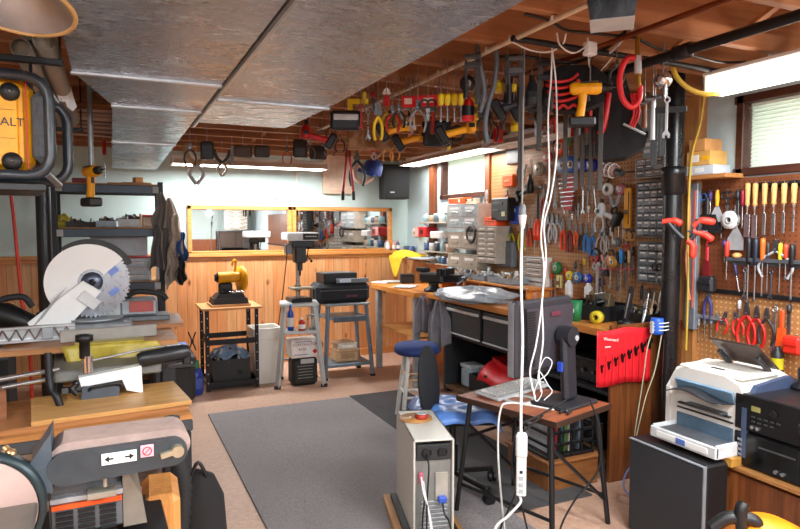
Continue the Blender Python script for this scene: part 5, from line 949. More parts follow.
# floor-standing speaker
r = thing('subwoofer', 'large black speaker on the floor in front of the wooden cabinet', 'loudspeaker', (2.37, 2.06, 0), -90); q = MB(); q.box((0, 0, .235), (.44, .14, .47), .01); part(r, 'cabinet', q, mat('121214', .5)); q = MB(); q.box((0, -.074, .235), (.425, .014, .455), .008); part(r, 'front_grille', q, mat('2a2c31', .7, 0, .15, 60, .1)); q = MB(); q.box((.214, -.074, .235), (.006, .018, .455)); q.box((0, -.074, .464), (.43, .018, .005)); part(r, 'edge_trim', q, GREY)
p = onD(762, 524, 2.1); r = thing('orange_vacuum', 'orange-topped canister with a black handle at the bottom right corner', 'vacuum cleaner', (p.x+.02, p.y, 0)); q = MB(); q.lathe([(0, 0), (.13, 0), (.14, .03), (.14, p.z-.08), (.12, p.z-.02), (.06, p.z+.01), (0, p.z+.015)], n=28); part(r, 'canister', q, mat('f08a10', .4))
q = MB(); q.lathe([(.142, p.z-.16), (.145, p.z-.15), (.145, p.z-.12)], n=28); part(r, 'rim', q, BLACK); q = MB(); q.tube(spline([(-.16, .08, p.z-.02), (-.12, .05, p.z+.02), (-.06, .0, p.z+.02), (-.05, -.0, p.z-.03)]), .022, 10); q.tube(spline([(-.09, .02, p.z-.02), (-.1, .02, p.z+.05), (-.085, .02, p.z+.075)]), .02, 10); part(r, 'handle', q, BLACK)
# ================================================================ COMPUTER DESK GROUP
RZ = 16.8; DC = V((1.93, 2.58, 0)); zd_ = .62; cR, sR = math.cos(math.radians(RZ)), math.sin(math.radians(RZ))
def dk(x, y, z=0): return (DC.x+x*cR-y*sR, DC.y+x*sR+y*cR, z)
r = thing('typing_table', 'small red-brown topped steel table holding the monitor', 'table', tuple(DC), RZ)
q = MB(); q.box((0, 0, zd_-.012), (.47, .62, .024), .003); part(r, 'tabletop', q, wood('a85f3c', '7e4126', 'X', 1.6)); q = MB()
for s in (-1, 1): q.box((s*.233, 0, zd_-.013), (.006, .62, .028), .001); q.box((0, s*.308, zd_-.013), (.47, .006, .028), .001)
part(r, 'edge_band', q, mat('3a2418', .5))
for sx in (-1, 1):
    for sy in (-1, 1): q = MB(); q.cyl((sx*.19, sy*.25, zd_-.02), (sx*.24, sy*.3, .0), .013, n=10); part(r, 'leg', q, BLACK)
for sy in (-1, 1): q = MB(); q.cyl((-.2, sy*.265, .48), (.228, sy*.29, .12), .009, n=8); part(r, 'diagonal_brace', q, BLACK)
q = MB(); q.cyl((-.22, -.285, .15), (-.22, .285, .15), .009, n=8); q.cyl((.22, -.285, .15), (.22, .285, .15), .009, n=8); part(r, 'side_rail', q, BLACK)
q = MB(); q.cyl((-.2, .27, .4), (.2, .27, .4), .009, n=8); part(r, 'rear_rail', q, BLACK)
# monitor
r = thing('computer_monitor', 'dark grey flat monitor seen from behind on the small table', 'monitor', dk(.0, -.12, zd_), RZ); MG = mat('35333a', .45)
q = MB(); q.box((-.01, .06, .34), (.46, .05, .37), .012); part(r, 'housing', q, MG); q = MB(); q.box((-.01, .088, .34), (.43, .006, .33), .002); part(r, 'screen', q, mat('0c0d10', .12)); q = MB(); q.box((-.236, .07, .34), (.012, .04, .36), .004); part(r, 'side_bezel', q, mat('85878e', .35)); q = MB(); q.prism([(-.17, .19), (.18, .19), (.2, .49), (-.19, .49)], .015, .04); bk = part(r, 'back_bulge', q, mat('3d3a41', .45))
for i in range(22): q = MB(); q.box((-.16, .012, .21+i*.0125), (.07, .004, .005), 0); part(bk, 'vent_slot', q, BLACK)
q = MB(); q.bar((.075, -.05, .02), (.075, -.03, .36), .1, .045, .015); q.tube([(.075, -.07, .34), (.075, .0, .34)], .05, 16); part(r, 'stand_column', q, mat('25262e', .45)); q = MB(); q.cyl((.1, -.075, .33), (.1, -.068, .33), .014); part(r, 'hinge_cap', q, LGREY)
q = MB(); q.box((.06, -.03, .009), (.28, .22, .018), .008); part(r, 'stand_base', q, mat('2a2b30', .4)); q = MB(); q.box((.04, .01, .45), (.08, .003, .022), .001); part(r, 'logo', q, mat('6a3040', .5)); q = MB(); q.box((.03, -.03, .19), (.03, .03, .05)); part(r, 'blue_video_plug', q, mat('2a50c8', .4))
# keyboard
a = onZ(481, 402, zd_+.01); b = onZ(552, 381, zd_+.01); an = math.degrees(math.atan2(b.y-a.y, b.x-a.x)); c = (a+b)/2
r = thing('keyboard', 'pale grey keyboard on the table in front of the monitor screen', 'keyboard', (c.x-.01, c.y+.04, zd_+.0005), an); q = MB(); q.at((0, 0, .012), rx=4); q.box((0, 0, 0), (.44, .16, .018), .005); part(r, 'body', q, mat('c2c6c8', .5, 0, .05)); q = MB()
for j in range(5):
    for i in range(15): q.box((-.2+i*.0285, -.05+j*.024, .0235+j*.0014), (.022, .018, .008), .002)
part(r, 'key', q, mat('dfe1e0', .5, 0, .04), None, 'stuff')
# things on the table: ring, small clamp
r = thing('cable_loop', 'clear flat plastic ring lying on the table by the monitor foot', 'ring', dk(-.06, .03, zd_+.0005), 0); q = MB(); q.lathe([(.06, 0), (.085, 0), (.085, .01), (.06, .01), (.06, 0)], n=28); part(r, 'ring', q, mat('bcbcb8', .25))
single('pliers', 'small dark pliers lying on the table front corner', 'pliers', MB().tube(spline([(-.09, -.02, .008), (-.03, -.012, .008), (0, 0, .008), (.05, .004, .008)]), .007, 6).tube(spline([(-.09, .02, .008), (-.03, .012, .008), (0, 0, .008), (.05, -.004, .008)]), .007, 6), mat('2c2c2e', .4), dk(-.02, -.245, zd_), RZ+10)
# hanging cables and power strip
def cable(label, P_, rr, m, name='power_cable', cat='cord', k=6): a = V(P_[0]); return single(name, label, cat, MB().tube([V(v)-a for v in spline(P_, k)], rr, 8), m, tuple(a))
CW = mat('eceeee', .4, 0, .03)
T = onZ(524, 47, 2.27); r = thing('extension_cord', 'white cord dropping from a grey plug to the hanging power strip', 'extension cord', tuple(T)); dpt = dep(T)
def o(px, py, dd=0): return onD(px, py, dpt+dd)-T
q = MB(); q.tube([V((0, 0, .01)), o(523, 120), o(522, 206)], .0045, 8); part(r, 'upper_cord', q, mat('8d8b88', .5)); q = MB(); q.tube([o(522.5, 204), o(522.5, 207), o(522.5, 214), o(522.5, 217)], [.008, .015, .016, .014], 10); part(r, 'grey_plug', q, mat('7d848a', .4))
q = MB(); q.tube([o(522.5, 215), o(522.5, 222), o(522.5, 229)], [.018, .015, .007], 10); part(r, 'white_socket', q, WHITE); q = MB(); q.tube(spline([o(522, 226), o(521, 280), o(522.5, 340), o(521, 400), o(521, 436)]), .0062, 8); part(r, 'lower_cord', q, CW)
q = MB(); e0 = onD(521.5, 431, dpt); e1 = onD(520, 496, dpt); 
r = thing('power_strip', 'white power strip hanging in front of the table on its cord', 'power strip', tuple(e1), face(e1)); L_ = (e0-e1).length; tilt = (e0-e1); q = MB(); q.box((.004, 0, L_/2), (.042, .032, L_*.98), .006); part(r, 'body', q, CW); q = MB(); q.box((.004, -.006, L_*.8), (.048, .036, L_*.35), .008); part(r, 'plug_block', q, WHITE)
q = MB(); q.box((.004, -.019, L_*.4), (.012, .004, .012)); part(r, 'switch', q, BLACK)
for i in range(3): q = MB(); q.box((.004, -.018, L_*(.1+.1*i)), (.02, .002, .018), .0005); part(r, 'socket', q, LGREY)
cable('white cord leading down to the floor from the power strip', [e1, onD(520, 503, dpt), onD(508, 516, dpt), onD(494, 532, dpt), V((onD(490, 560, 2.6).x, onD(490, 560, 2.6).y, .01))], .006, CW)
T2 = onZ(552, 50, 2.27); d2 = dep(T2); f2 = lambda pts, dd=0: [T2+V((0, 0, .01))]+[onD(x, y, d2+dd) for x, y in pts]
cable('left of the paired white cords hanging from the joists', f2([(551, 80), (548, 120), (549, 180), (543, 215), (541, 240), (544, 270), (541, 310), (536, 345), (530, 372), (535, 398)]), .0038, CW)
cable('right of the paired white cords hanging from the joists', f2([(556, 85), (557, 140), (555, 170), (550, 200), (544, 225), (546, 260), (542, 300), (543, 340), (539, 372), (541, 392)], .04), .0038, CW)
q = MB(); P_ = [onD(x, y, 2.75) for x, y in ((538, 372), (545, 358), (552, 362), (547, 374), (538, 382), (534, 395), (537, 401), (542, 392), (538, 380), (540, 372), (548, 385), (552, 392), (544, 400))]; cable('white cord tied in a bow over the table', P_, .0026, mat('d4d8da', .4))
cable('thin white cable drooping from the table edge to the floor', [V(dk(-.1, -.2, zd_+.01)), onD(511, 403, 2.72), onD(500, 412, 2.7), onD(498, 450, 2.72), onD(501, 495, 2.78), onD(505, 535, 2.8), V((onD(505, 560, 2.8).x, onD(505, 560, 2.8).y, .01))], .0045, mat('d8dad8', .4))
for i, pts in enumerate((((566, 400), (540, 415), (517, 430), (512, 470), (524, 515), (530, 545)), ((590, 400), (600, 430), (598, 470), (575, 500), (560, 530)), ((543, 415), (519, 440), (516, 490), (500, 530)))):
    cable(['black cable sagging from the monitor foot to the floor', 'black cable hanging over the table right edge', 'dark cable running down between the table legs'][i], [onD(x, y, 2.78) for x, y in pts]+[V((onD(pts[-1][0], 545, 2.8).x, onD(pts[-1][0], 545, 2.8).y, .006))], .0045, BLACK)
# PC tower with open back
rt = -15; p = onD(434, 439, 2.9); zt_ = .516; c, s = math.cos(math.radians(rt)), math.sin(math.radians(rt)); w, l = .195, .48
cx_, cy_ = p.x-s*l/2, p.y+c*l/2
board = single('floor_board', 'pale wooden board under the computer tower', 'board', MB().box((0, 0, .012), (.33, .6, .024), .002), wood('c9935a', '9c6a38', 'Y', 2), (cx_+.0, cy_-.0, .0115), rt)
single('base_pad', 'black plastic pad under the computer tower', 'pad', MB().box((0, 0, .012), (.26, .5, .024), .003), BLACK, (cx_, cy_, .036), rt)
r = thing('computer_tower', 'pale grey computer tower standing with its open cabled back to us', 'computer', (cx_, cy_, .0605), rt); hh = zt_-.0605; BE = mat('cfcdc4', .4, 0, .05)
q = MB(); t = .01
for sx in (-1, 1): q.box((sx*(w/2-t/2), 0, hh/2), (t, l, hh), .003)
q.box((0, 0, hh-t/2), (w, l, t), .003); q.box((0, 0, t/2), (w, l, t), .003); q.box((0, l/2-.01, hh/2), (w-.01, .02, hh), .003); part(r, 'case', q, BE)
q = MB(); q.box((0, -l/2+.02, hh*.45), (w-.02, .006, hh*.9), .001); part(r, 'rear_plate', q, mat('9a9c98', .4, .6)); q = MB(); q.box((0, -l/2+.01, hh*.865), (w-.03, .02, .075), .004); ps = part(r, 'power_supply', q, mat('2a2b2c', .5)); 
for x in (-.035, .04): q = MB(); q.torus((x, -l/2-.002, hh*.865), .022, .003, 'Y', 16, 5); q.box((x, -l/2-.001, hh*.865), (.03, .006, .03)); part(ps, 'socket', q, BLACK)
for i in range(7): q = MB(); q.box((.005, -l/2+.014, .03+i*.02), (.13, .006, .012)); part(r, 'slot_cover', q, STEEL)
q = MB(); q.box((.04, -l/2+.012, hh*.5), (.06, .008, .13)); part(r, 'port_panel', q, mat('b9b4a8', .4, .4)); q = MB(); q.box((-.06, -l/2+.008, hh*.6), (.02, .02, .05)); part(r, 'pink_connector', q, mat('d06a80', .5)); q = MB(); q.box((.04, -l/2-.004, .17), (.04, .03, .028), .005); part(r, 'blue_connector', q, mat('3458c0', .4))
for i, (x0_, z0_, x1_, c_) in enumerate(((-.035, .39, -.05, 'k'), (-.05, .26, -.02, 'w'), (-.06, .28, -.01, 'w'), (.04, .17, .08, 'k'), (-.055, .24, -.07, 'k'))):
    q = MB(); q.tube(spline([(x0_, -l/2-.0, z0_), (x0_, -l/2-.05, z0_-.05), ((x0_+x1_)/2, -l/2-.05, z0_*.5), (x1_, -l/2-.07, -.02), (x1_, -l/2-.06, -.055)]), .0045, 6); part(r, 'rear_cable', q, BLACK if c_ == 'k' else CW)
q = MB(); q.prism([(-.03, 0), (.03, 0)], 0, 0) if False else q.lathe([(0, 0), (.085, 0), (.085, .006), (0, .006)], n=32); dsk = single('wooden_disc', 'thin round wooden disc lying on the computer tower', 'disc', q, wood('d19a5e', 'a8743c', 'X', 3), (cx_-.0, cy_+.09, zt_+.0005), 20)
r = thing('speed_square_dial', 'small red-rimmed round gauge on the wooden disc', 'gauge', (cx_+.02, cy_+.06, zt_+.007), 0); q = MB(); q.lathe([(0, 0), (.03, 0), (.034, .008), (.034, .02), (.028, .026), (0, .026)], n=24); part(r, 'case', q, mat('b4382c', .4)); q = MB(); q.lathe([(.024, .0262), (.0, .0275)], n=20); q.torus((0, 0, .026), .026, .003, 'Z', 20, 6); part(r, 'dial', q, LGREY)
# office chair
cc = V((1.73, 3.05, 0)); r = thing('office_chair', 'black office chair with a blue plastic-covered seat behind the computer tower', 'office chair', tuple(cc), -20)
q = MB(); q.box((0, 0, .455), (.44, .42, .05), .02); part(r, 'seat', q, BLACK); q = MB()
q.sheet(lambda u, v: ((u-.5)*.47, (v-.5)*.45, .5-.05*max(0, abs(u-.5)*2-.82)/.18-.05*max(0, abs(v-.5)*2-.8)/.2+.006*math.sin(u*17+v*7)+.005*math.sin(v*21)), 26, 26, .003); part(r, 'seat_cover', q, mat('5e8fdc', .3, 0, .2, 18, .3), 'crumpled blue plastic cover')
q = MB(); q.cyl((0, 0, .1), (0, 0, .27), .032); q.cyl((0, 0, .25), (0, 0, .43), .02); part(r, 'gas_lift', q, BLACK)
for i in range(5):
    a = math.radians(20+72*i); q = MB(); q.bar((.03*math.cos(a), .03*math.sin(a), .11), (.27*math.cos(a), .27*math.sin(a), .085), .04, .028, .006); lg = part(r, 'base_arm', q, BLACK); q = MB(); q.at((.27*math.cos(a), .27*math.sin(a), .034), rz=math.degrees(a)+70); q.cyl((0, -.022, 0), (0, -.006, 0), .03, n=18); q.cyl((0, .006, 0), (0, .022, 0), .03, n=18); q.cyl((0, -.02, 0), (0, .02, 0), .008); q.cyl((0, 0, 0), (0, 0, .05), .008); part(lg, 'caster', q, BLACK)
b_ = onD(429, 382, 3.5)-cc; b_.rotate(Quaternion((0, 0, 1), math.radians(20))); q = MB(); q.tube(spline([(b_.x*.2, b_.y*.2, .43), (b_.x*.75-.05, b_.y*.8, .42), (b_.x-.03, b_.y, .5), (b_.x-.03, b_.y, .68)]), .02, 8); part(r, 'back_stem', q, BLACK)
q = MB(); K = 10
q.at((b_.x, b_.y, .63), rz=-28, ry=-6); q.ball((0, 0, 0), (.03, .15, .21), 20); part(r, 'backrest', q, mat('1f2126', .85, 0, .15, 30, .2))
# blue stool
p = onZ(417, 352, .57); s0 = V((2.13, 4.32, 0)); r = thing('bar_stool', 'white wooden stool with a blue padded seat in front of the benches', 'stool', tuple(s0)); WP = mat('e4e6e2', .4, 0, .05)
q = MB(); q.lathe([(0, .52), (.155, .52), (.175, .535), (.178, .565), (.165, .59), (.1, .605), (0, .607)], n=32); part(r, 'seat', q, mat('2b3f7c', .8, 0, .25, 30, .2))
for i in range(4): a = math.radians(30+90*i); q = MB(); q.tube([(.11*math.cos(a), .11*math.sin(a), .525), (.19*math.cos(a), .19*math.sin(a), 0.002)], [.018, .016], 12); part(r, 'leg', q, WP)
for z, off in ((.2, 0), (.33, 1)):
    for i in range(4):
        rr_ = .11+(.08)*(1-(z+.03*(i % 2))/.525); a = math.radians(30+90*i); b = math.radians(120+90*i); zz = z+.03*(i % 2); q = MB(); q.cyl((rr_*math.cos(a), rr_*math.sin(a), zz), (rr_*math.cos(b), rr_*math.sin(b), zz), .009, n=8); part(r, 'rung', q, wood('d8b48a', 'b58c5c', 'X', 3) if off else WP)
# crate and plinth behind the table
pl = thing('floor_plinth', 'low brown wooden box on the floor behind the small table', 'box', (2.38, 2.98, 0), 0); q = MB(); q.box((0, 0, .08), (.36, .4, .16), .003); part(pl, 'box', q, wood('9c6638', '6e4322', 'X', 1.8)); q = MB(); q.box((0, 0, .168), (.39, .43, .014)); part(pl, 'lid', q, wood('a9703f', '7c4c28', 'X', 1.8))
r = thing('wire_crate', 'black open crate of magazines standing on the low wooden box', 'crate', (2.38, 2.98, .1755), 0); q = MB()
for z in (.01, .08, .15, .22):
    for s in (-1, 1): q.box((0, s*.17, z), (.34, .012, .018)); q.box((s*.165, 0, z), (.012, .34, .018))
for x in (-.16, -.08, 0, .08, .16):
    for s in (-1, 1): q.box((x, s*.17, .115), (.012, .012, .22))
part(r, 'frame', q, BLACK); q = MB(); q.box((0, 0, .006), (.33, .34, .01)); part(r, 'floor', q, BLACK)
for i in range(7):
    c_ = ['c8ccd2', 'b03a3a', '3a5a8c', '4f7a3a', 'd8d4c8', '2c2c30', '7a8a9c'][i]; single('magazine', ['grey', 'red', 'blue', 'green', 'cream', 'black', 'slate'][i]+' magazine in the black crate behind the small table', 'magazine', MB().box((0, 0, .1), (.016, .25, .2), .001), mat(c_, .4), (2.27+i*.034, 2.98, .1885), 0, 'magazines in the crate', None, 0, 4)
# ================================================================ HAND TOOLS
def Lm(c): return c if not isinstance(c, str) else mat(c, .42)
def hookpart(r, up):
    q = MB()
    if up > 0: q.cyl((0, 0, -.004), (0, 0, up), .0022, n=6)
    else: q.tube([(0, .012, .006), (0, -.012, .0), (0, -.016, .008)], .0022, 5)
    part(r, 'hanging_hook', q, STEEL)
def k_screwdriver(r, h, c, **k):
    R = k.get('R', .011); q = MB(); q.lathe([(0, 0), (R*.8, -.003), (R, -.02*h/.2), (R*.9, -h*.36), (R*.55, -h*.42), (0, -h*.43)], (0, -R, 0), 10); part(r, 'handle', q, Lm(c))
    q = MB(); q.cyl((0, -R, -h*.42), (0, -R, -h*.97), R*.28, n=6); q.box((0, -R, -h*.98), (R*.7, R*.25, h*.05), 0); part(r, 'shaft', q, STEEL)
def k_chisel(r, h, c, **k):
    w = k.get('w', .012); q = MB(); q.lathe([(0, 0), (.012, -.003), (.0145, -.02), (.011, -h*.33), (.0135, -h*.4), (.008, -h*.42), (0, -h*.42)], (0, -.015, 0), 14); part(r, 'handle', q, HANDLE)
    q = MB(); q.lathe([(.0085, -h*.42), (.0085, -h*.46), (.005, -h*.5), (.005, -h*.58)], (0, -.015, 0), 10); part(r, 'ferrule', q, CHROME)
    q = MB(); q.box((0, -.015, -h*.79), (w, .004, h*.42), .0008); part(r, 'blade', q, STEEL)
def k_pliers(r, h, c, **k):
    """hung by the jaws, handles down"""
    o_ = k.get('open', .03)*h/.2*2; q = MB(); q.prism([(-.006, 0), (.006, 0), (.013*h/.18, -h*.2), (.011*h/.18, -h*.33), (-.011*h/.18, -h*.33), (-.013*h/.18, -h*.2)], -.014, -.002); part(r, 'jaws', q, DSTEEL)
    for s in (-1, 1): q = MB(); q.tube(spline([(s*.005, -.008, -h*.3), (s*(.012+o_*.4), -.008, -h*.5), (s*(.01+o_*.6), -.008, -h*.75), (s*(.006+o_*.45), -.008, -h)]), .0075*max(.8, h/.2), 7); part(r, 'handle', q, Lm(c))
    q = MB(); q.cyl((0, -.017, -h*.24), (0, -.012, -h*.24), .005, n=8); part(r, 'pivot', q, STEEL)
def k_wrench(r, h, c, **k):
    w = .012*max(.7, h/.2); q = MB(); q.torus((0, -.006, -w*1.2), w, w*.38, 'Y', 12, 6); part(r, 'ring_end', q, Lm(c)); q = MB(); q.box((0, -.006, -h*.5), (w*1.1, .006, h*.72), .0015); part(r, 'shank', q, Lm(c))
    q = MB(); y = -h; q.prism([(-w*.6, y+w*3), (w*.6, y+w*3), (w*1.5, y+w*1.6), (w*1.3, y), (w*.5, y+w*.2), (w*.55, y+w*1.2), (-w*.55, y+w*1.2), (-w*.5, y+w*.2), (-w*1.3, y), (-w*1.5, y+w*1.6)], -.01, -.002); part(r, 'open_end', q, Lm(c))
def k_hammer(r, h, c, **k):
    w = h*.32; q = MB(); q.cyl((-w*.5, -.018, -.015), (w*.15, -.018, -.015), .013, n=10); q.box((w*.3, -.018, -.012), (w*.4, .018, .012)); part(r, 'head', q, DSTEEL); q = MB(); q.tube([(0, -.018, -.01), (0, -.018, -h*.5), (0, -.018, -h)], [.008, .011, .013], 8); part(r, 'handle', q, Lm(c))
def k_bar_clamp(r, h, c, **k):
    sd = k.get('side', -1); q = MB(); q.box((0, -.01, -h*.5), (.022, .007, h), .001); part(r, 'bar', q, k.get('bar', mat('45413e', .45, .5))); q = MB(); q.box((sd*.022, -.01, -.02), (.07, .018, .02), .004); part(r, 'fixed_jaw', q, Lm(c))
    j = k.get('j', .3); q = MB(); q.box((sd*.022, -.01, -h*j), (.07, .02, .024), .004); q.cyl((sd*.05, -.01, -h*j-.07), (sd*.05, -.01, -h*j+.02), .005, n=8); part(r, 'sliding_jaw', q, Lm(c)); q = MB(); q.cyl((sd*.05, -.01, -h*j-.14), (sd*.05, -.01, -h*j-.06), .011, n=10); part(r, 'handle', q, Lm(k.get('hc', c)))
def k_scissors(r, h, c, **k):
    for s in (-1, 1):
        q = MB(); q.torus((s*.018, -.008, -.03), .02, .005, 'Y', 14, 6); q.tube([(s*.01, -.008, -.045), (0, -.008, -h*.4)], .005, 6); part(r, 'handle', q, Lm(c)); q = MB(); q.prism([(s*.002, -h*.38), (s*.012, -h*.42), (s*-.004, -h), (s*-.008, -h*.7)], -.008-s*.001, -.005-s*.001); part(r, 'blade', q, STEEL)
def k_file(r, h, c, **k):
    q = MB(); q.lathe([(0, 0), (.011, -.005), (.013, -h*.2), (.009, -h*.3), (0, -h*.31)], (0, -.013, 0), 10); part(r, 'handle', q, Lm(c)); q = MB(); q.box((0, -.013, -h*.65), (k.get('w', .018), .005, h*.7), .001); part(r, 'blade', q, Lm(k.get('bc', DSTEEL)))
def k_roll(r, h, c, **k):
    R = h/2; q = MB(); q.lathe([(R*.45, -.035), (R, -.035), (R, -.003), (R*.45, -.003), (R*.45, -.035)], (0, 0, -R), 22, 'Y'); part(r, 'roll', q, Lm(c)); q = MB(); q.lathe([(R*.3, -.037), (R*.46, -.037), (R*.46, -.002), (R*.3, -.002), (R*.3, -.037)], (0, 0, -R), 18, 'Y'); part(r, 'core', q, Lm(k.get('c2', 'd8cfc0')))
def k_square(r, h, c, **k):
    w = k.get('w', h*.5); q = MB(); q.box((0, -.006, -h*.5), (.028, .003, h), .0005); part(r, 'blade', q, Lm(c)); q = MB(); q.box((w*.5, -.008, -.014), (w, .008, .028), .001); part(r, 'stock', q, Lm(k.get('c2', c)))
def k_level(r, h, c, **k):
    q = MB(); q.box((0, -.015, -h/2), (k.get('w', .05), .026, h), .004); part(r, 'body', q, Lm(c)); q = MB(); q.box((-.004, -.029, -h*.6), (.03, .004, .03)); part(r, 'window', q, Lm('6a4a10')); q = MB(); q.box((.02, -.03, -h*.5), (.006, .003, h*.8), 0); part(r, 'edge_stripe', q, BLACK)
def k_spring_clamp(r, h, c, **k):
    for s in (-1, 1):
        q = MB(); q.tube(spline([(s*.006, -.012, -h*.5), (s*.03*h/.15, -.012, -h*.3), (s*.045*h/.15, -.012, 0)]), [.009*h/.15+.002]*13, 8); part(r, 'handle', q, Lm(c)); q = MB(); q.tube(spline([(s*.004, -.012, -h*.5), (s*.026*h/.15, -.012, -h*.72), (s*.004, -.012, -h)]), .007*h/.15+.001, 6); part(r, 'jaw', q, Lm(k.get('c2', 'b9bcc0')))
    q = MB(); q.cyl((0, -.022, -h*.5), (0, -.002, -h*.5), .01, n=10); part(r, 'spring', q, STEEL)
def k_brush(r, h, c, **k):
    w = k.get('w', .07); q = MB(); q.box((0, -.014, -h*.27), (.024, .014, h*.5), .006); part(r, 'handle', q, Lm(c)); q = MB(); q.prism([(-w*.3, -h*.5), (w*.3, -h*.5), (w*.5, -h), (-w*.5, -h)], -.024, -.004); part(r, 'bristles', q, Lm(k.get('c2', '26262a')))
def k_putty_knife(r, h, c, **k):
    w = k.get('w', .07); q = MB(); q.tube([(0, -.012, 0), (0, -.012, -h*.25), (0, -.012, -h*.5)], [.009, .013, .009], 8); part(r, 'handle', q, Lm(c)); q = MB(); q.prism([(-.008, -h*.48), (.008, -h*.48), (w*.5, -h*.75), (w*.5, -h), (-w*.5, -h), (-w*.5, -h*.75)], -.013, -.0115); part(r, 'blade', q, Lm(k.get('c2', 'b8bcc2')))
def k_hacksaw(r, h, c, **k):
    w = h*.35; q = MB(); q.tube([(0, -.01, -h), (0, -.01, -.02), (w, -.01, -.02), (w, -.01, -h*.2)], .006, 6); part(r, 'frame', q, Lm(k.get('c2', '9a9ea2'))); q = MB(); q.box((w*.5, -.01, -h*.25), (w, .002, .012), 0); part(r, 'blade', q, STEEL); q = MB(); q.tube([(0, -.01, -h*.7), (0, -.01, -h)], .014, 8); part(r, 'handle', q, Lm(c))
def k_power(r, h, c, **k):
    """small cordless tool hung by its nose"""
    q = MB(); q.tube([(0, -.04, 0), (0, -.04, -h*.15), (0, -.04, -h*.5), (0, -.04, -h*.58)], [.016, .028, .034, .02], 12); part(r, 'body', q, Lm(c)); q = MB(); q.cyl((0, -.04, .03), (0, -.04, -.0), .012, n=10); part(r, 'chuck', q, BLACK)
    s = k.get('s', 1); q = MB(); q.tube([(0, -.04, -h*.4), (s*.08, -.04, -h*.52), (s*.13, -.04, -h*.62)], [.02, .018, .021], 10); part(r, 'handle', q, Lm(c)); q = MB(); q.at((s*.15, -.04, -h*.66), ry=-s*60); q.box((0, 0, 0), (.1, .065, .045), .008); part(r, 'battery', q, BLACK)
    q = MB(); q.box((0, -.075, -h*.33), (.03, .004, h*.15)); part(r, 'label', q, BLACK)
def k_caliper(r, h, c, **k):
    q = MB(); q.torus((0, -.008, -h*.35), h*.3, .006, 'Y', 18, 6, -60, 240); part(r, 'frame', q, Lm(c)); q = MB(); q.cyl((0, -.008, -h*.6), (0, -.008, -h), .008, n=8); part(r, 'thimble', q, STEEL)
def k_spray(r, h, c, **k):
    q = MB(); q.lathe([(0, -h), (.03, -h), (.03, -h*.25), (.015, -h*.1), (.012, 0), (0, 0)], (0, -.032, 0), 14); part(r, 'can', q, Lm(c)); q = MB(); q.lathe([(.0305, -h*.8), (.0305, -h*.4)], (0, -.032, 0), 14); part(r, 'label_band', q, Lm(k.get('c2', 'e8e8e6')))
def k_pouch(r, h, c, **k):
    w = k.get('w', .1); q = MB(); q.box((0, -.03, -h*.5), (w, .05, h), .012); part(r, 'pouch', q, Lm(c)); q = MB(); q.box((0, -.057, -h*.35), (w*.8, .006, h*.3), .003); part(r, 'flap', q, Lm(k.get('c2', c)))
def k_loop(r, h, c, **k):
    q = MB(); q.torus((0, -.012, -h/2), h/2-.006, k.get('t', .008), 'Y', 24, 7); part(r, 'ring', q, Lm(c)); q = MB(); q.box((0, -.012, -.004), (.02, .024, .016)); part(r, 'tie', q, Lm(k.get('c2', '2a2a2c')))
def k_cutters(r, h, c, **k):
    for s in (-1, 1): q = MB(); q.tube([(s*.012, -.012, -h*.2), (s*.03, -.012, -h*.5), (s*.045, -.012, -h*.85)], .011, 8); part(r, 'handle', q, Lm(c)); q = MB(); q.tube([(s*.045, -.012, -h*.84), (s*.047, -.012, -h)], .014, 8); part(r, 'black_grip', q, BLACK); q = MB(); q.prism([(s*.002, -h*.22), (s*.03, -h*.2), (s*.022, -h*.08), (s*.003, 0)], -.018, -.006); part(r, 'jaw', q, mat('8a2024', .45))
def k_snips(r, h, c, **k):
    for s in (-1, 1): q = MB(); q.tube(spline([(0, -.012, -h*.42), (s*min(.024, .09*h), -.012, -h*.6), (s*min(.027, .1*h), -.012, -h*.85), (s*min(.02, .07*h), -.012, -h)]), .01*max(.8, h/.25), 8); part(r, 'handle', q, Lm(c)); q = MB(); q.prism([(s*.001, -h*.42), (s*.022, -h*.36), (s*.012, -h*.1), (s*.002, 0)], -.014-s*.003, -.01-s*.003); part(r, 'blade', q, Lm(k.get('c2', '6d7176')))
KN = dict(cutters='bolt_cutters', pliers='pliers', screwdriver='screwdriver', chisel='chisel', wrench='spanner', hammer='hammer', bar_clamp='bar_clamp', scissors='scissors', file='file', roll='tape_roll', square='steel_square', level='spirit_level', spring_clamp='spring_clamp', brush='brush', putty_knife='putty_knife', hacksaw='hacksaw', power='cordless_drill', caliper='caliper', spray='spray_can', pouch='tool_pouch', loop='coiled_cable', snips='tin_snips')
def hang(kind, px, y0, y1, c, label, X=XR-.045, Z=None, rz=None, tilt=0, **k):
    """hang a tool: on the right wall (plane X), or with Z given under the joists"""
    if Z is None: p = onX(px, y0, X); r_z = -90 if rz is None else rz; up = 0; grp = 'hand tools on the pegboard'
    else: p = onZ(px, y0, Z); r_z = face(p) if rz is None else rz; up = ZJ-p.z+.002; grp = 'tools hung under the joists'
    h = S(p, y1-y0); nm = k.pop('name', KN[kind]); r = thing(nm, label, nm.replace('_', ' '), tuple(p), r_z, grp+', '+nm.replace('_', ' '), 0, tilt)
    globals()['k_'+kind](r, h, c, **k); hookpart(r, up); return r
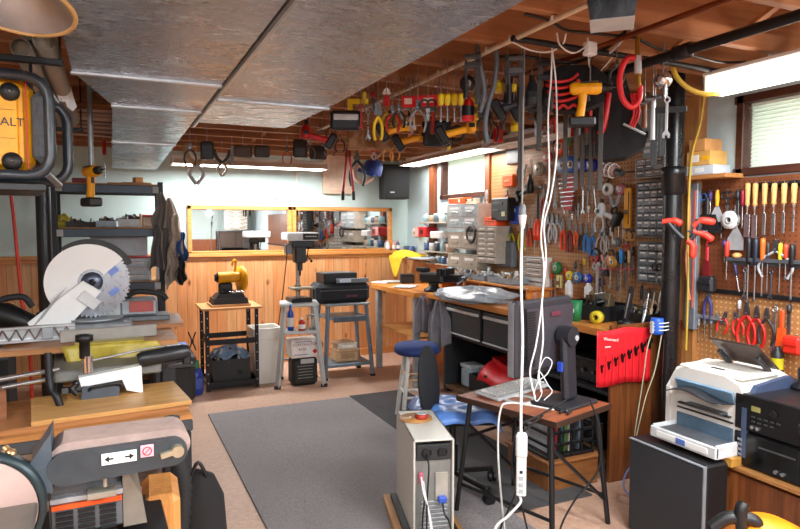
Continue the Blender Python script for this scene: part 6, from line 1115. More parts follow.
# ---- near pegboard: chisels on the rail
PX2 = XR-.055
q = MB(); a = onX(745, 186, PX2); b = onX(805, 188, PX2); tr = thing('tool_rail', 'thin rail holding the row of wooden-handled chisels', 'tool rail', (XR-.05, (a.y+b.y)/2, a.z)); q.box((0, 0, 0), (.03, abs(a.y-b.y), .008)); part(tr, 'bar', q, IRON); q = MB(); q.box((.02, 0, -.0), (.012, abs(a.y-b.y), .03)); part(tr, 'wall_mount', q, IRON)
nm = ['leftmost', 'second', 'third', 'fourth', 'fifth', 'rightmost']
for i, (px, y1, w) in enumerate(((750, 237, .034), (757.5, 238, .03), (767, 235, .018), (776.5, 235, .02), (786.5, 233, .014), (796.5, 232, .01))):
    hang('chisel', px, 183, y1, None, nm[i]+' of the six wooden-handled chisels on the near pegboard', X=PX2, w=w)
for a in ((702, 192, 218, 'scissors', '2a6fb0', 'blue-handled snips at the left end of the near pegboard'), (712, 191, 214, 'screwdriver', '4a3a78', 'short purple-handled screwdriver near the left post'), (719, 190, 222, 'putty_knife', 'e8b01a', 'yellow-handled putty knife on the near pegboard'), (728.5, 190, 226, 'scissors', '26282c', 'large black scissors beside the yellow putty knife'), (739.5, 190, 224, 'file', '1f2024', 'black-handled rasp left of the chisels'), (744.5, 190, 228, 'screwdriver', '9a1f3a', 'dark red screwdriver just left of the chisels')):
    hang(a[3], a[0], a[1], a[2], a[4], a[5], X=PX2)
hang('putty_knife', 738, 205, 250, '8a8c90', 'broad steel taping knife hung under the black rasp', X=PX2+.01, w=.1, c2='9a9da0')
hang('brush', 709, 196, 233, '2a2a2e', 'wide black bench brush with its bristles spread by the left post', X=PX2, w=.2, c2='1c1c20')
hang('roll', 733, 211, 229, 'e6e8e8', 'white round disc behind the black scissors', X=PX2+.012, c2='c8ccd0')
# second row rail and its tools
def rail(x0, x1, y0, y1, m, label, X=PX2, d=.05):
    a = onX(x0, y0, X); b = onX(x1, y1, X); r = thing('tool_rack', label, 'tool rack', ((X+XR-.03)/2, (a.y+b.y)/2, (a.z+b.z)/2)); q = MB(); q.box((0, 0, 0), (XR-.03-X+.03, abs(a.y-b.y), .008)); part(r, 'shelf', q, m); q = MB(); q.box((-.03, 0, .008), (.004, abs(a.y-b.y), .02), .001); part(r, 'lip', q, m)
    q = MB(); q.box(((XR-.035-X)/2+.0, 0, -.01), (.006, abs(a.y-b.y), .03)); part(r, 'wall_mount', q, m); return r
rail(728, 803, 260, 264, mat('6f757d', .4, .6), 'long grey steel screwdriver rack across the near pegboard')
rail(697, 723, 317, 320, mat('a9adb2', .35, .6), 'short chromed rack of small tools above the printer')
for i, (px, y0, y1, c, R, lb) in enumerate(((729, 241, 280, 'd8402c', .014, 'red and yellow screwdriver at the left end of the grey rack'), (751, 237, 302, '1a1c22', .015, 'large black-handled rasp with long shaft in the grey rack'), (758, 238, 302, '1f2a3c', .015, 'dark blue-black handled long file in the grey rack'), (765, 238, 296, 'ef6a20', .014, 'orange-handled screwdriver in the grey rack'), (769.5, 243, 292, '2a2c30', .01, 'slim black screwdriver right of the orange one'), (782, 243, 293, 'e3cf2a', .011, 'yellow and black screwdriver in the grey rack'), (788, 244, 280, 'e84a2c', .013, 'orange-red screwdriver in the grey rack'), (794.5, 244, 300, '141416', .016, 'fat black screwdriver at the right end of the grey rack'))):
    hang('screwdriver', px, y0, y1, c, lb, X=PX2+.004, R=R)
hang('pliers', 777, 240, 278, 'a9aeb4', 'bare steel pliers with splayed handles in the grey rack', X=PX2, open=.07)
hang('brush', 709, 246, 276, 'c0202c', 'big red-handled scraper with dark block under the black brush', X=PX2, w=.05, c2='7a1a20')
hang('pouch', 711, 276, 292, '24242a', 'dark block hanging below the red-handled scraper', X=PX2, w=.1)
single('wooden_ball', 'round wooden knob on the grey rack left of the rasps', 'knob', MB().ball((0, 0, .018), (.028, .025, .018), 14), HANDLE, tuple(onX(737, 260, PX2+.0)+V((0, 0, .006))))
hang('screwdriver', 736, 264, 292, '2a2a50', 'slanting dark screwdriver hung under the wooden knob', X=PX2, tilt=-12)
hang('snips', 710, 280, 320, '3c3c78', 'violet-blue handled pliers in the chromed rack above the printer', X=PX2)
for i, px in enumerate((700, 706, 712.5, 718.5)): hang('screwdriver', px, 314, 343-i*2, ['b8bcc2', '8a8e94', '9fb0c8', '55585e'][i], ['first', 'second', 'third', 'fourth'][i]+' small steel tool from the left in the chromed rack', X=PX2+.01, R=.009)
hang('pliers', 727, 312, 334, 'e02a24', 'small red-handled pliers right of the chromed rack', X=PX2, tilt=14); hang('pliers', 736, 312, 335, 'e8352c', 'second small red-handled pliers, nearer the big clamps', X=PX2, tilt=-14)
hang('file', 726, 240, 262, '3a2d70', 'blue-violet slim tool hung between scraper and red screwdriver', X=PX2, w=.01)
hang('pliers', 748, 302, 347, 'd81f1c', 'first red-handled pliers of two in the low row of the near pegboard', X=PX2, c2='1a1a1c'); hang('pliers', 758, 306, 347, 'c81c1c', 'second red-handled pliers of two in the low row', X=PX2, c2='1a1a1c')
hang('pliers', 768, 308, 345, '2c2e32', 'black-handled locking pliers between red clamps and orange brush', X=PX2); hang('wrench', 776, 306, 352, STEEL, 'shiny spanner hanging left of the orange brush', X=PX2); hang('brush', 784, 309, 347, 'f0501c', 'bright orange flat brush in the low row', X=PX2, w=.05, c2='f0561e')
hang('spray', 781.5, 346, 374, '1b1c1f', 'black squeeze bottle hung under the orange brush', X=PX2-.02, c2='c8c020', name='hanging_bottle')
hang('pouch', 797, 336, 354, 'd82818', 'red plastic box at the right edge of the near pegboard', X=PX2, w=.09)
# clamp with red jaws on the pipe, cord, boxes
p = onX(690, 226, 2.95); r = thing('spring_clamp', 'big black spring clamp with orange-red jaws gripping beside the drain pipe', 'spring clamp', (2.93, p.y, p.z+.02), -50); q = MB()
q.tube(spline([(-.02, 0, -.09), (-.06, 0, -.05), (-.1, 0, .0)]), .014, 8); q.tube(spline([(.02, 0, -.09), (.06, 0, -.03), (.05, 0, .02)]), .014, 8); part(r, 'frame', q, mat('3a3d42', .4, .4))
for pts in (((-.13, 0, .005), (-.07, 0, .01), (-.03, 0, -.01)), ((.03, 0, -.02), (.07, 0, .01), (.14, 0, .0)), ((.03, 0, -.05), (.09, 0, -.07), (.13, 0, -.1)), ((.0, 0, -.1), (.03, 0, -.13), (.03, 0, -.2))): q = MB(); q.tube(spline(pts), [.016]*6+[.02]*6+[.012] if len(pts) == 3 else .015, 8); part(r, 'red_grip', q, mat('e0402e', .45))
q = MB(); q.cyl((0, .0, -.05), (.1, .1, -.05), .006, n=6); part(r, 'hanging_peg', q, STEEL)
P_ = [onD(x, y, 3.0) for x, y in ((672, 62), (676, 76), (688, 88), (704, 94), (720, 93))]; cable('yellow hose sagging under the joists beside the near light', [V((P_[0].x, P_[0].y, 2.275))]+P_, .012, mat('d0b03a', .45), 'hanging_hose', 'hose')
P_ = [onX(x, y, 3.08) for x, y in ((704, 98), (700, 125), (693, 150), (690, 175), (688, 230), (688, 290), (686, 350))]; cable('yellow hose hanging down alongside the black drain pipe', [V((3.08, P_[0].y, 2.27))]+P_, .0065, mat('c9a83c', .45), 'hanging_hose', 'hose')
P_ = [onX(x, y, 3.13) for x, y in ((687, 175), (690, 215), (686, 260), (690, 300))]; cable('thin salmon cord hanging behind the yellow hose', P_, .006, mat('d8846c', .5))
t = thing('hose_coupling', 'brass coupling at the top of the yellow hanging hose', 'coupling', (3.08, P_[0].y+.0, 0)); bpos = onX(704, 98, 3.08); t.location = (3.08, bpos.y, bpos.z); q = MB(); q.lathe([(0, -.01), (.013, -.01), (.015, .02), (.01, .05), (.01, .08)], n=12); part(t, 'hanging_body', q, BRASS)
for i, (px, y0, y1, w, c, lb) in enumerate(((704.5, 172, 163, 30, 'c3cdd6', 'grey-blue flat carton at the bottom on the ledge by the near window'), (703.5, 163, 149, 25, 'd9a85c', 'tan carton with white label in the middle of the ledge stack'), (702.5, 149, 137, 17, 'cf965a', 'small brown carton on top of the ledge stack'))):
    X_ = 3.13; p = onX(px, y0, X_); hh = S(p, y0-y1); zz = 1.801 if i == 0 else zz+hl+.001; hl = hh; ww = S(p, w)*1.1; r = thing('carton', lb, 'carton', (XR-.085, p.y, zz), -90, 'cartons on the ledge'); q = MB(); q.box((0, 0, hh/2), (ww, .14, hh), .002); part(r, 'box', q, mat(c, .75)); 
    if i < 2: q = MB(); q.box((-.02 if i else 0, -.071, hh*.5), (ww*.3, .002, hh*.5), 0); part(r, 'white_label', q, WHITE)
    if i == 1: q = MB(); q.box((.05, -.071, hh*.5), (ww*.28, .002, hh*.3), 0); part(r, 'yellow_print', q, YEL)
# ---- small-parts drawer cabinets
def drawers(label, px0, px1, y0, y1, rows, cols, body, dc, X=XR-.03, depth=.13, top=False, wide=None, group='small-parts drawer cabinets'):
    a = onX(px0, (y0+y1)/2, X-depth); b = onX(px1, (y0+y1)/2, X-depth); zt_ = onX((px0+px1)/2, y0, X-depth).z; z0_ = onX((px0+px1)/2, y1, X-depth).z
    w = abs(a.y-b.y); h = zt_-z0_; r = thing('drawer_cabinet', label, 'drawer cabinet', (X-.0005, (a.y+b.y)/2, z0_), -90, group); q = MB(); f = .008
    for s in (-1, 1): q.box((s*(w-f)/2, -depth/2, h/2), (f, depth, h), .001)
    q.box((0, -depth/2, f/2), (w-2*f, depth, f), .001); q.box((0, -depth/2, h-f/2), (w-2*f, depth, f), .001); q.box((0, -.003, h/2), (w-2*f, .006, h-2*f), 0)
    for i in range(1, rows): q.box((0, -depth/2, h*i/rows), (w-2*f, depth-.002, .004), 0)
    part(r, 'cabinet_frame', q, body); q = MB(); q.box((0, .0, h-.02), (.03, .002, .02)); part(r, 'wall_mount', q, body); rnd = random.Random(px0)
    for i in range(rows):
        for j in range(cols):
            cw = (w-2*f)/cols; ch = (h-2*f)/rows; x = -w/2+f+cw*(j+.5); z = f+ch*(i+.5); q = MB(); q.box((x, -depth*.55, z), (cw-.004, depth*.9, ch-.008), .002); q.box((x, -depth-.006, z-ch*.12), (cw*.45, .012, ch*.16), .002); q.m = 1; q.box((x, -depth-.0015, z+ch*.2), (cw*.6, .001, ch*.2), 0)
            part(r, 'drawer', q, [dc[(i*3+j*5+rnd.randint(0, 3)) % len(dc)], WHITE])
    return r
GB = mat('62686e', .5); BGE = mat('b8aea0', .5); CD = [mat('8c949a', .25, 0, .4, 60), mat('a2a9ae', .25, 0, .4, 50), mat('767e85', .25, 0, .5, 60)]; BD = [mat('a89c8c', .5, 0, .2, 40), mat('b5aa9c', .5, 0, .2, 40)]; CLD = [mat('c2c9cc', .2, 0, .35, 50), mat('aeb6ba', .2, 0, .4, 50)]
drawers('upper beige-framed drawer cabinet left of the black drain pipe', 635, 664, 157, 178, 3, 3, mat('a89f92', .5), CD)
drawers('tall grey drawer cabinet with four columns left of the drain pipe', 636, 665, 181, 237, 7, 4, GB, CD)
drawers('lower grey drawer cabinet hung beneath the tall one', 637.5, 667, 242, 283, 5, 3, GB, CD)
drawers('big-drawered beige-edged cabinet just under the far window', 447, 478, 204, 229, 2, 2, mat('cdbfb2', .5), CLD, depth=.16)
drawers('middle beige bin cabinet below the big clear drawers', 448, 476, 232, 249, 1, 2, BGE, BD, depth=.16)
drawers('lowest beige bin cabinet near the bench vise', 448, 477, 254, 269, 1, 2, BGE, BD, depth=.16)
drawers('many-drawered beige cabinet right of the black hose ring', 477, 496, 226, 263, 7, 2, BGE, BD, depth=.16)
drawers('slim white parts rack over the bench behind the white cords', 522, 546, 257, 288, 6, 1, WHITE, [mat('c9ccd0', .4, 0, .2, 40), mat('b4a79c', .5, 0, .3, 40)], depth=.06)
# pale upper organiser with dark slots
a = onX(646, 112, XR-.04); b = onX(664, 157, XR-.04); r = thing('plastic_organiser', 'pale blue plastic organiser above the beige drawer cabinet', 'organiser', (XR-.031, (a.y+b.y)/2, b.z), -90); w = abs(a.y-b.y); h = a.z-b.z; q = MB(); q.box((0, -.02, h/2), (w, .038, h), .004); part(r, 'body', q, mat('93a5ae', .5)); q = MB(); q.box((0, .0, h*.9), (w*.5, .002, .02)); part(r, 'wall_mount', q, STEEL)
for i in range(4): q = MB(); q.box((-w*.2+(i % 2)*w*.4, -.041, h*(.15+.14*(i//2))), (w*.3, .003, h*.07)); part(r, 'white_slot', q, WHITE)
q = MB(); q.box((-w*.25, -.042, h*.5), (w*.2, .004, h*.14)); part(r, 'black_knob', q, BLACK)
# ---- shelves with jars at the far end of the right wall
def wshelf(label, x0, x1, y, m, d=.16, n=0): 
    a = onX(x0, y, XR-d); b = onX(x1, y, XR-d); r = thing('wall_shelf', label, 'shelf', (XR-d/2-.001, (a.y+b.y)/2, (a.z+b.z)/2-.008), -90); q = MB(); q.box((0, 0, 0), (abs(a.y-b.y), d, .014)); part(r, 'board', q, m)
    for s in (-.4, .4): q = MB(); q.bar((s*abs(a.y-b.y), d/2-.01, -.06), (s*abs(a.y-b.y), -d/4, -.008), .012, .012); part(r, 'bracket', q, m)
    return r
WS = [wshelf('upper small shelf of pale tins right of the corner stud', 419, 446, 222, BGE, .14), wshelf('middle small shelf of jars under the red box', 420, 447, 251, BGE, .14), wshelf('lowest small shelf of jars above the far bench', 421, 448, 263, BGE, .14), wshelf('shelf carrying the yellow cloth in the far right corner', 394, 421, 257, LGREY, .3)]
jc = ['8fb4bc', 'dfe3e4', '6c7f8c', 'c8a890', '9fc0c8', '3f4d5c', 'd8dad8', '4a6aa0']
names_ = [('nearest the cabinets', 'second from the cabinets', 'middle', 'second from the corner', 'nearest the corner')]
for si, (sh_, lvl, cnt, hh) in enumerate(((WS[0], 'upper', 5, .09), (WS[1], 'middle', 5, .1), (WS[2], 'lowest', 5, .075))):
    p0 = sh_.location; L = .5*(sh_.children[0].bound_box[4][0]-sh_.children[0].bound_box[0][0])*2
    for j in range(cnt):
        y = p0.y-L/2+L*(j+.5)/cnt; r = thing('parts_jar', '%s small jar, %s, on the %s corner shelf' % (['pale blue', 'white', 'slate', 'tan', 'aqua', 'dark', 'whitish', 'blue'][(si*3+j) % 8], names_[0][j], lvl), 'jar', (p0.x, y, p0.z+.0075), 0, 'jars on the corner shelves')
        q = MB(); q.lathe([(0, 0), (L/cnt*.36, 0), (L/cnt*.38, hh*.8), (L/cnt*.3, hh*.86)], n=12); part(r, 'jar', q, mat(jc[(si*3+j) % 8], .3)); q = MB(); q.lathe([(L/cnt*.34, hh*.84), (L/cnt*.34, hh), (0, hh)], n=12); part(r, 'lid', q, [BLACK, STEEL, WHITE][j % 3])
p = onX(425, 237, XR-.1); r = thing('red_carton', 'red box with a dark round opening under the upper corner shelf', 'carton', (XR-.09, p.y, p.z), -90); k = S(p, 1); q = MB(); q.box((0, 0, 5*k), (17*k*1.3, .15, 10*k)); part(r, 'box', q, RED); q = MB(); q.box((-7*k, -.077, 5*k), (8*k, .004, 9*k), 0); part(r, 'pink_label', q, mat('e8b0a8', .5)); q = MB(); q.cyl((4*k, -.08, 5*k), (4*k, -.075, 5*k), 2.5*k, n=16); part(r, 'opening', q, BLACK); q = MB(); q.box((0, .08, -.004), (.1, .02, .008)); part(r, 'wall_mount', q, STEEL)
p = onX(439, 238, XR-.12); r = thing('white_label_box', 'bright white blank label box beside the red box', 'box', (XR-.09, p.y, p.z), -90); q = MB(); q.box((0, 0, 3*k), (16*k*1.2, .17, 6.5*k)); part(r, 'box', q, WHITE); q = MB(); q.box((0, .085, .0), (.1, .02, .008)); part(r, 'wall_mount', q, STEEL)
# yellow cloth draped on the shelf, pink and white things in the corner
p = onX(408, 248, XR-.2); q = MB(); q.sheet(lambda u, v: ((u-.5)*.42, .1-.28*min(v, .6)/.6, (.06*math.sin(math.pi*u)*math.sin(math.pi*min(1, v*1.3))+.012*math.sin(u*15+v*8)) if v < .6 else (-(v-.6)*.32*(1+.9*math.cos((u-.4)*6)))), 24, 16, .005)
single('yellow_cloth', 'bright yellow cloth draped over the corner shelf', 'cloth', q, mat('e8c62c', .85, 0, .15, 14, .3), (XR-.16, p.y, WS[3].location.z+.012), -90)
for i, (px, c, lb) in enumerate(((388, 'd8dce0', 'white pink-topped bottle at the right end of the mirror ledge'), (394, 'e2a890', 'salmon bottle at the mirror ledge end'), (398, '4a4a78', 'dark violet small pot at the mirror ledge end'))):
    p = onY(px, 250, YB-.04); bottle('small_bottle', lb, (p.x, YB-.035, 1.2255), .12, .022, mat(c, .4), mat('c88a80', .5), 'bottle', 'bottles at the mirror ledge end')
for i, (px, y1, c, lb) in enumerate(((406, 246, '3a4660', 'dark blue tin behind the yellow cloth'), (411, 243, '4a66a0', 'blue tin behind the yellow cloth, nearer the jars'), (402, 247, 'dfe3e6', 'white tin behind the yellow cloth'))):
    q = MB(); q.lathe([(0, 0), (.035, 0), (.035, .1), (.03, .105), (0, .105)], n=16); p = onX(px, 250, XR-.06); single('paint_tin', lb, 'tin', q, mat(c, .4), (XR-.05, p.y, WS[3].location.z+.0075), 0, 'tins behind the yellow cloth')
# orange boxes, black hose ring, router, blue case, grey organiser
def wbox(name, label, px, y0, y1, wpx, d, c, X=XR-.03, parts=()):
    p = onX(px, y1, X-d); h = S(p, y1-y0); a = onX(px-wpx/2, y1, X-d); b = onX(px+wpx/2, y1, X-d); w = abs(a.y-b.y); r = thing(name, label, name.replace('_', ' '), (X-d/2-.0005, p.y, p.z), -90); q = MB(); q.box((0, 0, h/2), (w, d, h), min(.01, h*.12)); part(r, 'body', q, Lm(c)); q = MB(); q.box((0, d/2, h*.5), (w*.3, .004, .02)); part(r, 'wall_mount', q, STEEL)
    for (nm_, fx, fz, fw, fh, cc_) in parts: q = MB(); q.box((fx*w, -d/2-.002, fz*h), (fw*w, .005, fh*h)); part(r, nm_, q, Lm(cc_))
    return r
wbox('orange_box', 'orange-red box on top of the far drawer cabinet', 455, 198, 203.5, 14, .12, 'ee5418', parts=(('white_spot', .3, .4, .1, .4, 'f0e8e0'),))
wbox('bottle_row', 'row of little white bottles beside the orange box on the cabinet', 470, 199, 203.5, 12, .08, 'b4a894', parts=(('black_cap', -.3, .8, .12, .5, '2a2a2a'), ('brown_cap', .2, .8, .12, .5, '7a5030')))
wbox('orange_box', 'orange box on the many-drawered beige cabinet', 490, 217, 226, 12, .12, 'f0501a', parts=(('dark_slot', 0, .5, .7, .12, '8a2c10'),))
wbox('power_tool_case', 'black router body standing high between the drawer cabinets and the stud', 499, 198, 221, 17, .12, '0f1012', parts=(('dial', .25, .3, .18, .2, 'd8d2a0'), ('grey_band', -.1, .75, .6, .12, '2c2e30'), ('vent', -.2, .45, .4, .08, '1d1e20')))
wbox('blue_case', 'bright blue rounded case hanging beside the black router body', 513.5, 206, 224, 8, .05, '2450c0', parts=(('white_badge', 0, .75, .5, .2, 'c8d4f0'),))
wbox('drill_index', 'grey tilted steel drill index with a black letter shape on the wall', 504, 241, 267, 16, .06, '6e757c', parts=(('black_mark', -.1, .6, .12, .45, '121214'), ('black_mark', -.1, .2, .3, .08, '121214'), ('white_spot', .0, .85, .2, .12, 'c8ccd0')))
wbox('grey_panel', 'dark grey plastic plate on the wall right of the far window', 512, 140, 164, 13, .03, '5c6066', parts=(('latch', .3, .8, .2, .1, '303236'),))
wbox('orange_box', 'orange bin hanging on the pegboard under the grey plate', 507, 175, 187, 11, .06, 'ea5c1a', parts=(('label', 0, .5, .5, .2, 'f08a50'),))
hang('loop', 472, 226, 243, '2a1c20', 'black and red hose ring hung between the drawer cabinets', X=XR-.2, t=.01)
hang('roll', 417, 228, 238, 'd8dcdc', 'white-rimmed roll at the corner beside the red box', X=XR-.05)
hang('pliers', 482, 196, 222, '2c2c30', 'black pliers hung beside the far window lower frame', X=XR-.06); hang('file', 488, 190, 226, 'a0a4a8', 'long pale metal tool hung left of the router body', X=XR-.06, bc='b8bcc0')
# ---- the main pegboard, upper band
U = XR-.05
for a in (('wrench', 522, 195, 222, 'b0b4b8', 'pale spanner left of the white socket on the main pegboard', {}), ('power', 534, 178, 205, '1c1e22', 'black cordless driver hung on the main pegboard behind the cords', {'s': -1}), ('brush', 529, 178, 192, 'c83028', 'small red brush left of the black driver', {'w': .05}),
          ('hammer', 540, 186, 222, '2a2c34', 'dark-handled hammer beside the black driver', {}), ('roll', 563, 138, 155, 'e85a1e', 'orange roll at the top of the main pegboard', {}), ('roll', 565, 158, 173, '88a8d8', 'white and blue roll beneath the orange roll', {'c2': 'f0f0f0'}), ('roll', 574, 156, 173, '2a5ec8', 'deep blue roll right of the white and blue roll', {}), ('roll', 586, 159, 172, '3036c0', 'indigo roll between the hanging clamp bars', {}), ('roll', 594, 159, 172, '2c2ca8', 'violet-blue roll nearest the black tool bag', {}),
          ('brush', 557, 130, 150, 'd02a20', 'red brush at the top of the main pegboard beside the white cord', {'w': .04}), ('spring_clamp', 525, 165, 178, '9a9c9c', 'small grey spring clamp high on the main pegboard', {}), ('wrench', 532, 160, 180, 'a8acb0', 'short spanner high on the pegboard left of the cords', {}), ('roll', 541, 163, 176, 'a09888', 'greyish wire roll high on the pegboard', {}),
          ('snips', 545, 185, 216, 'a03028', 'dark red handled snips right of the hammer', {}), ('file', 551, 165, 190, '9c1c20', 'red-handled slim file right of the paired cords', {'w': .01}),
          ('wrench', 584, 187, 214, STEEL, 'steel spanner right of the red spanner rack', {}), ('wrench', 589, 187, 212, DSTEEL, 'darker steel spanner, second from the red rack', {}), ('wrench', 594.5, 186, 214, STEEL, 'slanting steel spanner, third from the red rack', {'_t': -10}), ('pliers', 600, 205, 232, 'd8dce0', 'white-handled pliers below the slanting spanner', {}), ('power', 606, 203, 228, 'e0e4e8', 'white glue gun hung on the main pegboard', {'name': 'glue_gun', 's': 1}),
          ('roll', 610.5, 183, 195.5, 'dfe0dc', 'white wire reel below the black bag', {'c2': '6a7078'}), ('roll', 623.5, 184, 195, 'b06a78', 'pink and white disc right of the white wire reel', {'c2': 'f0f0f0'}), ('spring_clamp', 616, 195, 217, '9a9fa6', 'big grey spring clamp under the wire reel', {'c2': '2a2a2c'}), ('caliper', 612, 214, 236, '33363a', 'small dark C-clamp left of the yellow level', {}), ('level', 630, 188, 228, 'efa91c', 'yellow spirit level hung upright left of the tall drawer cabinet', {'w': .055}),
          ('caliper', 565, 196, 214, '8c9094', 'grey C-clamp under the red spanner rack', {}), ('pliers', 523, 222, 250, 'c8b820', 'yellow-handled pliers left of the white extension socket', {}), ('pliers', 512, 226, 250, 'c0c020', 'yellow-green handled pliers by the blue case', {}), ('snips', 531, 216, 246, 'd84028', 'orange-red handled snips right of the extension socket', {}), ('screwdriver', 536, 222, 254, '24262c', 'black screwdriver hanging behind the left white cord', {}), ('spray', 540.5, 219, 240, 'ee4420', 'orange-red tube beside the white cords', {'c2': 'ee4420'}), ('screwdriver', 527, 226, 250, '8a8c90', 'grey screwdriver right of the extension socket', {}),
          ('pliers', 549, 214, 240, 'b8bcc2', 'shiny slip-joint pliers, leftmost of the bright row', {}), ('pliers', 553.5, 214, 243, 'c8ccd0', 'second shiny slip-joint pliers in the bright row', {}), ('pliers', 558.5, 215, 240, 'b0b4ba', 'third shiny slip-joint pliers in the bright row', {}), ('snips', 564.5, 216, 250, 'ee4a1e', 'orange-handled pliers right of the bright row', {}), ('snips', 571, 216, 252, '7a1e1c', 'maroon and black handled pliers beside the orange pair', {}), ('snips', 577.5, 221, 246, 'f05c1c', 'second orange-handled pliers on the main pegboard', {}), ('snips', 582, 224, 250, '3a2a28', 'brown-black handled pliers left of the blue ones', {}),
          ('snips', 587.5, 222, 252, '2a80cc', 'left of the two blue-handled pliers', {}), ('snips', 594, 222, 256, '2074c4', 'right of the two blue-handled pliers', {}), ('pliers', 601.5, 228, 254, 'b8b0a4', 'beige-handled pliers right of the blue ones', {}), ('pliers', 606, 228, 252, 'a8a49c', 'grey-handled pliers, second right of the blue ones', {}), ('screwdriver', 614, 222, 246, '2c2f36', 'black screwdriver under the small dark clamp', {}), ('wrench', 607, 236, 262, STEEL, 'steel spanner beneath the glue gun', {})):
    k = dict(a[6]); tl = k.pop('_t', 0); hang(a[0], a[1], a[2], a[3], a[4], a[5], X=U, tilt=tl, **k)
for i, px in enumerate((629.5, 634)): hang('loop', px-.5, 230+i, 241, 'c89a50', ['brass plumb bob ring hung under the yellow level', 'second small brass ring under the yellow level'][i], X=U, t=.006, name='brass_ring')
# red rack of spanners
p = onX(570, 176, U); r = thing('spanner_rack', 'red plastic rack holding a ladder of spanners on the main pegboard', 'tool rack', tuple(p), -90); k = S(p, 1); q = MB(); q.prism([(-9*k, 0), (9*k, 0), (6*k, -34*k), (-6*k, -34*k)], -.02, -.005); part(r, 'rack', q, mat('c8242c', .45)); q = MB(); q.box((0, 0, -.02), (.02, .02, .02)); part(r, 'wall_mount', q, STEEL)
for i in range(7): q = MB(); z = -(2.5+i*4.6)*k; w = (13-i*.8)*k; q.bar((-w, -.026, z), (w, -.026, z+.004), .007, .006, .001); q.torus((-w, -.026, z), .007, .003, 'Y', 8, 5); q.torus((w, -.026, z+.004), .007, .003, 'Y', 8, 5); part(r, 'spanner', q, STEEL)
# lower band above the bench
for a in (('screwdriver', 530, 262, 290, 'ee4a20', 'orange screwdriver in front of the white parts rack, left', {}), ('screwdriver', 540, 262, 290, 'e8401c', 'orange screwdriver in front of the white parts rack, right', {}), ('file', 549, 264, 300, 'c83020', 'red-handled rasp above the bench behind the monitor', {}), ('screwdriver', 553, 262, 302, 'e05a20', 'long orange screwdriver above the bench', {}), ('roll', 558.5, 262, 274, '1f8048', 'green tape roll hung above the bench', {}), ('level', 561, 275, 288, 'e2d890', 'pale yellow card hung above the bench', {'w': .05, 'name': 'paper_card'}), ('screwdriver', 567, 268, 294, 'c83028', 'red screwdriver right of the pale yellow card', {}), ('roll', 572, 271, 280, 'd8c020', 'yellow tape roll hung above the white can', {}), ('spray', 572.5, 280, 297, 'e8e8e8', 'white can hung under the yellow tape roll', {}),
          ('roll', 580, 272, 283, '3a6ca0', 'blue tape roll with white face above the bench', {'c2': 'e8e8e8'}), ('roll', 590, 274, 283, '2c3cc0', 'dark blue tape roll above the second white can', {}), ('spray', 592, 283, 300, 'dfe0e0', 'second white can, under the dark blue tape', {}), ('loop', 597, 248, 262, '1c1e22', 'black coiled wire above the bench right end', {'t': .007}), ('square', 598, 262, 304, 'b0b4b8', 'upright steel rule standing out from the lower tool row', {'w': .03}), ('spring_clamp', 596, 256, 270, 'cc2428', 'red spring clamp at the left end of the pink line', {}), ('spring_clamp', 606, 255, 270, 'd8a0a0', 'pinkish spring clamp on the pink line', {}), ('caliper', 611, 249, 268, '24362a', 'dark green C-clamp on the pink line', {}), ('roll', 615, 256, 268, 'c8903a', 'tan small roll on the pink line', {}), ('screwdriver', 623, 249, 284, '2a8ad8', 'light blue screwdriver on the pink line', {'R': .015}), ('file', 618.5, 252, 291, '141518', 'black-handled long file left of the blue screwdriver', {}), ('file', 627, 252, 288, '1a1b1e', 'black-handled long file right of the blue screwdriver', {}), ('screwdriver', 630.5, 250, 282, 'd8b890', 'wooden-handled awl near the lower drawer cabinet', {}), ('file', 634.5, 247, 276, '25282c', 'short black file beside the lower drawer cabinet', {}), ('file', 604, 268, 292, '54405c', 'purple-grey file below the pinkish clamp', {}), ('wrench', 611, 268, 289, STEEL, 'steel spanner below the dark green clamp', {}),
          ('scissors', 658, 262, 285, '1d1d20', 'black scissors hung on the lower drawer cabinet face', {'_x': XR-.17}), ('screwdriver', 643, 286, 318, '2c2e34', 'black-handled tool leaning above the bench end', {}), ('pliers', 650, 290, 318, 'd0c8bc', 'pale-handled pliers hanging at the bench end', {}), ('snips', 656, 288, 318, 'c8a890', 'tan-handled snips beside the drain pipe', {}), ('wrench', 646.5, 290, 316, STEEL, 'spanner between the black tool and the pale pliers', {})):
    k = dict(a[6]); X_ = k.pop('_x', U); hang(a[0], a[1], a[2], a[3], a[4], a[5], X=X_, **k)
a = onX(598, 269, U-.03); b = onX(640, 269, U-.03); single('pink_line', 'bright pink string stretched across the lower tool row', 'string', MB().cyl((0, 0, 0), (0, b.y-a.y, b.z-a.z), .003, n=6).cyl((0, 0, 0), (.06, 0, 0), .002, n=5).cyl((0, b.y-a.y, b.z-a.z), (.06, b.y-a.y, b.z-a.z), .002, n=5), mat('e83060', .5), tuple(a))
# caged work lamp and clamp lamp
p = onX(610, 170, 3.0); r = thing('caged_lamp', 'small work lamp in a white square-grid cage below the black bag', 'lamp', tuple(p), -90, None, 0, 15); q = MB(); k = S(p, 1); q.tube([(-8*k, 0, 0), (6*k, 0, 0), (8*k, 0, 0)], [6*k, 6.5*k, 3*k], 14); part(r, 'lamp_body', q, mat('a08078', .4)); q = MB()
for i in range(3): q.torus((-7*k+i*6*k, 0, 0), 7*k, .004, 'X', 16, 5)
for i in range(8): c = 2*math.pi*i/8; q.cyl((-8*k, 7*k*math.cos(c), 7*k*math.sin(c)), (7*k, 7*k*math.cos(c), 7*k*math.sin(c)), .003, n=5)
part(r, 'cage', q, WHITE); q = MB(); q.tube([(8*k, 0, 0), (18*k, 0, 0)], 3.5*k, 10); q.cyl((14*k, 0, 0), (14*k, .2, .02), .005, n=6); part(r, 'hanging_arm', q, DSTEEL)
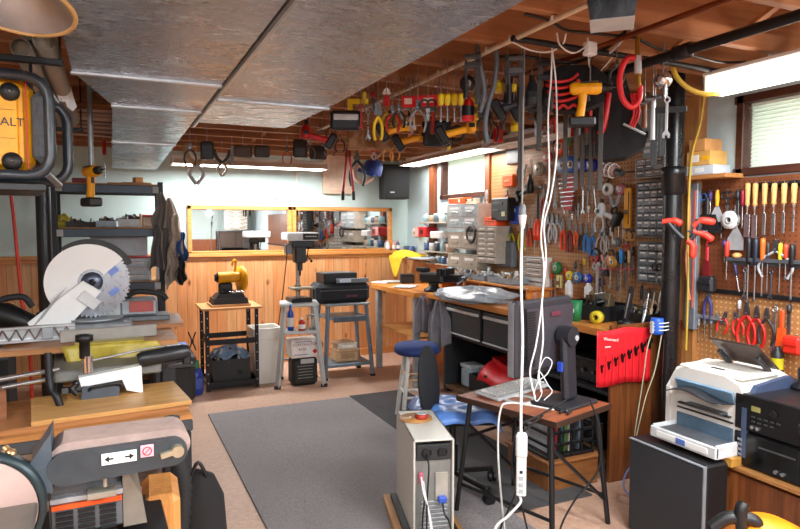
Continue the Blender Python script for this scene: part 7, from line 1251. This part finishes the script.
p = onZ(663, 79, 2.13); r = thing('clamp_lamp', 'round chrome clamp lamp hanging under the joists left of the near light', 'lamp', tuple(p), face(p)); k = S(p, 1); q = MB(); q.lathe([(0, -7*k), (4*k, -6*k), (8*k, 2*k), (9*k, 6*k), (8.5*k, 6*k), (7*k, 1*k)], (0, 0, 0), 22, 'Y'); part(r, 'reflector', q, CHROME); q = MB(); q.tube([(2*k, 0, -4*k), (1*k, 0, -18*k)], 2*k, 8); part(r, 'clamp', q, STEEL); q = MB(); q.cyl((0, 0, 0), (0, 0, ZJ-p.z), .004, n=6); part(r, 'hanging_arm', q, STEEL)
# ================================================================ UNDER THE JOISTS
# black tool bag with red trim, red hose with brass fitting
p = onZ(600, 92, 2.18); r = thing('tool_bag', 'big black tool bag with red straps hung from the joists', 'bag', tuple(p), face(p)); k = S(p, 1); q = MB()
q.prism([(-2*k, 0), (2*k, 16*k), (20*k, 18*k), (27*k, -4*k), (31*k, -30*k), (44*k, -48*k), (42*k, -58*k), (26*k, -67*k), (6*k, -69*k), (-3*k, -60*k), (-6*k, -30*k)], -.1, .1); part(r, 'body', q, mat('0d0e10', .85, 0, .2, 20, .4))
q = MB(); q.tube(spline([(8*k, -.11, -6*k), (6*k, -.115, -24*k), (3*k, -.11, -40*k), (-1*k, -.1, -44*k)]), 3*k, 8); part(r, 'red_strap', q, RED); q = MB()
for i in range(3): q.tube(spline([(28*k+i*2.4*k, -.11, -8*k), (31*k+i*2.4*k, -.115, -26*k), (27*k+i*2*k, -.11, -40*k)]), 1.3*k, 6)
part(r, 'red_cable', q, RED); q = MB(); q.tube([(22*k, -.112, -36*k), (42*k, -.112, -47*k)], .006, 6); part(r, 'piping', q, LGREY)
for x in (0, 20): q = MB(); q.cyl((x*k, 0, -6*k), (x*k, 0, ZJ-p.z), .006, n=6); part(r, 'hanging_strap', q, BLACK)
T = onZ(632, 56, 2.2); dT = dep(T); r = thing('air_hose', 'loop of red air hose with a brass fitting hanging from the joists', 'hose', tuple(T)); O = lambda x, y: onD(x, y, dT)-T
q = MB(); q.tube(spline([O(641, 60), O(628, 58), O(620, 75), O(622, 97), O(631, 107), O(639, 100), O(640, 86)]), .012, 8); part(r, 'hose', q, mat('d02028', .4)); q = MB(); q.tube([O(637.5, 34), O(637.5, 58)], .01, 10); q.tube([O(638, 72), O(638.5, 88)], .011, 10); part(r, 'brass_fitting', q, BRASS); q = MB(); q.tube([O(637.8, 56), O(638, 74)], .015, 10); q.cyl(O(637.5, 36), O(637.5, 36)+V((0, 0, .04)), .01); part(r, 'hanging_coupling', q, LGREY)
# jigsaw-like red tool and yellow drill above the clamps
p = onZ(572, 74, 2.2); r = thing('tool_vest', 'black tool pouch with slanting red ribs hung above the clamp bars', 'tool pouch', tuple(p), face(p)); k = S(p, 1); q = MB(); q.prism([(-28*k, 2*k), (-8*k, 8*k), (20*k, 6*k), (34*k, -6*k), (30*k, -30*k), (8*k, -38*k), (-18*k, -36*k), (-26*k, -20*k)], -.03, .07); part(r, 'body', q, mat('101113', .85, 0, .2, 20, .3))
for i in range(4): q = MB(); q.tube(spline([((-27+i*2)*k, -.04, (-4-i*7)*k), ((-18+i*2)*k, -.05, (-9-i*6.5)*k), ((-2+i)*k, -.045, (-8-i*6)*k), ((6+i)*k, -.04, (-2-i*6)*k)]), 1.7*k, 6); part(r, 'red_rib', q, mat('d82420', .45))
q = MB()
for i in range(6): q.bar(((-18+i*5)*k, -.05, (-32-(i % 2)*4)*k), ((-13+i*5)*k, -.05, (-36+(i % 2)*4)*k), 2.6*k, .012)
part(r, 'red_zigzag', q, mat('d82420', .45)); q = MB()
for x in (-20, 18): q.cyl((x*k, .02, 0), (x*k, .02, ZJ-p.z), .005, n=6)
part(r, 'hanging_wire', q, BLACK)
r = cordless_drill('yellow cordless drill hooked on the black pouch with red ribs', tuple(onD(590, 88, dep(p)-.12)), face(p)+6, .95, 0); q = MB(); q.cyl((0, 0, .02), (0, 0, ZJ-r.location.z), .003, n=6); part(r, 'hanging_wire', q, STEEL)
for i, (px, y0, y1, c, lb, j) in enumerate(((478, 52, 104, '3a3c40', 'dark bar clamp hung nearest the right duct edge', .25), (508, 55, 92, '26282c', 'short black bar clamp left of the long grey one', .5), (521.5, 54, 190, '4a4a4c', 'longest grey bar clamp, beside the extension cord', .12), (540, 60, 150, '1c1d20', 'black-jawed bar clamp left of the paired cords', .2), (566, 96, 188, '2c2a28', 'leftmost of the five brown-grey clamp bars before the pegboard', .1), (577, 96, 190, '302d2b', 'second of the five brown-grey clamp bars', .1), (583.5, 98, 186, '2a2826', 'third of the five brown-grey clamp bars', .12), (592, 96, 190, '302e2b', 'fourth clamp bar, by the blue rolls', .1), (601.5, 90, 190, '34312e', 'rightmost clamp bar, in front of the black bag', .08))):
    hang('bar_clamp', px, y0, y1, c, lb, Z=2.24 if i < 4 else 2.16, j=j, side=1 if i % 2 else -1, hc='a82020' if i > 3 else '1c1c1e')
for pts, lb in (([(496, 50), (497, 62), (494, 85), (488, 105), (485, 125), (487, 142)], 'thick grey strap curving down from the joists, right of two'), ([(477, 48), (479, 62), (483, 80), (484, 95), (480, 112)], 'thick grey strap hanging from the joists, left of two')):
    d_ = dep(onZ(pts[0][0], pts[0][1], 2.27)); cable(lb, [onZ(pts[0][0], pts[0][1], 2.278)]+[onD(x, y, d_+.01*i) for i, (x, y) in enumerate(pts)], .012, mat('5c626a', .5), 'hanging_strap', 'strap')
for a in (('hammer', 653, 96, 140, 'b0b4b8', 'long chrome-handled clamp lever right of the red hose', 2.1, {}), ('wrench', 667, 97, 138, 'b8bcc0', 'chrome ribbed bar hanging right of the organiser', 2.1, {}), ('square', 655, 108, 166, '1c1d20', 'black try square hanging before the pale organiser', 2.06, {}),
          ('roll', 467.5, 77, 92, '1b1b1d', 'black tape roll hung from a joist face', 2.2, {}), ('spray', 497, 82, 93, 'e6c81c', 'yellow canister hung between the grey straps', 2.2, {'c2': 'e6c81c'}), ('spray', 517, 105, 132, 'e4c81a', 'yellow flashlight hung right of the black tools', 2.12, {'c2': 'c0a010', 'name': 'flashlight'}), ('spray', 498, 127, 143, 'd0241c', 'red cylinder hung above the far window fixture', 2.1, {'c2': 'b01c18'}),
          ('power', 510, 88, 128, '25282e', 'black grinder hung left of the paired cords', 2.16, {'name': 'angle_grinder', 's': 1}), ('power', 532, 84, 124, '202a36', 'dark blue-black grinder hung right of the black one', 2.16, {'name': 'angle_grinder', 's': -1}), ('power', 548, 86, 124, '2c3036', 'charcoal power tool hung beside the cords', 2.16, {'name': 'angle_grinder', 's': -1}),
          ('screwdriver', 441, 94, 122, 'e0c420', 'first of four yellow and red handled drivers in a row', 2.12, {'R': .016}), ('screwdriver', 447.5, 94, 122, 'dcc01c', 'second of four yellow and red handled drivers', 2.12, {'R': .016}), ('screwdriver', 454.5, 94, 122, 'e4ca28', 'third of four yellow and red handled drivers', 2.12, {'R': .016}), ('screwdriver', 461, 94, 122, 'd8bc20', 'fourth of four yellow and red handled drivers', 2.12, {'R': .016}),
          ('spray', 468, 98, 122, 'c82028', 'red flashlight hung right of the four drivers', 2.12, {'c2': '24262c', 'name': 'flashlight'}), ('level', 474.5, 98, 120, 'e8c020', 'short yellow and red level beside the red flashlight', 2.12, {'w': .04}), ('power', 472, 118, 146, 'f0a810', 'yellow cordless drill hung left of the grey strap', 2.06, {'s': -1}), ('power', 410, 118, 142, 'f0a810', 'yellow cordless drill, left of the pair in the middle', 2.1, {'s': -1}), ('power', 424, 128, 152, 'eaa20e', 'lower yellow cordless drill left of the black case', 2.08, {'s': -1}),
          ('pouch', 437, 122, 147, '1d2126', 'black case hanging above the far fluorescent light', 2.1, {'w': .16}), ('level', 449, 124, 150, 'e8c41c', 'yellow folding rule hung beside the black case', 2.1, {'w': .02}), ('pliers', 484, 108, 138, '26262a', 'black pliers hung behind the grey strap', 2.1, {}), ('pliers', 491, 112, 142, '2c2c30', 'second black pliers right of the grey strap', 2.1, {}), ('pliers', 418, 100, 132, '8c9096', 'grey shears hanging over the red level', 2.12, {}), ('scissors', 428, 98, 122, '3a3a3e', 'dark hooks hanging from the red level', 2.12, {}),
          ('snips', 386.5, 88, 106, 'c8202c', 'red and white handled pliers just past the duct edge', 2.2, {'c2': 'e8e8ea'}), ('snips', 378, 100, 140, 'e8c41a', 'yellow-handled loppers with long curved handles', 2.14, {}), ('pliers', 393, 106, 132, 'd02c2c', 'red-handled pliers left of the red level', 2.14, {}), ('pliers', 399, 104, 128, '1f2024', 'black pliers beside the red-handled ones', 2.14, {}), ('pouch', 346, 112, 131, '1e2024', 'black case with a white label near the duct end', 2.14, {'w': .17, 'c2': 'd8dce0'}), ('square', 350, 99, 110, 'e8c81c', 'yellow triangular square at the duct edge', 2.2, {'w': .1}), ('wrench', 361, 104, 130, 'a82a34', 'red-ended spanner hanging left of the yellow loppers', 2.15, {}), ('wrench', 368, 110, 140, STEEL, 'slanting steel spanner left of the yellow loppers', 2.15, {}),
          ('pouch', 357, 128, 150, '9c7048', 'brown leather pouch, leftmost of three', 2.12, {'w': .12}), ('pouch', 368, 130, 150, 'a87a50', 'brown leather pouch, middle of three', 2.12, {'w': .12}), ('pouch', 383, 128, 150, '946a44', 'brown leather pouch, rightmost of three', 2.12, {'w': .12}), ('spring_clamp', 350, 138, 150, '4a9a3c', 'small green clamp beside the brown pouches', 2.1, {}), ('spring_clamp', 374, 147, 160, 'e04428', 'orange-red clamp above the blue cap', 2.08, {}), ('pliers', 388, 142, 162, 'e8a030', 'orange-yellow handled pliers by the wall speaker', 2.1, {}), ('pliers', 395, 142, 160, 'd89020', 'ochre-handled pliers nearest the wall speaker', 2.1, {}),
          ('cutters', 348, 146, 200, 'c8202a', 'long red-handled bolt cutters hanging before the back wall', 2.2, {}), ('pliers', 357, 150, 186, '23242a', 'black-handled tool right of the bolt cutters', 2.2, {}), ('power', 306, 126, 150, 'c01c24', 'red power tool hung beyond the duct end', 2.12, {'name': 'power_saw', 's': 1}), ('pliers', 287, 146, 164, 'b83038', 'red-handled pliers lying above the back light', 2.2, {}), ('pouch', 300, 140, 158, '2b2624', 'dark pouch hung above the right end of the back light', 2.12, {'w': .1}), ('pouch', 318, 146, 160, '3a3230', 'brownish pouch hung beyond the right end of the back light', 2.12, {'w': .13}), ('pliers', 310, 140, 158, '5a3c30', 'brown-handled tool above the end of the back light', 2.12, {}), ('pliers', 330, 138, 156, '6a3a28', 'rust-coloured tool hung left of the bolt cutters', 2.12, {}),
          ('spring_clamp', 222, 150, 176, '3c4046', 'dark spring clamp hanging from the left end of the back light', 2.2, {'c2': 'a89a84'}), ('square', 232, 146, 164, 'a0a8b0', 'grey metal plate hung above the back light', 2.2, {'w': .08}), ('pouch', 207, 142, 160, '2e3034', 'black can-like tool hung left above the back light', 2.16, {'w': .1}), ('spring_clamp', 196, 146, 184, 'b8a078', 'tan and black clamp hanging right of the left duct end', 2.2, {}), ('pliers', 190, 142, 166, '3a2c24', 'dark tongs hung against the duct end', 2.14, {}), ('pouch', 243, 146, 158, '54392c', 'brown bag hung over the middle of the back light', 2.14, {'w': .14}), ('pouch', 262, 146, 158, '3c2c26', 'dark brown bag over the back light right of the brown one', 2.14, {'w': .12})):
    hang(a[0], a[1], a[2], a[3], a[4], a[5], Z=a[6], **a[7])
p = onZ(402, 102, 2.14); b = onZ(447, 100, 2.14); r = thing('spirit_level', 'long bright red spirit level slung under the joists', 'spirit level', tuple((p+b)/2), math.degrees(math.atan2(b.y-p.y, b.x-p.x))); L = (b-p).length; q = MB(); q.box((0, 0, 0), (L, .025, .055), .003); part(r, 'body', q, mat('d81c24', .4)); q = MB(); q.box((.1*L, -.014, 0), (.05, .004, .025)); q.box((-.35*L, -.014, 0), (.04, .004, .03)); part(r, 'vial', q, mat('f0d8c8', .3))
for s in (-.3, .3): q = MB(); q.cyl((s*L, 0, .0), (s*L, 0, .142), .003, n=6); part(r, 'hanging_wire', q, STEEL)
# blue cap with beige strap on a hook
p = onZ(374, 158, 2.02) if False else onD(376, 160, 6.3); r = thing('blue_cap', 'blue cap with a beige strap hanging left of the wall speaker', 'hat', tuple(p), face(p), None, 0, 20); k = S(p, 1); q = MB(); q.lathe([(10*k, -14*k), (10*k, -10*k), (9*k, -4*k), (5*k, 0), (0, 1*k)], n=20); part(r, 'crown', q, mat('2c4a9c', .5)); q = MB(); q.sheet(lambda u, v: ((u-.5)*18*k-4*k, -9*k-8*k*v, -14*k-4*k*v), 8, 4, .004); part(r, 'peak', q, mat('2c4a9c', .5))
q = MB(); q.tube(spline([(-9*k, 0, -8*k), (-16*k, -.02, -14*k), (-13*k, -.02, -24*k), (-4*k, -.02, -26*k), (3*k, 0, -18*k)]), 2*k, 8); part(r, 'strap', q, mat('c8a898', .7)); q = MB(); q.cyl((0, 0, 0), ((ZJ-p.z)*.34, 0, ZJ-p.z), .003, n=6); part(r, 'hanging_wire', q, STEEL)
# ceiling lamp can, cables under joists
p = onZ(612, 22, 2.12); r = thing('speaker_box', 'black plastic-wrapped box hung from the joists at the top edge', 'box', tuple(p), face(p)); k = S(p, 1); q = MB(); frq = q; frust(q, 20*k, 26*k, -2*k, 34*k, 1.0); part(r, 'box', q, mat('151518', .3, 0, .2, 12, .5)); q = MB(); q.box((0, 0, -2.6*k), (42*k, 42*k, .7*k)); part(r, 'pale_rim', q, LGREY)
q = MB(); q.cyl((0, 0, 20*k), (0, 0, ZJ-p.z), .01, n=8); part(r, 'hanging_rod', q, IRON)
def jc_(label, pts, rr, m, z=2.276, cat='cable'): P_ = [onZ(x, y, z-(dz if True else 0)) for x, y, dz in pts]; return cable(label, P_, rr, m, 'hanging_cable', cat)
jc_('black cable slung across under the joists from the duct edge to the bag', [(498, 57, 0), (520, 56, .02), (548, 60, .03), (575, 62, .02), (600, 52, .0), (625, 32, 0)], .008, BLACK)
jc_('black cable following the right duct edge', [(525, 14, 0), (548, 20, .01), (566, 30, .0), (590, 33, .0), (640, 38, 0)], .006, BLACK)
jc_('white cable looping between two staples near the black box', [(557, 33, 0), (560, 45, .05), (573, 53, .08), (586, 46, .04), (588, 38, 0)], .0035, CW)
jc_('white cable drooping behind the black slung cable', [(508, 40, 0), (530, 50, .03), (548, 52, .04), (562, 45, .02), (566, 34, 0)], .0035, CW)
jc_('white wire sagging from the paired cords to the red hose', [(566, 60, 0), (575, 66, .03), (595, 74, .04), (620, 74, .0)], .0035, CW)
jc_('white wire looping beneath the white junction', [(588, 52, 0), (590, 68, .06), (596, 75, .08), (605, 66, .04), (614, 55, .0)], .0035, CW)
jc_('bundle of white wires beside the black box', [(632, 30, 0), (624, 38, .0), (615, 48, .02), (604, 56, .03), (598, 50, 0)], .006, mat('c8c8cc', .4))
jc_('black cable running to the near fluorescent light', [(640, 40, 0), (662, 50, .02), (690, 55, .03), (720, 62, .02), (745, 62, 0)], .006, BLACK)
p = onZ(590, 49, 2.25); single('junction_box', 'small white junction plug under the joists below the black box', 'junction box', MB().box((0, 0, 0), (.05, .04, .055), .004), WHITE, tuple(p))
for i, (px, y) in enumerate(((441, 73), (495, 51), (526, 41), (567, 21))):
    p = onZ(px, y, 2.266); single('cable_clip', ['white clip on the conduit, farthest', 'white clip on the conduit, second farthest', 'white clip on the conduit, second nearest', 'white clip on the conduit, nearest'][i], 'clip', MB().box((0, 0, 0), (.03, .012, .02), .004), WHITE, (1.5, p.y, 2.268), 0, 'conduit clips')
# paper on the window fixture, tall straps of long clamps
p = onX(512, 134, 2.95); single('paper_sheet', 'white paper lying on top of the fluorescent light before the pegboard', 'paper', MB().box((0, 0, 0), (.12, .3, .003), .001), mat('c8ccd8', .6), (3.0, p.y-.1, 2.2595))

# ---- a second layer of smaller tools between the others
ADD = [('pliers', 508, 190, 204, '8c2a2c', 'dark red handled pliers under the orange bin'), ('screwdriver', 517, 196, 214, 'c8a02c', 'amber screwdriver under the grey plate'), ('file', 519, 168, 188, '5a2c30', 'maroon-handled file high beside the grey plate'), ('roll', 550, 152, 162, 'c84a30', 'rust-red small roll between the paired cords and the orange roll'),
 ('caliper', 548, 190, 208, '7e8288', 'small grey C-clamp behind the paired cords'), ('wrench', 556, 176, 208, 'a0a4a8', 'long steel spanner left of the red spanner rack'), ('screwdriver', 570, 138, 158, '2c8a4c', 'green-handled screwdriver between the upper rolls'), ('hammer', 581, 132, 158, 'a8763c', 'wooden-handled hammer behind the clamp bars'), ('brush', 589, 134, 156, '8a8e94', 'grey brush behind the clamp bars'), ('file', 596, 138, 157, 'b03028', 'red-handled file behind the clamp bars'),
 ('roll', 607, 176, 184, '8a6a50', 'brown wire coil left of the white wire reel'), ('wrench', 604, 184, 204, DSTEEL, 'dark spanner right of the steel spanners'), ('screwdriver', 620, 214, 238, 'c8302c', 'red screwdriver below the big grey spring clamp'), ('screwdriver', 624.5, 216, 242, 'd8c8a8', 'cream-handled screwdriver left of the yellow level'), ('pliers', 545, 222, 246, '9aa0a6', 'bare steel pliers left of the bright row'), ('wrench', 561.5, 220, 248, STEEL, 'small spanner between bright pliers and orange handles'),
 ('screwdriver', 545, 258, 284, 'c02828', 'short red screwdriver right of the white parts rack'), ('wrench', 556, 278, 302, 'a8acb0', 'spanner hanging below the green tape roll'), ('file', 577, 262, 284, '3a3c40', 'dark file between the yellow and blue tape rolls'), ('screwdriver', 585.5, 258, 276, 'd8b02c', 'yellow screwdriver above the blue tape roll'), ('scissors', 602, 278, 300, '4a2a5c', 'purple-handled scissors right of the steel rule'), ('wrench', 620, 284, 306, STEEL, 'short spanner under the light blue screwdriver'), ('pliers', 628, 240, 254, 'b8343c', 'small red pliers under the brass rings'), ('brush', 607, 262, 276, 'a85a2c', 'small brown brush behind the pink line'),
 ('caliper', 573, 204, 220, '5c6066', 'dark C-clamp right of the red spanner rack foot'), ('roll', 618, 238, 247, '6a7078', 'grey wire ring left of the small red pliers'), ('screwdriver', 590, 206, 222, 'e8e2d0', 'cream screwdriver above the blue-handled pliers'), ('file', 580, 196, 220, '6a4a30', 'wood-handled file right of the red spanner rack')]
for k_, px, a_, b_, c_, lb in ADD: hang(k_, px, a_, b_, c_, lb, X=U+.008)
for k_, px, a_, b_, c_, lb in (('pliers', 704, 222, 246, 'a8242c', 'red-handled nippers half behind the black bench brush'), ('screwdriver', 723, 216, 238, '20242c', 'black stubby screwdriver under the yellow putty knife'), ('wrench', 772, 270, 300, DSTEEL, 'dark spanner hung below the grey rack'), ('screwdriver', 741, 300, 322, 'b8bcc0', 'thin steel pick left of the red-handled pliers pair'), ('file', 791, 304, 334, '2c2e33', 'black-handled file right of the orange brush'), ('wrench', 746, 268, 300, STEEL, 'long spanner left of the large-shafted rasp')):
    hang(k_, px, a_, b_, c_, lb, X=PX2+.014)
CE = [('pliers', 340, 134, 152, '3c2c28', 'dark brown pliers left of the green clamp', 2.14, {}), ('screwdriver', 364, 92, 112, 'c8a828', 'yellow screwdriver right of the triangular square', 2.2, {'R': .014}), ('file', 373, 92, 112, 'a82c2c', 'red-handled file by the duct edge', 2.2, {}), ('caliper', 406, 108, 126, '8a8e92', 'grey C-clamp under the left end of the red level', 2.12, {}), ('wrench', 414, 108, 130, 'b0b4b8', 'steel spanner under the red level', 2.12, {}), ('hammer', 433, 108, 134, 'a83028', 'red-handled hammer right of the grey shears', 2.12, {}), ('file', 480, 92, 118, '2c2e32', 'black file beside the far grey strap', 2.14, {}), ('brush', 487, 98, 120, 'b8a888', 'tan brush behind the near grey strap', 2.14, {'w': .05}), ('hammer', 503, 100, 130, '3a2c24', 'dark wooden hammer left of the longest bar clamp', 2.12, {}), ('screwdriver', 514, 84, 104, 'e0c020', 'yellow screwdriver beside the longest bar clamp', 2.16, {'R': .014}), ('scissors', 536, 110, 138, '5a5e64', 'grey snips hanging below the dark grinder', 2.12, {}), ('spring_clamp', 545, 120, 140, 'b02c28', 'red clamp hanging left of the white cords', 2.1, {}), ('pliers', 617, 60, 84, '2a2a2c', 'black pliers left of the red hose loop', 2.2, {}), ('hammer', 645, 100, 128, '7c5030', 'brown-handled hammer behind the chrome levers', 2.1, {}), ('loop', 390, 112, 128, 'c8a030', 'coiled yellow wire hung near the black pliers', 2.14, {'t': .01}), ('loop', 457, 126, 142, '2c2c30', 'coiled black cord above the far window', 2.1, {'t': .01}), ('pliers', 331, 122, 140, '7c3a30', 'rust-handled pliers beyond the duct edge', 2.16, {}), ('caliper', 322, 130, 146, '55585c', 'dark clamp beyond the duct edge', 2.14, {})]
for k_, px, a_, b_, c_, lb, z_, kw in CE: hang(k_, px, a_, b_, c_, lb, Z=z_, **kw)

a = onX(688, 182, 3.14); b = onX(698, 182, 3.14); z0 = onX(693, 330, 3.14).z; t = thing('metal_channel', 'blue-grey metal channel standing between the drain pipe and the near pegboard', 'channel', (3.155, (a.y+b.y)/2, z0)); q = MB(); q.box((0, 0, (1.76-z0)/2), (.03, abs(a.y-b.y), 1.76-z0), .004); part(t, 'channel', q, mat('8a929e', .4, .4)); q = MB(); q.box((-.017, -.02, (1.76-z0)*.55), (.006, .012, (1.76-z0)*.8)); part(t, 'red_stripe', q, mat('c86a5a', .5)); q = MB(); q.box((.02, 0, (1.76-z0)*.5), (.02, .03, .04)); part(t, 'wall_mount', q, STEEL)
